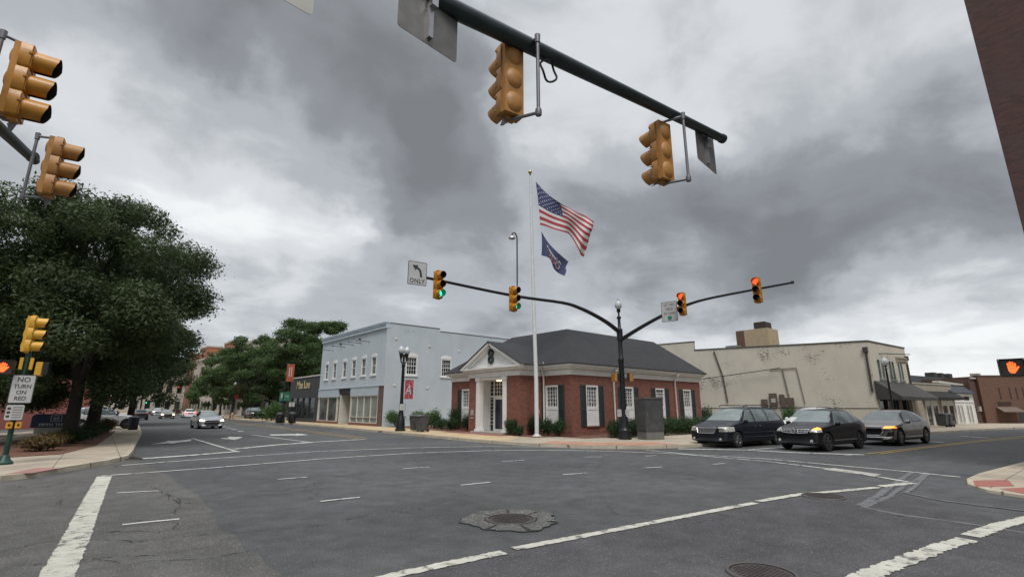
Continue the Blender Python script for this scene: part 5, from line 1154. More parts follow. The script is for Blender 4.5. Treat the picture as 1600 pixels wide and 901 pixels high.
# ---- near SW pole with two mast arms ------------------------------------
nb = Vector((-2.9, 4.45, .13))
npole = thing('signal_pole', tuple(nb), 0, 'dark green mast arm assembly crossing overhead from a pole outside the left edge', 'signal pole')
mb = MB(); mb.lathe([(.30, 0), (.30, .1), (.19, .25), (.17, 1.0), (.14, 6.3), (.05, 6.4)], 18); mb.build('shaft', M_ARM, npole, smooth=True)
def L_(p): return tuple(Vector(p) - nb)
A0, A1 = Vector((-2.9, 4.45, 5.72)), Vector((7.62, 3.33, 6.12))
dirn = (A1 - A0).normalized()
mb = MB(); mb.tube([L_(A0), L_(A0.lerp(A1, .25) + Vector((0, 0, .06))), L_(A0.lerp(A1, .5) + Vector((0, 0, .05))), L_(A1)], [.135, .12, .105, .068], 20); mb.build('mast_arm', M_ARM, npole, smooth=True)
mb = MB(); mb.tube([L_(A1 - dirn * .02), L_(A1 + dirn * .04)], .078, 18); mb.build('end_cap', M_ARM, npole, smooth=True)
B0, B1 = Vector((-2.75, 4.5, 5.25)), Vector((-1.08, 10.95, 5.72)); 
mb = MB(); mb.tube([L_(B0), L_(B0.lerp(B1, .5) + Vector((0, 0, .03))), L_(B1)], [.12, .10, .07], 18); mb.lathe([(.09, -.04), (.09, .04)], 14, L_(B1 - Vector((.02, .15, 0))), Matrix.Rotation(R(90), 3, 'X')); mb.build('mast_arm', M_ARM, npole, smooth=True)
# cable drip loop
mb = MB(); lc = Vector((3.85, 3.72, 5.77)); mb.tube([L_(lc + Vector((math.cos(a) * .135, .02 * math.sin(3 * a), math.sin(a) * .14))) for a in [2 * math.pi * i / 24 for i in range(25)]], .014, 6, cap=False); mb.build('cable_loop', M_DARK, npole, smooth=True)
signal((3.42, 4.02, 5.04), R(172), None, 'amber signal seen from behind under the overhead arm beside a cable loop', M_YELL2, mount=(-.22, .42, 1.08)).scale = (.9, .9, .9)
signal((6.22, 3.72, 4.99), R(172), None, 'amber signal seen from behind near the tip of the overhead arm', M_YELL2, mount=(-.2, .42, 1.12)).scale = (.9, .9, .9)
signal((-.99, 7.86, 5.04), R(84), None, 'amber signal at the upper left edge with long visors pointing right', M_YELL, mount=(-.08, .33, 1.12)).scale = (.9, .9, .9)
signal((-.71, 10.15, 4.90), R(84), None, 'amber signal above the big tree, hanging from the arm tip at the left', M_YELL2, mount=(.16, .40, 1.12)).scale = (.9, .9, .9)
def backsign(loc, face, w_, h_, lb, m=M_ALUS):
    t, Mt = sign('overhead_sign', loc, face, w_, h_, lb, back=m, border=False)
    b = MB(); b.box((-.025, -h_ * .42, -.04), (.025, h_ * .3, -.0)); b.box((-.04, -.03, -.09), (.04, .1, -.03)); b.v = [Mt @ Matrix.Translation((0, 0, -.012)) @ p for p in b.v]; b.build('bracket', M_ALU, t); return t
backsign((2.22, 3.86, 5.80), 96, .76, .92, 'bare metal back of a sign hanging on the overhead arm at the top')
backsign((7.28, 3.46, 5.88), 96, .78, .70, 'small grey back of a sign at the tip of the overhead arm')
backsign((.62, 3.86, 5.42), 96, .92, .76, 'pale corner of a sign plate cut off by the top edge', mat('pale_sign_back', (.55, .53, .48), .5, var=.15))  # aluminium back, with the light on it put into a pale colour
backsign((-1.42, 7.45, 5.72), 6, .5, .75, 'grey sign plate cut off by the left edge beside the upper signal')

# ---- green pole, left -----------------------------------------------
gp = thing('green_signal_pole', (-1.17, 20.6, .13), 0, 'short green pedestrian signal pole at the left edge on the sidewalk', 'signal pole')
mb = MB(); mb.lathe([(.20, 0), (.20, .05), (.13, .12), (.10, .22), (.065, .26), (.063, 3.15), (.05, 3.2)], 14); mb.build('shaft', M_DKGREEN, gp, smooth=True)
signal((-1.15, 20.6, 3.30), R(80), None, 'bright yellow signal with visors pointing right on top of the green pole', mat('signal_bright', (.66, .36, .035), .45, var=.1))
mb = MB(); mb.box((-.15, -.1, 2.65), (-.07, .1, 3.0)); mb.box((.07, -.1, 2.65), (.15, .1, 3.0)); mb.build('clamp', mat('signal_bright', (.6, .3, .03), .45), gp, bev=.01)
ped((-1.62, 20.42, 2.62), R(-12), 'pedestrian signal with a glowing orange hand at the left edge', True, mat('ped_brown', (.07, .05, .045), .5))
ped((-.78, 20.66, 2.62), R(85), 'yellow pedestrian signal facing right on the green pole', False, mat('signal_bright', (.6, .3, .03), .45))
t, Mt = sign('no_turn_sign', (-1.13, 20.44, 2.22), -92, .52, .82, 'white sign reading NO TURN ON RED on the green pole')
for (tx, y, s_) in (('NO', .26, .20), ('TURN', .07, .155), ('ON', -.10, .155), ('RED', -.27, .155)): text_mesh(tx, s_, M_SIGNK, 'lettering', t, Mt @ Matrix.Translation((0, y, 0)), .002, sx=.9, bold=.003)
t, Mt = sign('crossing_sign', (-1.18, 20.44, 1.56), -92, .38, .42, 'small white push button instruction sign below NO TURN ON RED', border=False)
b = MB(); [b.box((-.05, -.15 + k * .07, 0), (.16, -.12 + k * .07, .002)) for k in range(5)]; b.v = [Mt @ p for p in b.v]; b.build('print', MATS['print_grey'], t)
b = MB(); [b.box((-.16, -.14 + k * .11, 0), (-.09, -.08 + k * .11, .002)) for k in range(3)]; b.v = [Mt @ p for p in b.v]; b.build('symbols', M_SIGNK, t)
for k, (dx, lb) in enumerate(((-.06, 'yellow push button on the green pole, left one'), (.13, 'yellow push button on the green pole, right one'))):
    t = thing('push_button', (-1.17 + dx, 20.50, 1.20), 0, lb, 'push button'); mb = MB(); mb.box((-.07, -.06, -.09), (.07, .06, .09)); mb.build('housing', mat('button_yellow', (.62, .30, .02), .5), t, bev=.015)
    mb = MB(); mb.lathe([(.03, 0), (.03, .015)], 12, (0, -.06, .01), Matrix.Rotation(R(90), 3, 'X')); mb.build('button', M_DARK, t)
# right edge pedestrian head on its pole
rp = thing('signal_pole', (17.0, .55, .13), 0, 'signal pole just outside the right edge carrying the glowing hand', 'signal pole')
mb = MB(); mb.lathe([(.2, 0), (.2, .05), (.12, .14), (.06, .25), (.058, 3.0), (.05, 3.05)], 14); mb.build('shaft', M_BLACK, rp, smooth=True)
ped((16.78, 1.10, 2.42), R(-88), 'pedestrian signal with a glowing orange hand at the right edge', True)
# ---- street lamps ---------------------------------------------------
def lamp_single(loc, label, h=3.7, group='black street lamps with acorn globes'):
    t = thing('street_lamp', loc, 0, label, 'street lamp', group)
    mb = MB(); mb.lathe([(.26, 0), (.26, .2), (.2, .28), (.16, .6), (.08, .8), (.065, h - .3), (.10, h - .25), (.05, h - .15), (.11, h)], 12); mb.build('post', M_BLACK, t, smooth=True)
    mb = MB(); acorn(mb, (0, 0, h), 1.15); mb.build('globe', M_GLOBE, t, smooth=True); return t
tl = thing('twin_street_lamp', (17.25, 31.4, .13), R(15), 'black twin headed street lamp with a red banner by the bins', 'street lamp')
mb = MB(); mb.lathe([(.36, 0), (.36, .12), (.31, .15), (.28, .75), (.22, .85), (.17, 1.2), (.12, 1.45), (.10, 4.3), (.13, 4.35), (.13, 4.5), (.08, 4.6), (.08, 5.2)], 14); mb.build('post', M_BLACK, tl, smooth=True)
for sx in (-1, 1):
    mb = MB(); mb.tube([(0, 0, 4.55), (sx * .18, 0, 4.6), (sx * .27, 0, 4.75), (sx * .27, 0, 4.95)], .045, 8); mb.lathe([(.05, 4.8), (.09, 5.0), (.13, 5.2), (.16, 5.26)], 10, (sx * .27, 0, 0)); mb.tube([(0, 0, 5.1), (sx * .2, 0, 5.0)], .025, 6); mb.build('bracket_arm', M_BLACK, tl, smooth=True)
    mb = MB(); acorn(mb, (sx * .27, 0, 5.24), 1.05); mb.build('globe', M_GLOBE, tl, smooth=True)
def banner(loc, face, w_, h_, lb, c, kind):
    t = thing('street_banner', loc, 0, lb, 'banner'); M0 = stand((0, 0, 0), face)
    mb = MB(); n = 8
    for i in range(n):
        for j in range(n):
            P = lambda a, b_: M0 @ Vector(((a / n - .5) * w_, (b_ / n - .5) * h_, .03 * math.sin(a / n * 5 + b_ / n * 2)))
            mb.poly([P(i, j), P(i + 1, j), P(i + 1, j + 1), P(i, j + 1)])
    mb.build('cloth', c, t, smooth=True)
    mb = MB(); mb.tube([M0 @ Vector((-w_ / 2 - .12, h_ / 2, 0)), M0 @ Vector((w_ / 2, h_ / 2, 0))], .014, 6); mb.tube([M0 @ Vector((-w_ / 2 - .12, -h_ / 2, 0)), M0 @ Vector((w_ / 2, -h_ / 2, 0))], .014, 6); mb.build('rods', M_BLACK, t)
    Mf = M0 @ Matrix.Translation((0, 0, .045))
    if kind == 'A':
        text_mesh('A', 1.0, mat('banner_cream', (.6, .5, .45), .7, var=0), 'lettering', t, Mf @ Matrix.Translation((-.02, -.05, 0)) @ Matrix.Rotation(R(-6), 4, 'Z'), .002, sx=.62)
        b = MB()
        for (c_, r_, a0, a1) in (((.12, .33), .22, -60, 200), ((-.05, .05), .30, 20, 140), ((.12, -.42), .25, 120, 300)):
            b.tube([(c_[0] + math.cos(R(a)) * r_ * .55, c_[1] + math.sin(R(a)) * r_, .0) for a in range(a0, a1, 12)], .016, 4)
        b.v = [Mf @ p for p in b.v]; b.build('swirls', mat('banner_pink', (.62, .30, .32), .7, var=0), t)
        b = MB()
        for (x, y, w2, h2) in ((-.13, .35, .1, .3), (.05, .1, .08, .22), (-.08, -.35, .12, .3), (.15, -.12, .08, .3)): b.box((x, y - h2 / 2, -.008), (x + w2, y + h2 / 2, -.006))
        b.v = [Mf @ p for p in b.v]; b.build('blue_shapes', mat('banner_blue', (.10, .10, .25), .7, var=0), t)
    else:
        text_mesh(kind, 1.5 if kind == 'II' else .9, mat('banner_cream', (.6, .5, .45), .7, var=0), 'lettering', t, Mf, .002, sx=.55)
    return t
banner((17.68, 31.22, 2.92), -118, .58, 1.28, 'red banner with a white letter and swirls on the twin lamp', mat('banner_red', (.42, .045, .05), .75, var=.15), 'A')
t, Mt = sign('lamp_sign', (17.22, 31.2, 1.72), -118, .42, .46, 'small white square sign strapped to the twin lamp post')
b = MB(); b.tube([(-.08, -.1, 0), (0, .02, 0), (.1, .0, 0), (.06, .1, 0)], .012, 4); b.v = [Mt @ p for p in b.v]; b.build('symbol', mat('sign_green', (.02, .2, .1), .5), t)
# black wheeled bins outside the tan shop
# grey wheeled bins
def bin_(loc, rz, lb):
    t = thing('wheeled_bin', loc, rz, lb, 'bin'); m = mat('bin_grey', (.075, .078, .082), .6, var=.15)
    mb = MB(); mb.add([(-.24, -.28, .08), (.24, -.28, .08), (.24, .26, .08), (-.24, .26, .08), (-.30, -.36, .98), (.30, -.36, .98), (.30, .36, .98), (-.30, .36, .98)], [(0, 3, 2, 1), (4, 5, 6, 7), (0, 1, 5, 4), (1, 2, 6, 5), (2, 3, 7, 6), (3, 0, 4, 7)]); mb.build('body', m, t, bev=.02)
    mb = MB(); mb.prism([(-.32, -.40, .99), (-.32, .36, .99), (-.32, .36, 1.05), (-.32, 0, 1.10), (-.32, -.36, 1.06)], (.64, 0, 0)); mb.build('lid', mat('bin_lid', (.11, .113, .118), .5, var=.15), t, bev=.01)
    for s_ in (-1, 1): mb = MB(); mb.lathe([(.10, -.03), (.11, 0), (.10, .03)], 14, (s_ * .27, .30, .11), Matrix.Rotation(R(90), 3, 'Y')); mb.build('wheel', M_TYRE, t)
    mb = MB(); mb.tube([(-.22, .40, .97), (-.22, .44, .97), (.22, .44, .97), (.22, .40, .97)], .018, 6); mb.build('handle', m, t)
for k_, (bx, by) in enumerate(((54.4, 8.35), (55.3, 8.2))):
    bin_((bx, by, .13), R(170), ['dark wheeled bin outside the tan shop, nearer one', 'dark wheeled bin outside the tan shop, farther one'][k_])
bin_((17.75, 30.2, .13), R(-95), 'grey wheeled bin next to the twin lamp post'); bin_((17.7, 29.35, .13), R(-85), 'grey wheeled bin, right one of the pair, nearest the bank')
# left street furniture farther up
lamp_single(tuple(G(441, 659.5, .13)), 'black street lamp with white acorn globe by the charcoal shop', 4.9)
lamp_single(tuple(G(361, 653, .13)), 'distant black street lamp under the trees behind the silver car', 4.7)
lamp_single((45.2, 9.6, .13), 'black street lamp in front of the cream building', 4.6)
gq = G(440, 659.5, .13); M_OR = mat('banner_orange', (.36, .09, .04), .75, var=.1)
t, Mt = sign('parking_sign', (gq.x - .05, gq.y - .35, 2.85), -100, 1.05, .92, 'green parking sign with a white P and arrow on the lamp post', face=mat('parking_green', (.03, .20, .11), .5, var=0), border=False)
text_mesh('P', .6, M_SIGNW, 'lettering', t, Mt @ Matrix.Translation((-.25, .02, 0)), .003, bold=.02)
b = MB(); b.box((0, -.03, 0), (.28, .05, .003)); b.prism([(.26, -.1, 0), (.42, .01, 0), (.26, .12, 0)], (0, 0, .003)); b.v = [Mt @ p for p in b.v]; b.build('arrow', M_SIGNW, t)
banner(tuple(G(464, 659.5, .13) + Vector((-1.3, -.3, 5.2))), -100, .75, 1.9, 'orange banner with tall white letters by the charcoal shop', M_OR, 'II')
q_ = G(464, 659.5, .13); pb = thing('banner_post', (q_.x - 1.75, q_.y - .3, .13), 0, 'thin dark post carrying the orange banner', 'post'); mb = MB(); mb.lathe([(.14, 0), (.12, .1), (.06, .2), (.05, 6.4)], 10); mb.build('shaft', M_BLACK, pb, smooth=True)
q_ = G(364, 653, .13); banner((q_.x + .3, q_.y - .2, 3.9), -100, 1.0, 1.95, 'distant red banner on the lamp post under the trees', MATS['banner_red'], 'F')
for (px, lb, hh) in ((436, 'dark litter bin beside the parking sign', 1.0), (456, 'dark litter bin in front of the charcoal shop edge', 1.05)):
    q_ = G(px, 660.5, .13); t = thing('litter_bin', tuple(q_), 0, lb, 'bin'); mb = MB(); mb.lathe([(.32, 0), (.36, .1), (.38, hh * .85), (.30, hh)], 14); mb.build('body', M_BLACK, t, smooth=True)
    mb = MB(); mb.lathe([(.39, hh * .84), (.40, hh * .9), (.2, hh * 1.08)], 14); mb.build('rim', M_CHAR, t)
q_ = G(453, 660, .13); t, Mt = sign('notice_sign', (q_.x, q_.y, 2.0), -100, .55, .45, 'small white notice sign by the charcoal shop', border=False); b = MB(); b.tube([(0, 0, -1.87), (0, 0, .2)], .03, 6); b.build('post', M_BLACK, t)
q_ = G(362, 654.5, .13); t = thing('fire_hydrant', tuple(q_), 0, 'small tan hydrant on the kerb under the distant red banner', 'hydrant'); m = mat('hydrant_tan', (.5, .3, .2), .6)
mb = MB(); mb.lathe([(.2, 0), (.2, .06), (.13, .08), (.13, .6), (.17, .63), (.16, .7), (.1, .8), (.04, .86)], 12); mb.build('barrel', m, t, smooth=True); mb = MB(); mb.tube([(-.22, 0, .5), (.22, 0, .5)], .07, 8); mb.build('outlets', m, t)
# bank sign on the left
b5 = thing('bank_sign', (-.52, 43.5, .13), R(-2), 'dark blue monument sign reading FIFTH THIRD beside the tree trunks', 'sign')
mb = MB(); mb.prism([(-1.15, -.12, .34), (1.15, -.12, .34), (1.15, -.12, 1.16), (-1.02, -.12, 1.16), (-1.15, -.12, 1.02)], (0, .24, 0)); mb.build('panel', mat('sign_navy', (.012, .028, .075), .45, var=.05), b5)
mb = MB(); mb.box((-.95, -.1, 0), (.95, .1, .34)); mb.build('plinth', M_PLAIN, b5)
Mf = Matrix.Translation((0, -.125, 0)) @ Matrix.Rotation(R(90), 4, 'X')
text_mesh('FIFTH THIRD', .235, M_SIGNW, 'lettering', b5, Mf @ Matrix.Translation((.0, .50, 0)), .01, sx=1.15, bold=.006)
text_mesh('5/3', .24, M_SIGNW, 'logo_numerals', b5, Mf @ Matrix.Translation((.0, .87, 0)), .01, bold=.008)
b = MB(); fr = [(-.50, .80), (.2, .80), (.2, 1.24), (-.50, 1.24)]
for (x0, y0, x1, y1) in ((-.27, .70, .27, .73), (-.27, 1.05, .27, 1.08), (-.27, .73, -.24, 1.05), (.24, .73, .27, 1.05)): b.box((x0, y0, 0), (x1, y1, .01))
b.v = [Mf @ p for p in b.v]; b.build('logo_frame', M_SIGNW, b5)
# litter bin by the left trees
t = thing('litter_bin', tuple(G(207, 671, .13)), 0, 'black litter bin beside the third left tree trunk at the kerb', 'bin'); mb = MB(); mb.lathe([(.27, 0), (.30, .1), (.32, .8), (.28, .9)], 14); mb.build('body', M_BLACK, t, smooth=True); mb = MB(); mb.lathe([(.34, .79), (.34, .87), (.15, .98)], 14); mb.build('rim', M_CHAR, t)
# distant mast arm signals over the left street
fpz = 118; dp = thing('signal_pole', (23.0, 116, .13), 0, 'distant signal mast arm across the far end of the left street', 'signal pole')
mb = MB(); mb.lathe([(.3, 0), (.2, 1), (.12, 7.4)], 10); mb.build('shaft', M_BLACK, dp); mb = MB(); mb.tube([(0, 0, 5.2), (-3, 0, 6.0), (-9, 0, 6.4)], .1, 8); mb.build('mast_arm', M_BLACK, dp)
for (pxx, pyy, lt, dz_, lb) in ((262, 605, 'red', 116, 'distant signal showing red, left of the red pair'), (279, 604, 'red', 116, 'distant signal showing red, right of the red pair'), (229, 624, 'green', 150, 'farthest signal showing green, left of the green pair'), (242, 623, 'green', 150, 'farthest signal showing green, right of the green pair')):
    pos_ = onY(pxx, pyy, dz_); t = signal((pos_.x, pos_.y, pos_.z - .9), R(10), lt, lb, M_DARK)
    # lamps that far read as a glow around the lens: bigger halo comes from the lens itself
# ------------------------------------------------------------------ trees and shrubs
def leaf_mesh(name, cen, rad, n, size, m, par, seed=0, shell=.55, up=.5, droop=0):
    """cen: (k,3) clump centres, rad: (k,3) clump radii; n leaves in all, each one folded leaf-sized quad"""
    rng = np.random.default_rng(seed); cen = np.array(cen, float); rad = np.array(rad, float); k = len(cen)
    wgt = rad.prod(axis=1) ** (2 / 3); idx = rng.choice(k, n, p=wgt / wgt.sum())
    d = rng.normal(size=(n, 3)); d /= np.linalg.norm(d, axis=1)[:, None]
    rr = (shell + (1 - shell) * rng.random(n)) ** .8 * (1 + .18 * rng.normal(size=n)).clip(.5, 1.7)
    c = cen[idx] + d * rad[idx] * rr[:, None]
    nrm = d * .7 + rng.normal(size=(n, 3)) * .55 + np.array([0, 0, up]); nrm /= np.linalg.norm(nrm, axis=1)[:, None]
    t = np.cross(nrm, rng.normal(size=(n, 3))); t /= np.linalg.norm(t, axis=1)[:, None]; b = np.cross(nrm, t)
    s = size * (.6 + .8 * rng.random(n))[:, None]
    V = np.empty((n, 4, 3)); V[:, 0] = c - t * s; V[:, 1] = c - b * s * .42 + nrm * s * .12; V[:, 2] = c + t * s; V[:, 3] = c + b * s * .42 + nrm * s * .12
    me = bpy.data.meshes.new(name); me.vertices.add(n * 4); me.vertices.foreach_set('co', V.ravel().astype(np.float32))
    me.loops.add(n * 4); me.loops.foreach_set('vertex_index', np.arange(n * 4, dtype=np.int32))
    me.polygons.add(n); me.polygons.foreach_set('loop_start', np.arange(0, n * 4, 4, dtype=np.int32)); me.polygons.foreach_set('loop_total', np.full(n, 4, dtype=np.int32))
    me.materials.append(m); me.update(); me.validate()
    o = bpy.data.objects.new(name, me); C.objects.link(o)
    if par is not None: o.parent = par
    return o
def tree(loc, h, rx, ry, label, m, leaves=30000, size=.11, seed=0, zc=.58, rzf=.42, nclump=60, trunk_r=.2, fork=.22, group=None, name='tree', csz=(.7, 1.6), lean=(0, 0)):
    rnd = random.Random(seed); t = thing(name, loc, 0, label, 'tree', group)
    cz = h * zc; rz = h * rzf; cen, rad = [], []
    for i in range(nclump):
        while True:
            d = Vector((rnd.gauss(0, 1), rnd.gauss(0, 1), rnd.gauss(0, 1))).normalized()
            if d.z > -.92: break
        q = rnd.uniform(.45, .97) if i > nclump * .25 else rnd.uniform(.9, 1.02)
        wdn = 1.0 if d.z > 0 else 1.0
        p = Vector((d.x * rx * q * wdn + lean[0], d.y * ry * q * wdn + lean[1], cz + d.z * rz * q))
        r = rnd.uniform(*csz) * (rx / 6.0) ** .5
        cen.append(tuple(p)); rad.append((r * rnd.uniform(.9, 1.25), r * rnd.uniform(.9, 1.25), r * rnd.uniform(.5, .72)))
    leaf_mesh('crown', cen, rad, leaves, size, m, t, seed)
    mb = MB(); z0 = h * fork
    mb.tube([(0, 0, -.1), (.02, .0, .25), (.05, .03, z0 * .6), (.03, .05, z0), (.05, .02, z0 * 1.35), (.0, .0, z0 * 1.8)], [trunk_r * 1.45, trunk_r * 1.08, trunk_r * .92, trunk_r * .9, trunk_r * .7, trunk_r * .35], 12)
    order = sorted(cen, key=lambda c: rnd.random())[:min(24, nclump)]
    nl = 6
    for i in range(nl):
        a = 2 * math.pi * i / nl + rnd.uniform(-.3, .3); e = Vector((math.cos(a) * rx * .38, math.sin(a) * ry * .38, cz * rnd.uniform(.85, 1.1)))
        mid = Vector((e.x * .35, e.y * .35, z0 + (e.z - z0) * .5)); mb.tube(smooth_path([(0, 0, z0 * .9), tuple(mid), tuple(e)], 4), tap(9, trunk_r * .6, trunk_r * .2), 8)
        for c in order[i::nl]:
            c = Vector(c); md = e.lerp(c, .5) + Vector((0, 0, .2)); mb.tube(smooth_path([tuple(e.lerp(mid, .3)), tuple(md), tuple(c)], 3), tap(7, trunk_r * .28, .015), 5)
    mb.build('trunk', M_BARK, t, smooth=True); return t
# big street trees on the left
LG = 'big street trees along the left kerb'
tree((0.12, 31.2, .13), 12.4, 4.7, 5.6, 'big dark green street tree nearest the green signal pole, thick trunk in the mulch bed', M_LEAF1, 135000, .086, 1, zc=.54, rzf=.43, nclump=120, trunk_r=.27, lean=(-.3, 0))
tree((1.15, 39.5, .13), 13.4, 4.6, 6.2, 'big dark green street tree with trunk in front of the white parked car', M_LEAF1, 110000, .096, 2, zc=.53, rzf=.43, nclump=115, trunk_r=.33, lean=(-.4, 0))
tree((4.6, 62.5, .13), 11.5, 4.6, 6.5, 'dark green street tree farther up the left kerb, behind the litter bin', M_LEAF1, 42000, .12, 3, zc=.52, rzf=.41, nclump=65, trunk_r=.3)
tree((-9.0, 33.0, .13), 13.2, 6.5, 6.0, 'big tree at the left edge standing in the bank parking lot', M_LEAF1, 70000, .095, 4, zc=.55, rzf=.40, nclump=80, trunk_r=.3)
# right side of the far street
tree((22.0, 70, .13), 13.8, 4.2, 5.0, 'lighter green tree rising behind the charcoal shop', M_LEAF2, 30000, .14, 5, zc=.62, rzf=.38, nclump=60, trunk_r=.22)
tree((26.0, 73, .13), 14.9, 3.9, 5.0, 'tallest right hand tree with sky showing through, touching the blue building', M_LEAF2, 26000, .15, 6, zc=.64, rzf=.36, nclump=50, trunk_r=.22)
tree((20.8, 86, .13), 12.6, 5.0, 6, 'rounded street tree above the black lamp in the middle of the far row', M_LEAF2, 24000, .16, 7, zc=.58, rzf=.42, nclump=55, trunk_r=.24)
tree((22.5, 104, .13), 12.4, 6.2, 6.5, 'far street tree above the distant red banner', M_LEAF2, 22000, .18, 8, zc=.56, rzf=.44, nclump=55, trunk_r=.25)
tree((25.5, 92, .13), 12.3, 5.2, 6.5, 'dense tree set back between the far street trees', M_LEAF2, 20000, .18, 9, zc=.56, rzf=.44, nclump=50, trunk_r=.25)
tree((24.0, 128, .13), 12.2, 6.0, 6.5, 'farthest street tree of the right hand row in front of the beige building', M_LEAF2, 14000, .22, 10, zc=.56, rzf=.44, nclump=45, trunk_r=.25)
def shrub(loc, r, h, label, m=M_BUSH, n=2500, size=.045, seed=0, group=None, name='shrub'):
    t = thing(name, loc, 0, label, 'shrub', group); rnd = random.Random(seed + 77)
    cen = [(rnd.uniform(-.45, .45) * r, rnd.uniform(-.45, .45) * r, h * rnd.uniform(.35, .68)) for _ in range(9)]; rad = [(r * rnd.uniform(.5, .7), r * rnd.uniform(.5, .7), h * rnd.uniform(.28, .42)) for _ in range(9)]
    o = leaf_mesh('foliage', cen, rad, n, size, m, t, seed, shell=.3)
    mb = MB(); [mb.tube([(0, 0, 0), (c[0] * .6, c[1] * .6, c[2] * .8)], [.025, .01], 5) for c in cen[:5]]; mb.build('stems', M_BARK, t); return t
def gs(px, py): return tuple(G(px, py, .14))
shrub((19.55, 22.55, .14), .48, .95, 'dark rounded shrub right beside the bank entrance', seed=1)
shrub((19.5, 21.75, .14), .34, .55, 'low small shrub between the entrance shrub and the flagpole', seed=2, n=1500)
shrub((20.7, 21.7, .14), .62, 1.15, 'dark green shrub left of the flagpole against the brick', seed=3)
shrub((20.7, 20.6, .14), .5, 1.0, 'dark green shrub just right of the flagpole below the window', seed=4)
shrub((20.85, 19.9, .14), .5, .95, 'dark green shrub at the front corner of the bank', seed=5)
shrub((20.9, 28.6, .14), .6, 1.3, 'dark shrub left of the bank entrance beside the brick', seed=6)
shrub((20.3, 29.8, .14), .55, .95, 'round dark shrub in the bed left of the bank', seed=7)
shrub((21.2, 30.6, .14), .65, 1.75, 'tall dark shrub against the left end of the bank', seed=8)
shrub((20.6, 31.4, .14), .5, .8, 'low shrub in the bed between bank and bins', seed=9)
for i, (x, y, r, h) in enumerate(((21.3, 33.5, .7, 1.5), (21.8, 35.2, .6, 1.25), (22.0, 37.0, .8, 1.35))): shrub((x, y, .14), r, h, ['bright green bush with arching tips behind the bins', 'bright green bush between the bins and the blue wall', 'bright green bush at the foot of the blue side wall'][i], M_GRASSY, 2600, .06, 20 + i)
shrub((20.6, 38.4, .14), .85, 1.35, 'leafy green bush at the corner of the blue building', M_GRASSY, 3200, .06, 30)
shrub((21.5, 36.2, .14), .6, 1.2, 'leafy green bush left of the twin lamp post', M_GRASSY, 2400, .06, 31)
# clipped hedges behind the signal pole and the cabinet
def hedge(x0, y0, x1, y1, wd, h, label, seed, n=9000):
    t = thing('hedge', (x0, y0, .14), 0, label, 'hedge'); L = Vector((x1 - x0, y1 - y0, 0)); k = int(L.length / .35)
    cen = [tuple(L * (i + .5) / k + Vector((random.Random(i + seed).uniform(-.06, .06), 0, h * .5 + random.Random(i * 3 + seed).uniform(-.04, .05)))) for i in range(k)]
    leaf_mesh('foliage', cen, [(.35, wd / 2, h * .5)] * k, n, .045, M_BUSH, t, seed, shell=.5)
    mb = MB(); [mb.tube([(c[0], c[1], 0), (c[0], c[1], h * .6)], .02, 5) for c in cen[::2]]; mb.build('stems', M_BARK, t)
hedge(21.9, 17.0, 24.3, 16.9, .95, .98, 'clipped hedge left of and behind the black signal pole', 1)
hedge(24.4, 16.8, 31.5, 16.3, 1.0, 1.0, 'long clipped hedge in front of the bank side wall, right of the cabinet', 2, 20000)
for i, (x, y, r, h) in enumerate(((37.8, 20.5, .9, 1.7), (45.6, 16.8, .8, 1.7), (45.9, 14.2, .6, 1.5))): shrub((x, y, .14), r, h, ['green shrub at the right end of the bank', 'shrub against the flaking wall behind the cars', 'narrow shrub against the flaking wall near the meter boxes'][i], M_GRASSY if i else M_BUSH, 2500, .07, 40 + i)
# dry shrubs in the left bed
for i, (px, py, r, h, m, lb) in enumerate(((62, 704, .7, .55, M_BUSHY, 'orange brown dry shrub nearest the green signal pole'), (80, 697, .65, .6, M_BUSHY, 'brown green shrub second along the left mulch bed'), (112, 692, .7, .7, M_BUSH, 'dark shrub at the foot of the first big left trunk'),
                                    (133, 686, .7, .7, M_BUSH, 'dark shrub in the left bed between the two big trunks'), (150, 680, .7, .75, M_BUSH, 'dark shrub in front of the white parked car'), (168, 676, .8, .95, M_BUSHY, 'reddish brown shrub at the far end of the left mulch bed'))):
    q_ = G(px, py, .14); shrub(tuple(q_), r, h, lb, m, 3000, .05, 60 + i)
hedge(18.0, 138, 25.5, 136, 3, 2.9, 'long dark hedge across the far end of the street below the stone buildings', 7, 9000)
q_ = G(424, 657, .13); shrub(tuple(q_), 1.6, 2.4, 'yellow green shrub under the street trees left of the litter bins', M_GRASSY, 2500, .12, 90)
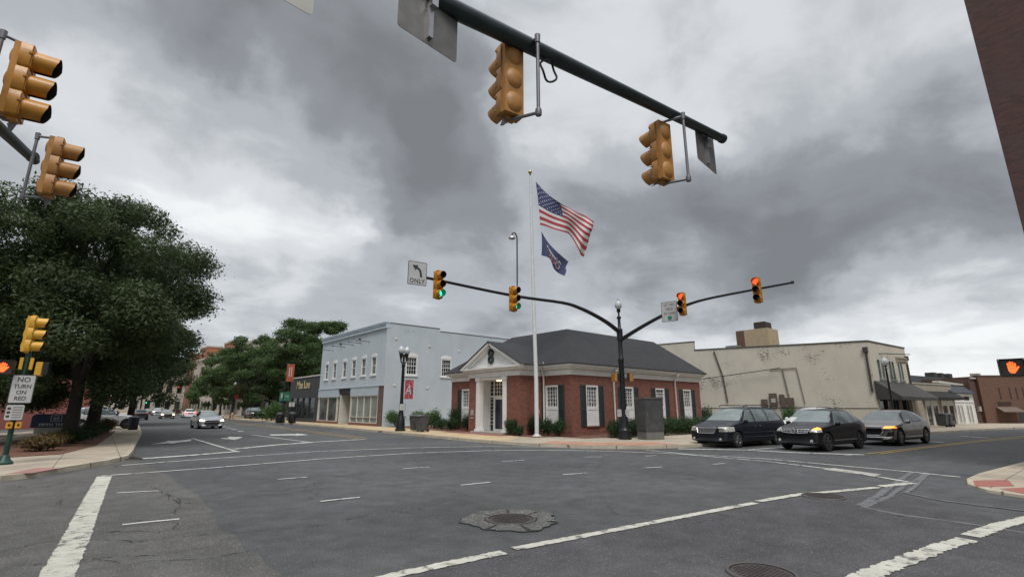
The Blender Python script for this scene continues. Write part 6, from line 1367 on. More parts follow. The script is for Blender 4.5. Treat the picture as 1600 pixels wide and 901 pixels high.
# ------------------------------------------------------------------ vehicles
def convex_in(poly, x, y):
    s = 0; n = len(poly)
    for i in range(n):
        x0, y0 = poly[i]; x1, y1 = poly[(i + 1) % n]; c = (x1 - x0) * (y - y0) - (y1 - y0) * (x - x0)
        if abs(c) < 1e-9: continue
        if s == 0: s = 1 if c > 0 else -1
        elif (c > 0) != (s > 0): return False
    return True
def make_car(sp):
    """sp: dict; returns the thing. Local: nose at -x, tail at +x, wheels on z=0, origin at the middle."""
    L, W = sp['L'], sp['W']; hw = W / 2
    bm = bmesh.new(); secs = []
    for (x, zb, zt, zl, wm, rw) in sp['st']:
        w_ = hw * wm; r_ = hw * rw; hgt = zl - zb
        half = [(0, zb), (w_ * .80, zb), (w_ * .955, zb + .05), (w_ * .992, zb + hgt * .32), (w_, zb + hgt * .62), (w_ * .985, zl - .07), (w_ * .955, zl)]
        gh = zt - zl
        if gh > .2: half += [(w_ * .955 + (r_ - w_ * .955) * .5, zl + gh * .52), (r_ + .005, zt - .10), (r_ * .93, zt - .035), (r_ * .6, zt - .005), (0, zt + .012)]
        else: half += [(w_ * .90, zl + gh * .45), (w_ * .80, zl + gh * .72), (w_ * .66, zl + gh * .9), (w_ * .38, zt), (0, zt + .012)]
        bow = sp.get('bow', .16)
        secs.append((x, half))
    nh = len(secs[0][1]); rings = []
    for si, (x, half) in enumerate(secs):
        ring = []
        edge = 1.0 if si == 0 else (.75 if si == 1 else (.35 if si == 2 else 0)); edge_r = 1.0 if si == len(secs) - 1 else (.6 if si == len(secs) - 2 else 0)
        def dx(y, z):
            f = (abs(y) / hw) ** 2.6
            return edge * sp.get('bowf', .26) * f - edge_r * sp.get('bowr', .14) * f + (edge if si == 0 else 0) * sp['nose'](z) + (edge_r if si == len(secs) - 1 else 0) * sp['tail'](z)
        idx = [(y, z) for y, z in half] + [(-y, z) for y, z in half[-2:0:-1]]
        for y, z in idx: ring.append(bm.verts.new((x + dx(y, z) - L / 2, y, z)))
        rings.append(ring)
    n = len(rings[0])
    for a, b in zip(rings[:-1], rings[1:]):
        for i in range(n): bm.faces.new((a[i], a[(i + 1) % n], b[(i + 1) % n], b[i]))
    for ring, flip in ((rings[0], False), (rings[-1], True)):
        for i in range(nh - 1):
            l0, l1 = ring[i], ring[i + 1]; r0, r1 = ring[(n - i) % n], ring[(n - i - 1) % n]
            vs = []
            for v_ in (l0, l1, r1, r0):
                if v_ not in vs: vs.append(v_)
            if len(vs) > 2: bm.faces.new(vs)
    bmesh.ops.recalc_face_normals(bm, faces=bm.faces)
    cl_ = bm.edges.layers.float.get('crease_edge') or bm.edges.layers.float.new('crease_edge')
    for a, b in zip(rings[:-1], rings[1:]):
        for i, cv in ((6, .75), (n - 6, .75), (2, .5), (n - 2, .5), (4, .35), (n - 4, .35), (nh - 3, .25), (n - nh + 3, .25)):
            e_ = bm.edges.get((a[i], b[i]))
            if e_: e_[cl_] = cv
    for i in range(n):
        e_ = bm.edges.get((rings[0][i], rings[0][(i + 1) % n]))
        if e_: e_[cl_] = .35
    me = bpy.data.meshes.new('tmp'); bm.to_mesh(me); bm.free(); ob = bpy.data.objects.new('tmp', me); C.objects.link(ob)
    me.materials.append(sp['paint']); me.materials.append(M_TRIM)
    md = ob.modifiers.new('s', 'SUBSURF'); md.levels = 2; md.render_levels = 2
    cutters = []
    r = sp['wr']
    for wx in sp['wx']:
        for sy in (-1, 1):
            c = MB(); c.lathe([(r * 1.16, -.30), (r * 1.16, .30)], 36, (wx - L / 2, sy * (hw - .12), r * 1.0), Matrix.Rotation(R(90), 3, 'X')); co = c.build('cut', M_TRIM); cutters.append(co)
            bo = ob.modifiers.new('b', 'BOOLEAN'); bo.operation = 'DIFFERENCE'; bo.object = co; bo.solver = 'EXACT'
            bo.material_mode = 'TRANSFER'
    bpy.context.view_layer.update(); dg = bpy.context.evaluated_depsgraph_get()
    bm = bmesh.new(); ev = ob.evaluated_get(dg); m2 = bpy.data.meshes.new_from_object(ev); bm.from_mesh(m2)
    mats_now = [m.name if m else '' for m in m2.materials]
    for c in cutters: bpy.data.objects.remove(c)
    bpy.data.objects.remove(ob)
    trim_idx = mats_now.index('car_trim') if 'car_trim' in mats_now else 1
    for f in bm.faces: f.normal_update()
    wheelwell = bm.faces.layers.int.new('k'); KS = {'body': 0}
    for f in bm.faces:
        if f.material_index == trim_idx or (len(mats_now) > 2 and mats_now[f.material_index] == 'car_trim'): f[wheelwell] = -1
    regions = sp['regions'](L, hw)
    # cut clean outlines
    for (nm, mt, plane, poly, flt, split) in regions:
        polys = [poly] if plane == 'xz' else [poly]
        for pl in polys:
            variants = [pl]
            if plane in ('yz', 'xy') and split: variants.append([(-p[0], p[1]) if plane == 'yz' else (p[0], -p[1]) for p in pl])
            for vv in variants:
                k = len(vv); xs = [p[0] for p in vv]; ys = [p[1] for p in vv]; pad_ = .06
                def inb(f):
                    c_ = f.calc_center_median(); a_, b_ = (c_.x, c_.z) if plane == 'xz' else ((c_.y, c_.z) if plane == 'yz' else (c_.x, c_.y))
                    return min(xs) - pad_ * 2 < a_ < max(xs) + pad_ * 2 and min(ys) - pad_ * 2 < b_ < max(ys) + pad_ * 2 and flt(c_, f.normal)
                for i in range(k):
                    p0, p1 = vv[i], vv[(i + 1) % k]; d = (p1[0] - p0[0], p1[1] - p0[1])
                    if plane == 'xz': co = (p0[0], 0, p0[1]); no = (-d[1], 0, d[0])
                    elif plane == 'yz': co = (0, p0[0], p0[1]); no = (0, -d[1], d[0])
                    else: co = (p0[0], p0[1], 0); no = (-d[1], d[0], 0)
                    fs = [f for f in bm.faces if inb(f)]
                    es = {e for f in fs for e in f.edges}; vs = {v_ for f in fs for v_ in f.verts}
                    bmesh.ops.bisect_plane(bm, geom=list(vs) + list(es) + fs, plane_co=co, plane_no=no, dist=1e-5)
    groups = {}
    for f in bm.faces:
        key = None
        if f[wheelwell] == -1: key = ('body', 'trim')
        else:
            c_ = f.calc_center_median(); nn = f.normal
            for (nm, mt, plane, poly, flt, split) in regions:
                if not flt(c_, nn): continue
                a_, b_ = (c_.x, c_.z) if plane == 'xz' else ((c_.y, c_.z) if plane == 'yz' else (c_.x, c_.y))
                hit = convex_in(poly, a_, b_); side_ = ''
                if split and not hit:
                    a2, b2 = (-a_, b_) if plane == 'yz' else (a_, -b_); hit = convex_in(poly, a2, b2)
                if hit:
                    if nm == 'trim': key = ('body', 'trim')
                    elif nm == 'body': key = ('body', 'paint')
                    else: key = (nm, mt.name, (1 if c_.y > 0 else -1) if (split or plane == 'xz') else 0)
                    mtt = mt; break
        if key is None: key = ('body', 'paint')
        groups.setdefault(key, [mt if key[0] != 'body' else None, []])[1].append(f.index)
        f.index
    bm.faces.ensure_lookup_table(); bm.faces.index_update()
    # regroup with valid indices
    root = thing(sp.get('name', 'parked_car'), (0, 0, 0), 0, sp['label'], sp.get('cat', 'car'))
    # rebuild groups after index update
    groups = {}
    for f in bm.faces:
        c_ = f.calc_center_median(); nn = f.normal; key = ('body', 0); mtt = None; ismat = 0
        if f[wheelwell] == -1: ismat = 1
        else:
            for (nm, mt, plane, poly, flt, split) in regions:
                if not flt(c_, nn): continue
                a_, b_ = (c_.x, c_.z) if plane == 'xz' else ((c_.y, c_.z) if plane == 'yz' else (c_.x, c_.y))
                hit = convex_in(poly, a_, b_)
                if split and not hit: hit = convex_in(poly, -a_, b_) if plane == 'yz' else convex_in(poly, a_, -b_)
                if hit:
                    if nm == 'trim': ismat = 1
                    elif nm == 'body': pass
                    else: key = (nm, (1 if c_.y > 0 else -1) if (split or plane == 'xz') else 0); mtt = mt
                    break
        groups.setdefault(key, [mtt, []])[1].append((f, ismat))
    body = None
    for key in sorted(groups, key=lambda k: k[0] != 'body'):
        mtt, fl = groups[key]; vm = {}; vs = []; fs = []; mi = []
        for f, im in fl:
            ids = []
            for v_ in f.verts:
                if v_ not in vm: vm[v_] = len(vs); vs.append(tuple(v_.co))
                ids.append(vm[v_])
            fs.append(ids); mi.append(im)
        m_ = bpy.data.meshes.new(key[0]); m_.from_pydata(vs, [], fs)
        if key[0] == 'body': m_.materials.append(sp['paint']); m_.materials.append(M_TRIM); m_.polygons.foreach_set('material_index', mi)
        else: m_.materials.append(mtt)
        m_.polygons.foreach_set('use_smooth', [True] * len(fs)); m_.update()
        try: m_.set_sharp_from_angle(angle=R(40))
        except Exception: pass
        o = bpy.data.objects.new(key[0], m_); C.objects.link(o); o.parent = root
    bm.free()
    # wheels
    for wx in sp['wx']:
        for sy in (-1, 1):
            yc = sy * (hw - .115); Mx = Matrix.Rotation(R(90), 3, 'X') if sy > 0 else Matrix.Rotation(R(-90), 3, 'X')
            t_ = MB(); t_.lathe([(r * .64, -.09), (r * .93, -.105), (r, -.07), (r, .07), (r * .93, .105), (r * .64, .09)], 32, (wx - L / 2, yc, r)); t_.v = []; t_.f = []; t_.mi = []
            t_.lathe([(r * .62, -.085), (r * .70, -.105), (r * .94, -.10), (r, -.065), (r, .065), (r * .94, .10), (r * .70, .105), (r * .62, .085), (r * .60, 0)], 32, (wx - L / 2, yc, r), Matrix.Rotation(R(90), 3, 'X'))
            wobj = t_.build('wheel', M_TYRE, root, smooth=True)
            rm = MB(); oy = sy * .085
            rm.lathe([(r * .66, -.012), (r * .66, .012), (r * .60, .012), (r * .60, -.012)], 28, (wx - L / 2, yc + oy, r), Matrix.Rotation(R(90), 3, 'X'))
            ns = sp.get('spokes', 5)
            for k in range(ns):
                for dd in (-.13, .13):
                    a = 2 * math.pi * k / ns + .2; ca, sa = math.cos(a + dd * .35), math.sin(a + dd * .35); cb2, sb2 = math.cos(a + dd), math.sin(a + dd)
                    c0_ = Vector((wx - L / 2 + ca * r * .08, yc + oy * .95, r + sa * r * .08)); c1_ = Vector((wx - L / 2 + cb2 * r * .62, yc + oy * .9, r + sb2 * r * .62))
                    rm.tube([c0_, c1_], [.026, .02], 6)
            rm.lathe([(.05, -.02), (.05, .02)], 14, (wx - L / 2, yc + oy, r), Matrix.Rotation(R(90), 3, 'X'))
            rm.build('rim', sp.get('rim', M_RIM), wobj, smooth=True)
            hb_ = MB(); hb_.lathe([(r * .62, -.01), (r * .62, .01)], 20, (wx - L / 2, yc + sy * .02, r), Matrix.Rotation(R(90), 3, 'X')); hb_.build('brake_disc', M_TRIM, wobj)
    # mirrors, handles
    mx, mz = sp['mirror']
    for sy in (-1, 1):
        v_ = []; mm = MB()
        for (a, b_, c2) in ((-.10, .0, .0), (-.10, 0, 0)): pass
        mm.lathe([(.02, -.10), (.075, -.07), (.085, 0), (.075, .07), (.02, .10)], 12, (mx - L / 2 + .0, sy * (hw * .98 + .12), mz + .06), Matrix.Rotation(R(90), 3, 'X')); mm.tube([(mx - L / 2 + .02, sy * hw * .92, mz - .02), (mx - L / 2, sy * (hw + .06), mz + .03)], .03, 6)
        mm.build('mirror', sp.get('mirror_mat', sp['paint']), root, smooth=True)
        for hx in sp['handles']:
            hh = MB(); hh.box((hx - L / 2 - .09, sy * (hw * .985) - .02, sp['belt'] - .16), (hx - L / 2 + .09, sy * (hw * .985 + .03), sp['belt'] - .125)); hh.build('door_handle', sp.get('handle_mat', sp['paint']), root, bev=.008)
    if sp.get('extra'): sp['extra'](root, L, hw)
    return root
NY = lambda s: (lambda c, n: abs(n.y) > .45 and c.z > s)
FR = lambda c, n: n.x < -.25 and c.x < 0
RR = lambda c, n: n.x > .25 and c.x > 0
FSIDE = lambda c, n: (n.x < -.12 or abs(n.y) > .3) and c.x < -1.78
M_HL = mat('headlight_glass', (.55, .54, .48), .15, metal=.2, var=.35, vs=18); M_CGL2 = glassmat('front_door_glass', (.17, .20, .20), .04, .3, 3); M_HLW = lit('headlight_on', (1, .95, .7), (1, .86, .55), 8); M_HLA = lit('amber_indicator', (1, .45, .05), (1, .20, .015), 2.0)  # front door glass: bright reflections and see-through light put into its base colour
M_TAIL = lit('tail_light_on', (.8, .05, .03), (1, .05, .03), 2.5); M_TAILD = mat('tail_light', (.25, .01, .01), .25, var=0)
P_BLK = carpaint('paint_black', (.005, .005, .007), .0, .35, .45); P_VAN = carpaint('paint_charcoal_blue', (.009, .011, .018), .0, .4, .35); P_SLV = carpaint('paint_silver', (.36, .37, .39), .7, .3)
P_GRY = carpaint('paint_grey', (.30, .255, .235), .6, .32); P_WHT = carpaint('paint_white', (.80, .80, .80), 0, .3); P_GLD = carpaint('paint_bronze', (.16, .11, .07), .6, .35); P_RED = carpaint('paint_maroon', (.12, .015, .02), .4, .3); P_DK = carpaint('paint_dark', (.02, .022, .025), .4, .3)
def suv_spec(label, paint, **kw):
    L, W = kw.get('L', 4.65), kw.get('W', 1.80); H = kw.get('H', 1.64); k = H / 1.64; bl = kw.get('belt', .99)
    X = lambda x: x * L / 4.65
    st = [(0.04, .30, .74 * k, .68, .90, .70), (.10, .24, .80 * k, .74, .94, .72), (.32, .20, .90 * k, .83, .965, .74), (.75, .19, .985 * k, .90, .985, .76), (1.15, .19, 1.04 * k, .955, 1, .78), (1.38, .19, 1.10 * k, .975, 1, .76),
          (1.72, .19, 1.36 * k, .985, 1, .70), (2.12, .19, 1.575 * k, .99, 1, .66), (2.7, .19, 1.635 * k, 1.0, 1, .67), (3.3, .19, 1.615 * k, 1.02, 1, .66), (3.85, .20, 1.53 * k, 1.05, .995, .64), (4.25, .22, 1.34 * k, 1.05, .98, .66), (4.48, .26, 1.08 * k, .98, .95, .74), (4.60, .30, .92 * k, .86, .92, .7)]
    st = [(X(a), b, c, d, e, f) for a, b, c, d, e, f in st]
    def regions(L_, hw):
        o = lambda pts: [(X(x) - L_ / 2, z) for x, z in pts]
        hx = kw.get('hl', None); hr_ = kw.get('hlr', M_HL); rgs = []
        S = NY(.8)
        wtop = lambda z: z * k
        # side glass: front door, rear door, quarter
        A = [(1.64, 1.03), (2.56, 1.05), (2.56, wtop(1.545)), (2.22, wtop(1.52))]
        B = [(2.62, 1.05), (3.42, 1.08), (3.40, wtop(1.53)), (2.62, wtop(1.548))]
        Q = [(3.49, 1.09), (3.98, 1.16), (3.84, wtop(1.43)), (3.47, wtop(1.515))]
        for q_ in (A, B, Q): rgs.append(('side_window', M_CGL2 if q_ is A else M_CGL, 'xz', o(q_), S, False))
        rgs.append(('trim', None, 'xz', o([(1.50, 1.0), (3.5, 1.04), (3.46, wtop(1.565)), (2.16, wtop(1.56))]), S, False))
        ws = [(-hw * .84, 1.10 * k), (hw * .84, 1.10 * k), (hw * .66, 1.55 * k), (-hw * .66, 1.55 * k)]
        WS = lambda c, n: n.x < -.25 and c.x < -L_ / 2 + X(2.3) and c.z > 1.0 * k
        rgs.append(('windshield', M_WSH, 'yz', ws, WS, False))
        rw_ = [(-hw * .72, 1.12 * k), (hw * .72, 1.12 * k), (hw * .58, 1.50 * k), (-hw * .58, 1.50 * k)]
        rgs.append(('rear_window', M_CGL, 'yz', rw_, lambda c, n: n.x > .2 and c.x > L_ / 2 - X(.95) and c.z > 1.0, False))
        rgs += kw['front'](L_, hw)
        rgs.append(('tail_light', M_TAIL if kw.get('tails') else M_TAILD, 'yz', [(hw * .66, .80), (hw * 1.02, .80), (hw * 1.02, 1.02), (hw * .70, 1.02)], lambda c, n: (n.x > .2) and c.x > 0, True))
        rgs.append(('trim', None, 'xz', [(-L_ / 2 + .9, .15), (L_ / 2 - .9, .15), (L_ / 2 - .9, .31), (-L_ / 2 + .9, .31)], lambda c, n: c.z < .4, False))
        for a, b_ in ((1.50, 1.50), (2.58, 2.60), (3.46, 3.40)):
            rgs.append(('trim', None, 'xz', [(X(a) - L_ / 2 - .008, .34), (X(a) - L_ / 2 + .008, .34), (X(b_) - L_ / 2 + .008, 1.0), (X(b_) - L_ / 2 - .008, 1.0)], lambda c, n: abs(n.y) > .5, False))
        return rgs
    return dict(L=L, W=W, st=st, regions=regions, nose=lambda z: .0 if z < .55 else (z - .55) * .30, tail=lambda z: -.0, wr=kw.get('wr', .355), wx=(X(.93), X(.93) + kw.get('wb', 2.69)), paint=paint, label=label,
                mirror=(1.62, bl), handles=(X(2.4), X(3.3)), belt=bl, extra=kw.get('extra'), rim=kw.get('rim', M_RIM), name=kw.get('name', 'suv'), cat=kw.get('cat', 'suv'), mirror_mat=kw.get('mm', paint), handle_mat=kw.get('hm', paint), spokes=kw.get('spokes', 5))
def place(o, xy, ang, z=.002): o.location = (xy[0], xy[1], z); o.rotation_euler = (0, 0, R(ang)); return o
def nose_at(o, L, xy, ang): a = R(ang); return place(o, (xy[0] + math.cos(a) * L / 2, xy[1] + math.sin(a) * L / 2), ang)

# black crossover, one indicator lit
def front_rogue(L_, hw):
    HLp = [(hw * .60, .72), (hw * .99, .74), (hw * 1.03, .93), (hw * .80, .95)]
    return [('indicator', M_HLA, 'yz', [(-hw * .99, .84), (-hw * .68, .84), (-hw * .80, .95), (-hw * 1.02, .94)], FSIDE, False), ('headlight', M_HL, 'yz', HLp, FSIDE, True),
            ('grille', M_TRIM, 'yz', [(-hw * .54, .66), (hw * .54, .66), (hw * .62, .84), (-hw * .62, .84)], FR, False),
            ('lower_grille', M_TRIM, 'yz', [(-hw * .60, .30), (hw * .60, .30), (hw * .66, .46), (-hw * .66, .46)], FR, False)]
def bars_on_front(root, L, hw, items, m, name):
    mb = MB()
    for (y0, z0, y1, z1, t_) in items:
        xf = lambda y, z: -L / 2 + .04 + .26 * (abs(y) / hw) ** 2.6 + (0 if z < .55 else (z - .55) * .30) - .012
        n = 6; pts = [(xf(y0 + (y1 - y0) * i / n, z0 + (z1 - z0) * i / n), y0 + (y1 - y0) * i / n, z0 + (z1 - z0) * i / n) for i in range(n + 1)]
        mb.tube(pts, t_, 6)
    mb.build(name, m, root)
def extra_rogue(root, L, hw):
    it = []
    for s in (-1, 1):
        it += [(s * .17, .69, s * .50, .725, .012), (s * .13, .835, s * .57, .85, .012), (s * .17, .69, s * .13, .835, .012), (s * .50, .725, s * .57, .85, .012), (s * .15, .765, s * .54, .79, .008), (s * .28, .70, s * .28, .84, .008), (s * .40, .71, s * .42, .845, .008)]
    it += [(-.14, .70, .14, .70, .015)]
    bars_on_front(root, L, hw, it, M_CHROME, 'grille_bars')
    mb = MB(); c = (-L / 2 + .04, 0, .775); mb.tube([(c[0], math.cos(a) * .085, c[2] + math.sin(a) * .085) for a in [2 * math.pi * i / 20 for i in range(21)]], .012, 6); mb.box((c[0] - .015, -.11, c[2] - .016), (c[0] + .005, .11, c[2] + .016)); mb.build('badge', M_CHROME, root)
    for s in (-1, 1):
        mb = MB(); mb.box((-L / 2 + 1.4, s * hw * .992 - .01, .40), (L / 2 - 1.35, s * hw * .992 + .012, .425)); mb.build('side_strip', M_CHROME, root)
        mb = MB(); mb.lathe([(.06, 0), (.05, .03)], 12, (-L / 2 + .12, s * hw * .70, .40), Matrix.Rotation(R(-90), 3, 'Y')); mb.build('fog_lamp', M_HL, root)
rog = make_car(suv_spec('black crossover with chrome V grille and orange indicator waiting at the stop line', P_BLK, L=4.65, W=1.80, H=1.655, front=front_rogue, extra=extra_rogue, wb=2.69, name='crossover', cat='car', rim=mat('dull_rim', (.13, .13, .14), .35, metal=.8)))
nose_at(rog, 4.65, (22.15, 8.15), -8)
# grey sporty crossover
def front_aud(L_, hw):
    return [('indicator', M_HLA, 'yz', [(-hw * .99, .78), (-hw * .60, .76), (-hw * .62, .845), (-hw * 1.02, .865)], FSIDE, False), ('headlight', M_HL, 'yz', [(hw * .60, .76), (hw * .99, .78), (hw * 1.02, .90), (hw * .62, .86)], FSIDE, True),
            ('grille', M_TRIM, 'yz', [(-hw * .48, .46), (hw * .48, .46), (hw * .62, .62), (-hw * .62, .62)], FR, False), ('grille', M_TRIM, 'yz', [(-hw * .62, .62), (hw * .62, .62), (hw * .55, .83), (-hw * .55, .83)], FR, False),
            ('air_intake', M_TRIM, 'yz', [(hw * .66, .40), (hw * .94, .44), (hw * .94, .62), (hw * .74, .60)], FSIDE, True),
            ('lower_grille', M_TRIM, 'yz', [(-hw * .50, .27), (hw * .50, .27), (hw * .6, .36), (-hw * .6, .36)], FR, False)]
def extra_aud(root, L, hw):
    it = [(-.48, .46, .48, .46, .010), (-.48, .46, -.60, .62, .010), (.48, .46, .60, .62, .010), (-.60, .62, -.53, .83, .010), (.60, .62, .53, .83, .010), (-.53, .83, .53, .83, .010), (-.85, .37, .85, .37, .014)]
    bars_on_front(root, L, hw, it, M_CHROME, 'grille_surround')
    for s in (-1, 1): mb = MB(); mb.box((-L / 2 + 1.45, s * hw * .985 - .01, .36), (L / 2 - 1.45, s * hw * .985 + .012, .39)); mb.build('side_strip', M_CHROME, root)
aud = make_car(suv_spec('grey sporty crossover with low roof and glowing orange indicator in the outer lane', P_GRY, L=4.85, W=1.97, H=1.60, front=front_aud, extra=extra_aud, wb=2.95, wr=.375, name='crossover', cat='car', spokes=7))
nose_at(aud, 4.85, (28.1, 7.10), -8)
# white suv behind the black crossover
def front_plain(L_, hw):
    return [('headlight', M_HL, 'yz', [(hw * .62, .74), (hw * .99, .76), (hw * 1.02, .90), (hw * .66, .88)], FSIDE, True), ('grille', M_TRIM, 'yz', [(-hw * .5, .58), (hw * .5, .58), (hw * .56, .80), (-hw * .56, .80)], FR, False)]
def extra_rails(root, L, hw):
    for s in (-1, 1): mb = MB(); mb.tube([(-L / 2 + 1.9, s * hw * .66, 1.66), (-L / 2 + 2.1, s * hw * .66, 1.73), (L / 2 - 1.2, s * hw * .64, 1.68), (L / 2 - 1.0, s * hw * .62, 1.58)], .018, 6); mb.build('roof_rail', M_TRIM, root)
ws_ = make_car(suv_spec('white suv queued directly behind the black crossover, mostly hidden', P_WHT, L=4.7, W=1.85, H=1.70, front=front_plain, extra=extra_rails, name='suv'))
nose_at(ws_, 4.7, (30.4, 11.3), -9)
# dark minivan
def van_spec():
    L, W, H = 5.14, 1.95, 1.75
    st = [(0.04, .28, .80, .72, .90, .7), (.10, .23, .86, .78, .94, .72), (.32, .20, .93, .86, .965, .74), (.72, .19, 1.00, .93, .985, .76), (1.00, .19, 1.055, .985, 1, .78), (1.20, .19, 1.13, 1.0, 1, .76), (1.60, .19, 1.42, 1.02, 1, .72), (2.05, .19, 1.655, 1.03, 1, .70),
          (2.8, .19, 1.735, 1.035, 1, .70), (3.6, .19, 1.735, 1.04, 1, .70), (4.3, .20, 1.70, 1.05, .995, .68), (4.75, .22, 1.60, 1.06, .98, .66), (4.98, .26, 1.28, 1.04, .96, .70), (5.08, .30, .98, .90, .94, .72)]
    def regions(L_, hw):
        o = lambda pts: [(x - L_ / 2, z) for x, z in pts]; S = NY(.8); rgs = []
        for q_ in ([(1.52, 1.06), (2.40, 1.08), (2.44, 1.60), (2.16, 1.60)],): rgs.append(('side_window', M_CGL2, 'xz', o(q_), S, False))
        for q_ in ([(2.50, 1.08), (3.50, 1.09), (3.50, 1.625), (2.52, 1.62)], [(3.58, 1.09), (4.62, 1.12), (4.50, 1.56), (3.58, 1.625)]): rgs.append(('side_window', M_CGL, 'xz', o(q_), S, False))
        rgs.append(('trim', None, 'xz', o([(1.40, 1.03), (4.72, 1.07), (4.58, 1.64), (2.10, 1.64)]), S, False))
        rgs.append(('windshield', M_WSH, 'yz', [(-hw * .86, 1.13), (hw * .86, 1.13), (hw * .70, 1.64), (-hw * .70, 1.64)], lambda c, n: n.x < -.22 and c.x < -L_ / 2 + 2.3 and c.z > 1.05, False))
        rgs.append(('rear_window', M_CGL, 'yz', [(-hw * .75, 1.15), (hw * .75, 1.15), (hw * .64, 1.55), (-hw * .64, 1.55)], lambda c, n: n.x > .2 and c.x > L_ / 2 - .6 and c.z > 1.1, False))
        rgs.append(('headlight', M_HL, 'yz', [(hw * .54, .66), (hw * .99, .68), (hw * 1.0, .88), (hw * .58, .86)], FSIDE, True))
        rgs.append(('grille', M_TRIM, 'yz', [(-hw * .40, .60), (hw * .40, .60), (hw * .50, .82), (-hw * .50, .82)], FR, False))
        rgs.append(('lower_grille', M_TRIM, 'yz', [(-hw * .45, .30), (hw * .45, .30), (hw * .50, .42), (-hw * .50, .42)], FR, False))
        rgs.append(('tail_light', M_TAILD, 'yz', [(hw * .74, .75), (hw * 1.02, .75), (hw * 1.02, 1.15), (hw * .78, 1.15)], lambda c, n: n.x > .2 and c.x > 0, True))
        rgs.append(('trim', None, 'xz', [(-L_ / 2 + .9, .15), (L_ / 2 - .9, .15), (L_ / 2 - .9, .29), (-L_ / 2 + .9, .29)], lambda c, n: c.z < .4, False))
        for a in (1.45, 2.46, 3.54): rgs.append(('trim', None, 'xz', [(a - L_ / 2 - .008, .34), (a - L_ / 2 + .008, .34), (a - L_ / 2 + .008, 1.04), (a - L_ / 2 - .008, 1.04)], lambda c, n: abs(n.y) > .5, False))
        return rgs
    def extra(root, L_, hw):
        it = [(-.40, .60, .40, .60, .010), (-.40, .60, -.50, .83, .006), (.40, .60, .50, .83, .006), (-.50, .83, .50, .83, .012)] + [(-.44, .60 + .046 * k, .44, .60 + .046 * k, .005) for k in (1, 2, 3, 4)]
        bars_on_front(root, L_, hw, it, M_CHROME, 'grille_bars')
        for s in (-1, 1):
            for z in (.62, .42): mb = MB(); mb.box((-L_ / 2 + 1.42, s * hw * .99 - .01, z), (L_ / 2 - 1.3, s * hw * .99 + .014, z + (.018 if z > .5 else .02))); mb.build('side_strip', M_CHROME, root)
            mb = MB(); mb.tube([(-L_ / 2 + 2.1, s * hw * .64, 1.73), (-L_ / 2 + 2.3, s * hw * .64, 1.80), (L_ / 2 - .9, s * hw * .62, 1.79), (L_ / 2 - .65, s * hw * .60, 1.70)], .02, 6); mb.build('roof_rail', M_TRIM, root)
            mb = MB(); mb.lathe([(.055, 0), (.05, .03)], 12, (-L_ / 2 + .14, s * hw * .68, .36), Matrix.Rotation(R(-90), 3, 'Y')); mb.build('fog_lamp', M_HL, root)
    return dict(L=L, W=W, st=st, regions=regions, nose=lambda z: 0 if z < .55 else (z - .55) * .30, tail=lambda z: 0, wr=.335, wx=(.98, 4.06), paint=P_VAN, label='dark charcoal minivan with roof rails first in line beside the hedge', mirror=(1.48, 1.04), handles=(2.3, 2.7), belt=1.03, extra=extra, name='minivan', cat='minivan', handle_mat=M_CHROME, rim=mat('rim_bright', (.34, .34, .35), .3, metal=.9))
van = make_car(van_spec()); nose_at(van, 5.14, (21.25, 11.45), -8)
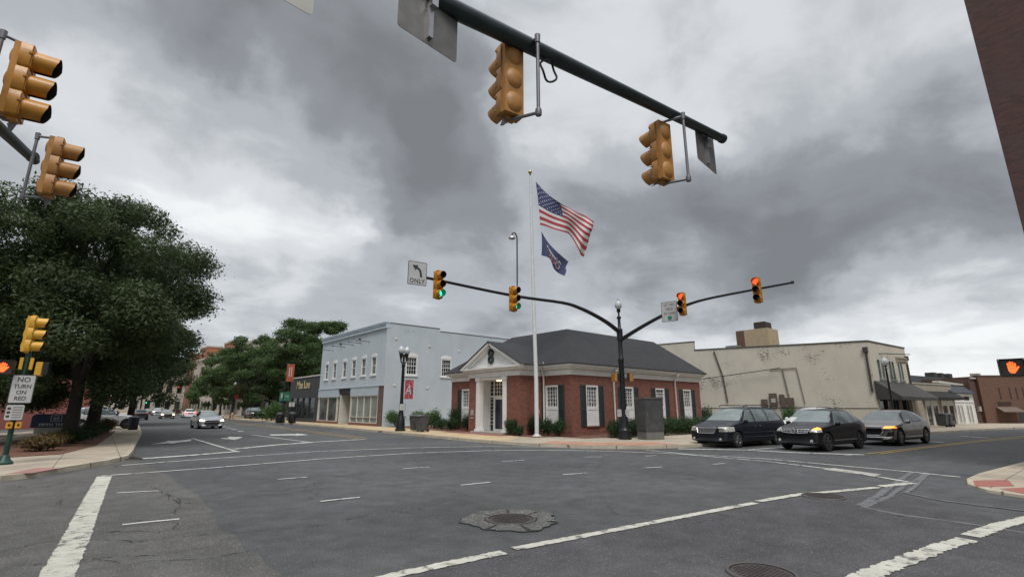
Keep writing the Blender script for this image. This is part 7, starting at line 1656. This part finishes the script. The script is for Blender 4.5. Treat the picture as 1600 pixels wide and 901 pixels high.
# sedan family
def sedan_spec(label, paint, hl=M_HL, tails=False, L=4.65, W=1.78, H=1.45, mmat=None):
    k = H / 1.45
    st = [(0.04, .26, .66, .60, .90, .70), (.10, .21, .72, .67, .94, .72), (.32, .18, .80, .75, .965, .74), (.75, .17, .88, .82, .985, .76), (1.15, .17, .93, .87, 1, .78), (1.42, .17, .98, .89, 1, .76),
          (1.85, .17, 1.22 * k, .91, 1, .68), (2.30, .17, 1.41 * k, .92, 1, .64), (2.8, .17, 1.45 * k, .925, 1, .63), (3.3, .17, 1.39 * k, .94, 1, .62), (3.8, .18, 1.18 * k, .95, .995, .66), (4.15, .20, 1.02, .95, .98, .72), (4.48, .24, .97, .90, .95, .74), (4.60, .28, .86, .80, .92, .7)]
    def regions(L_, hw):
        o = lambda pts: [(x - L_ / 2, z) for x, z in pts]; S = NY(.75); rgs = []
        for q_ in ([(1.72, .95), (2.56, .965), (2.56, 1.345 * k), (2.34, 1.33 * k)], [(2.62, .965), (3.40, .98), (3.30, 1.29 * k), (2.62, 1.345 * k)]): rgs.append(('side_window', M_CGL, 'xz', o(q_), S, False))
        rgs.append(('trim', None, 'xz', o([(1.60, .93), (3.75, .97), (3.35, 1.33 * k), (2.28, 1.365 * k)]), S, False))
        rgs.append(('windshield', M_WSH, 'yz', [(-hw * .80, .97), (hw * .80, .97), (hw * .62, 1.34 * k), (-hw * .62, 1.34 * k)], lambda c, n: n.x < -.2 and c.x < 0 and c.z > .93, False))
        rgs.append(('rear_window', M_CGL, 'yz', [(-hw * .72, 1.02), (hw * .72, 1.02), (hw * .60, 1.32 * k), (-hw * .60, 1.32 * k)], lambda c, n: n.x > .15 and c.x > 0 and c.z > .97, False))
        rgs.append(('headlight', hl, 'yz', [(hw * .62, .60), (hw * .97, .62), (hw * 1.0, .73), (hw * .66, .70)], FSIDE, True))
        rgs.append(('grille', M_TRIM, 'yz', [(-hw * .50, .26), (hw * .50, .26), (hw * .66, .50), (-hw * .66, .50)], FR, False))
        rgs.append(('upper_grille', M_TRIM, 'yz', [(-hw * .50, .60), (hw * .50, .60), (hw * .56, .64), (-hw * .56, .64)], FR, False))
        rgs.append(('tail_light', M_TAIL if tails else M_TAILD, 'yz', [(hw * .50, .70), (hw * 1.02, .70), (hw * 1.02, .90), (hw * .55, .88)], lambda c, n: n.x > .2 and c.x > 0, True))
        for a in (1.55, 2.59): rgs.append(('trim', None, 'xz', [(a - L_ / 2 - .008, .3), (a - L_ / 2 + .008, .3), (a - L_ / 2 + .008, .93), (a - L_ / 2 - .008, .93)], lambda c, n: abs(n.y) > .5, False))
        return rgs
    return dict(L=L, W=W, st=st, regions=regions, nose=lambda z: 0 if z < .5 else (z - .5) * .35, tail=lambda z: 0, wr=.32, wx=(.93, 3.63), paint=paint, label=label, mirror=(1.7, .95), handles=(2.45, 3.3), belt=.92, name='sedan', cat='car', mirror_mat=mmat or paint)
cor = make_car(sedan_spec('silver sedan with both headlights lit driving toward the crossing', P_SLV, M_HLW)); nose_at(cor, 4.65, (8.95, 47.2), 91)
# traffic behind: silver headlit suv, bronze headlit sedan, white car driving away, maroon car, amber-lit car
br_ = make_car(sedan_spec('bronze sedan with lit headlights behind the silver sedan', P_GLD, M_HLW)); nose_at(br_, 4.65, tuple(G(262, 654)[:2]), 88)
red_ = make_car(sedan_spec('white sedan seen from behind with glowing red tail lights', P_WHT, M_HL, True)); place(red_, tuple(G(294, 652.3))[:2], 268)
sv_ = make_car(suv_spec('pale suv with lit headlights behind the bronze sedan', P_SLV, front=lambda L_, hw: [('headlight', M_HLW, 'yz', [(hw * .62, .74), (hw * .99, .76), (hw * 1.02, .90), (hw * .66, .88)], FSIDE, True), ('grille', M_TRIM, 'yz', [(-hw * .5, .58), (hw * .5, .58), (hw * .56, .80), (-hw * .56, .80)], FR, False)], name='suv')); nose_at(sv_, 4.65, tuple(G(246, 649.0))[:2], 88)
yl_ = make_car(sedan_spec('farthest dark car with a warm yellow glow from its headlights', P_GLD, M_HLW)); nose_at(yl_, 4.65, (14.5, 150), 88)
mr_ = make_car(sedan_spec('maroon car crossing side on behind the pale suv', P_RED)); place(mr_, (19.5, 152), 20)
dk_ = make_car(sedan_spec('dark parked car at the left kerb beyond the litter bin', P_DK)); place(dk_, (7.6, 88), 268, .002)
wp_ = make_car(suv_spec('white parked crossover side on behind the big left tree trunks', P_WHT, L=4.75, W=1.85, H=1.62, front=front_plain, name='crossover', cat='car', mm=M_TRIM)); place(wp_, (2.0, 49.0), 180, .136)
ds_ = make_car(suv_spec('dark parked suv in the shade of the trees left of the yellow shrub', P_DK, front=front_plain, name='suv')); place(ds_, (20.0, 79), 90, .136)
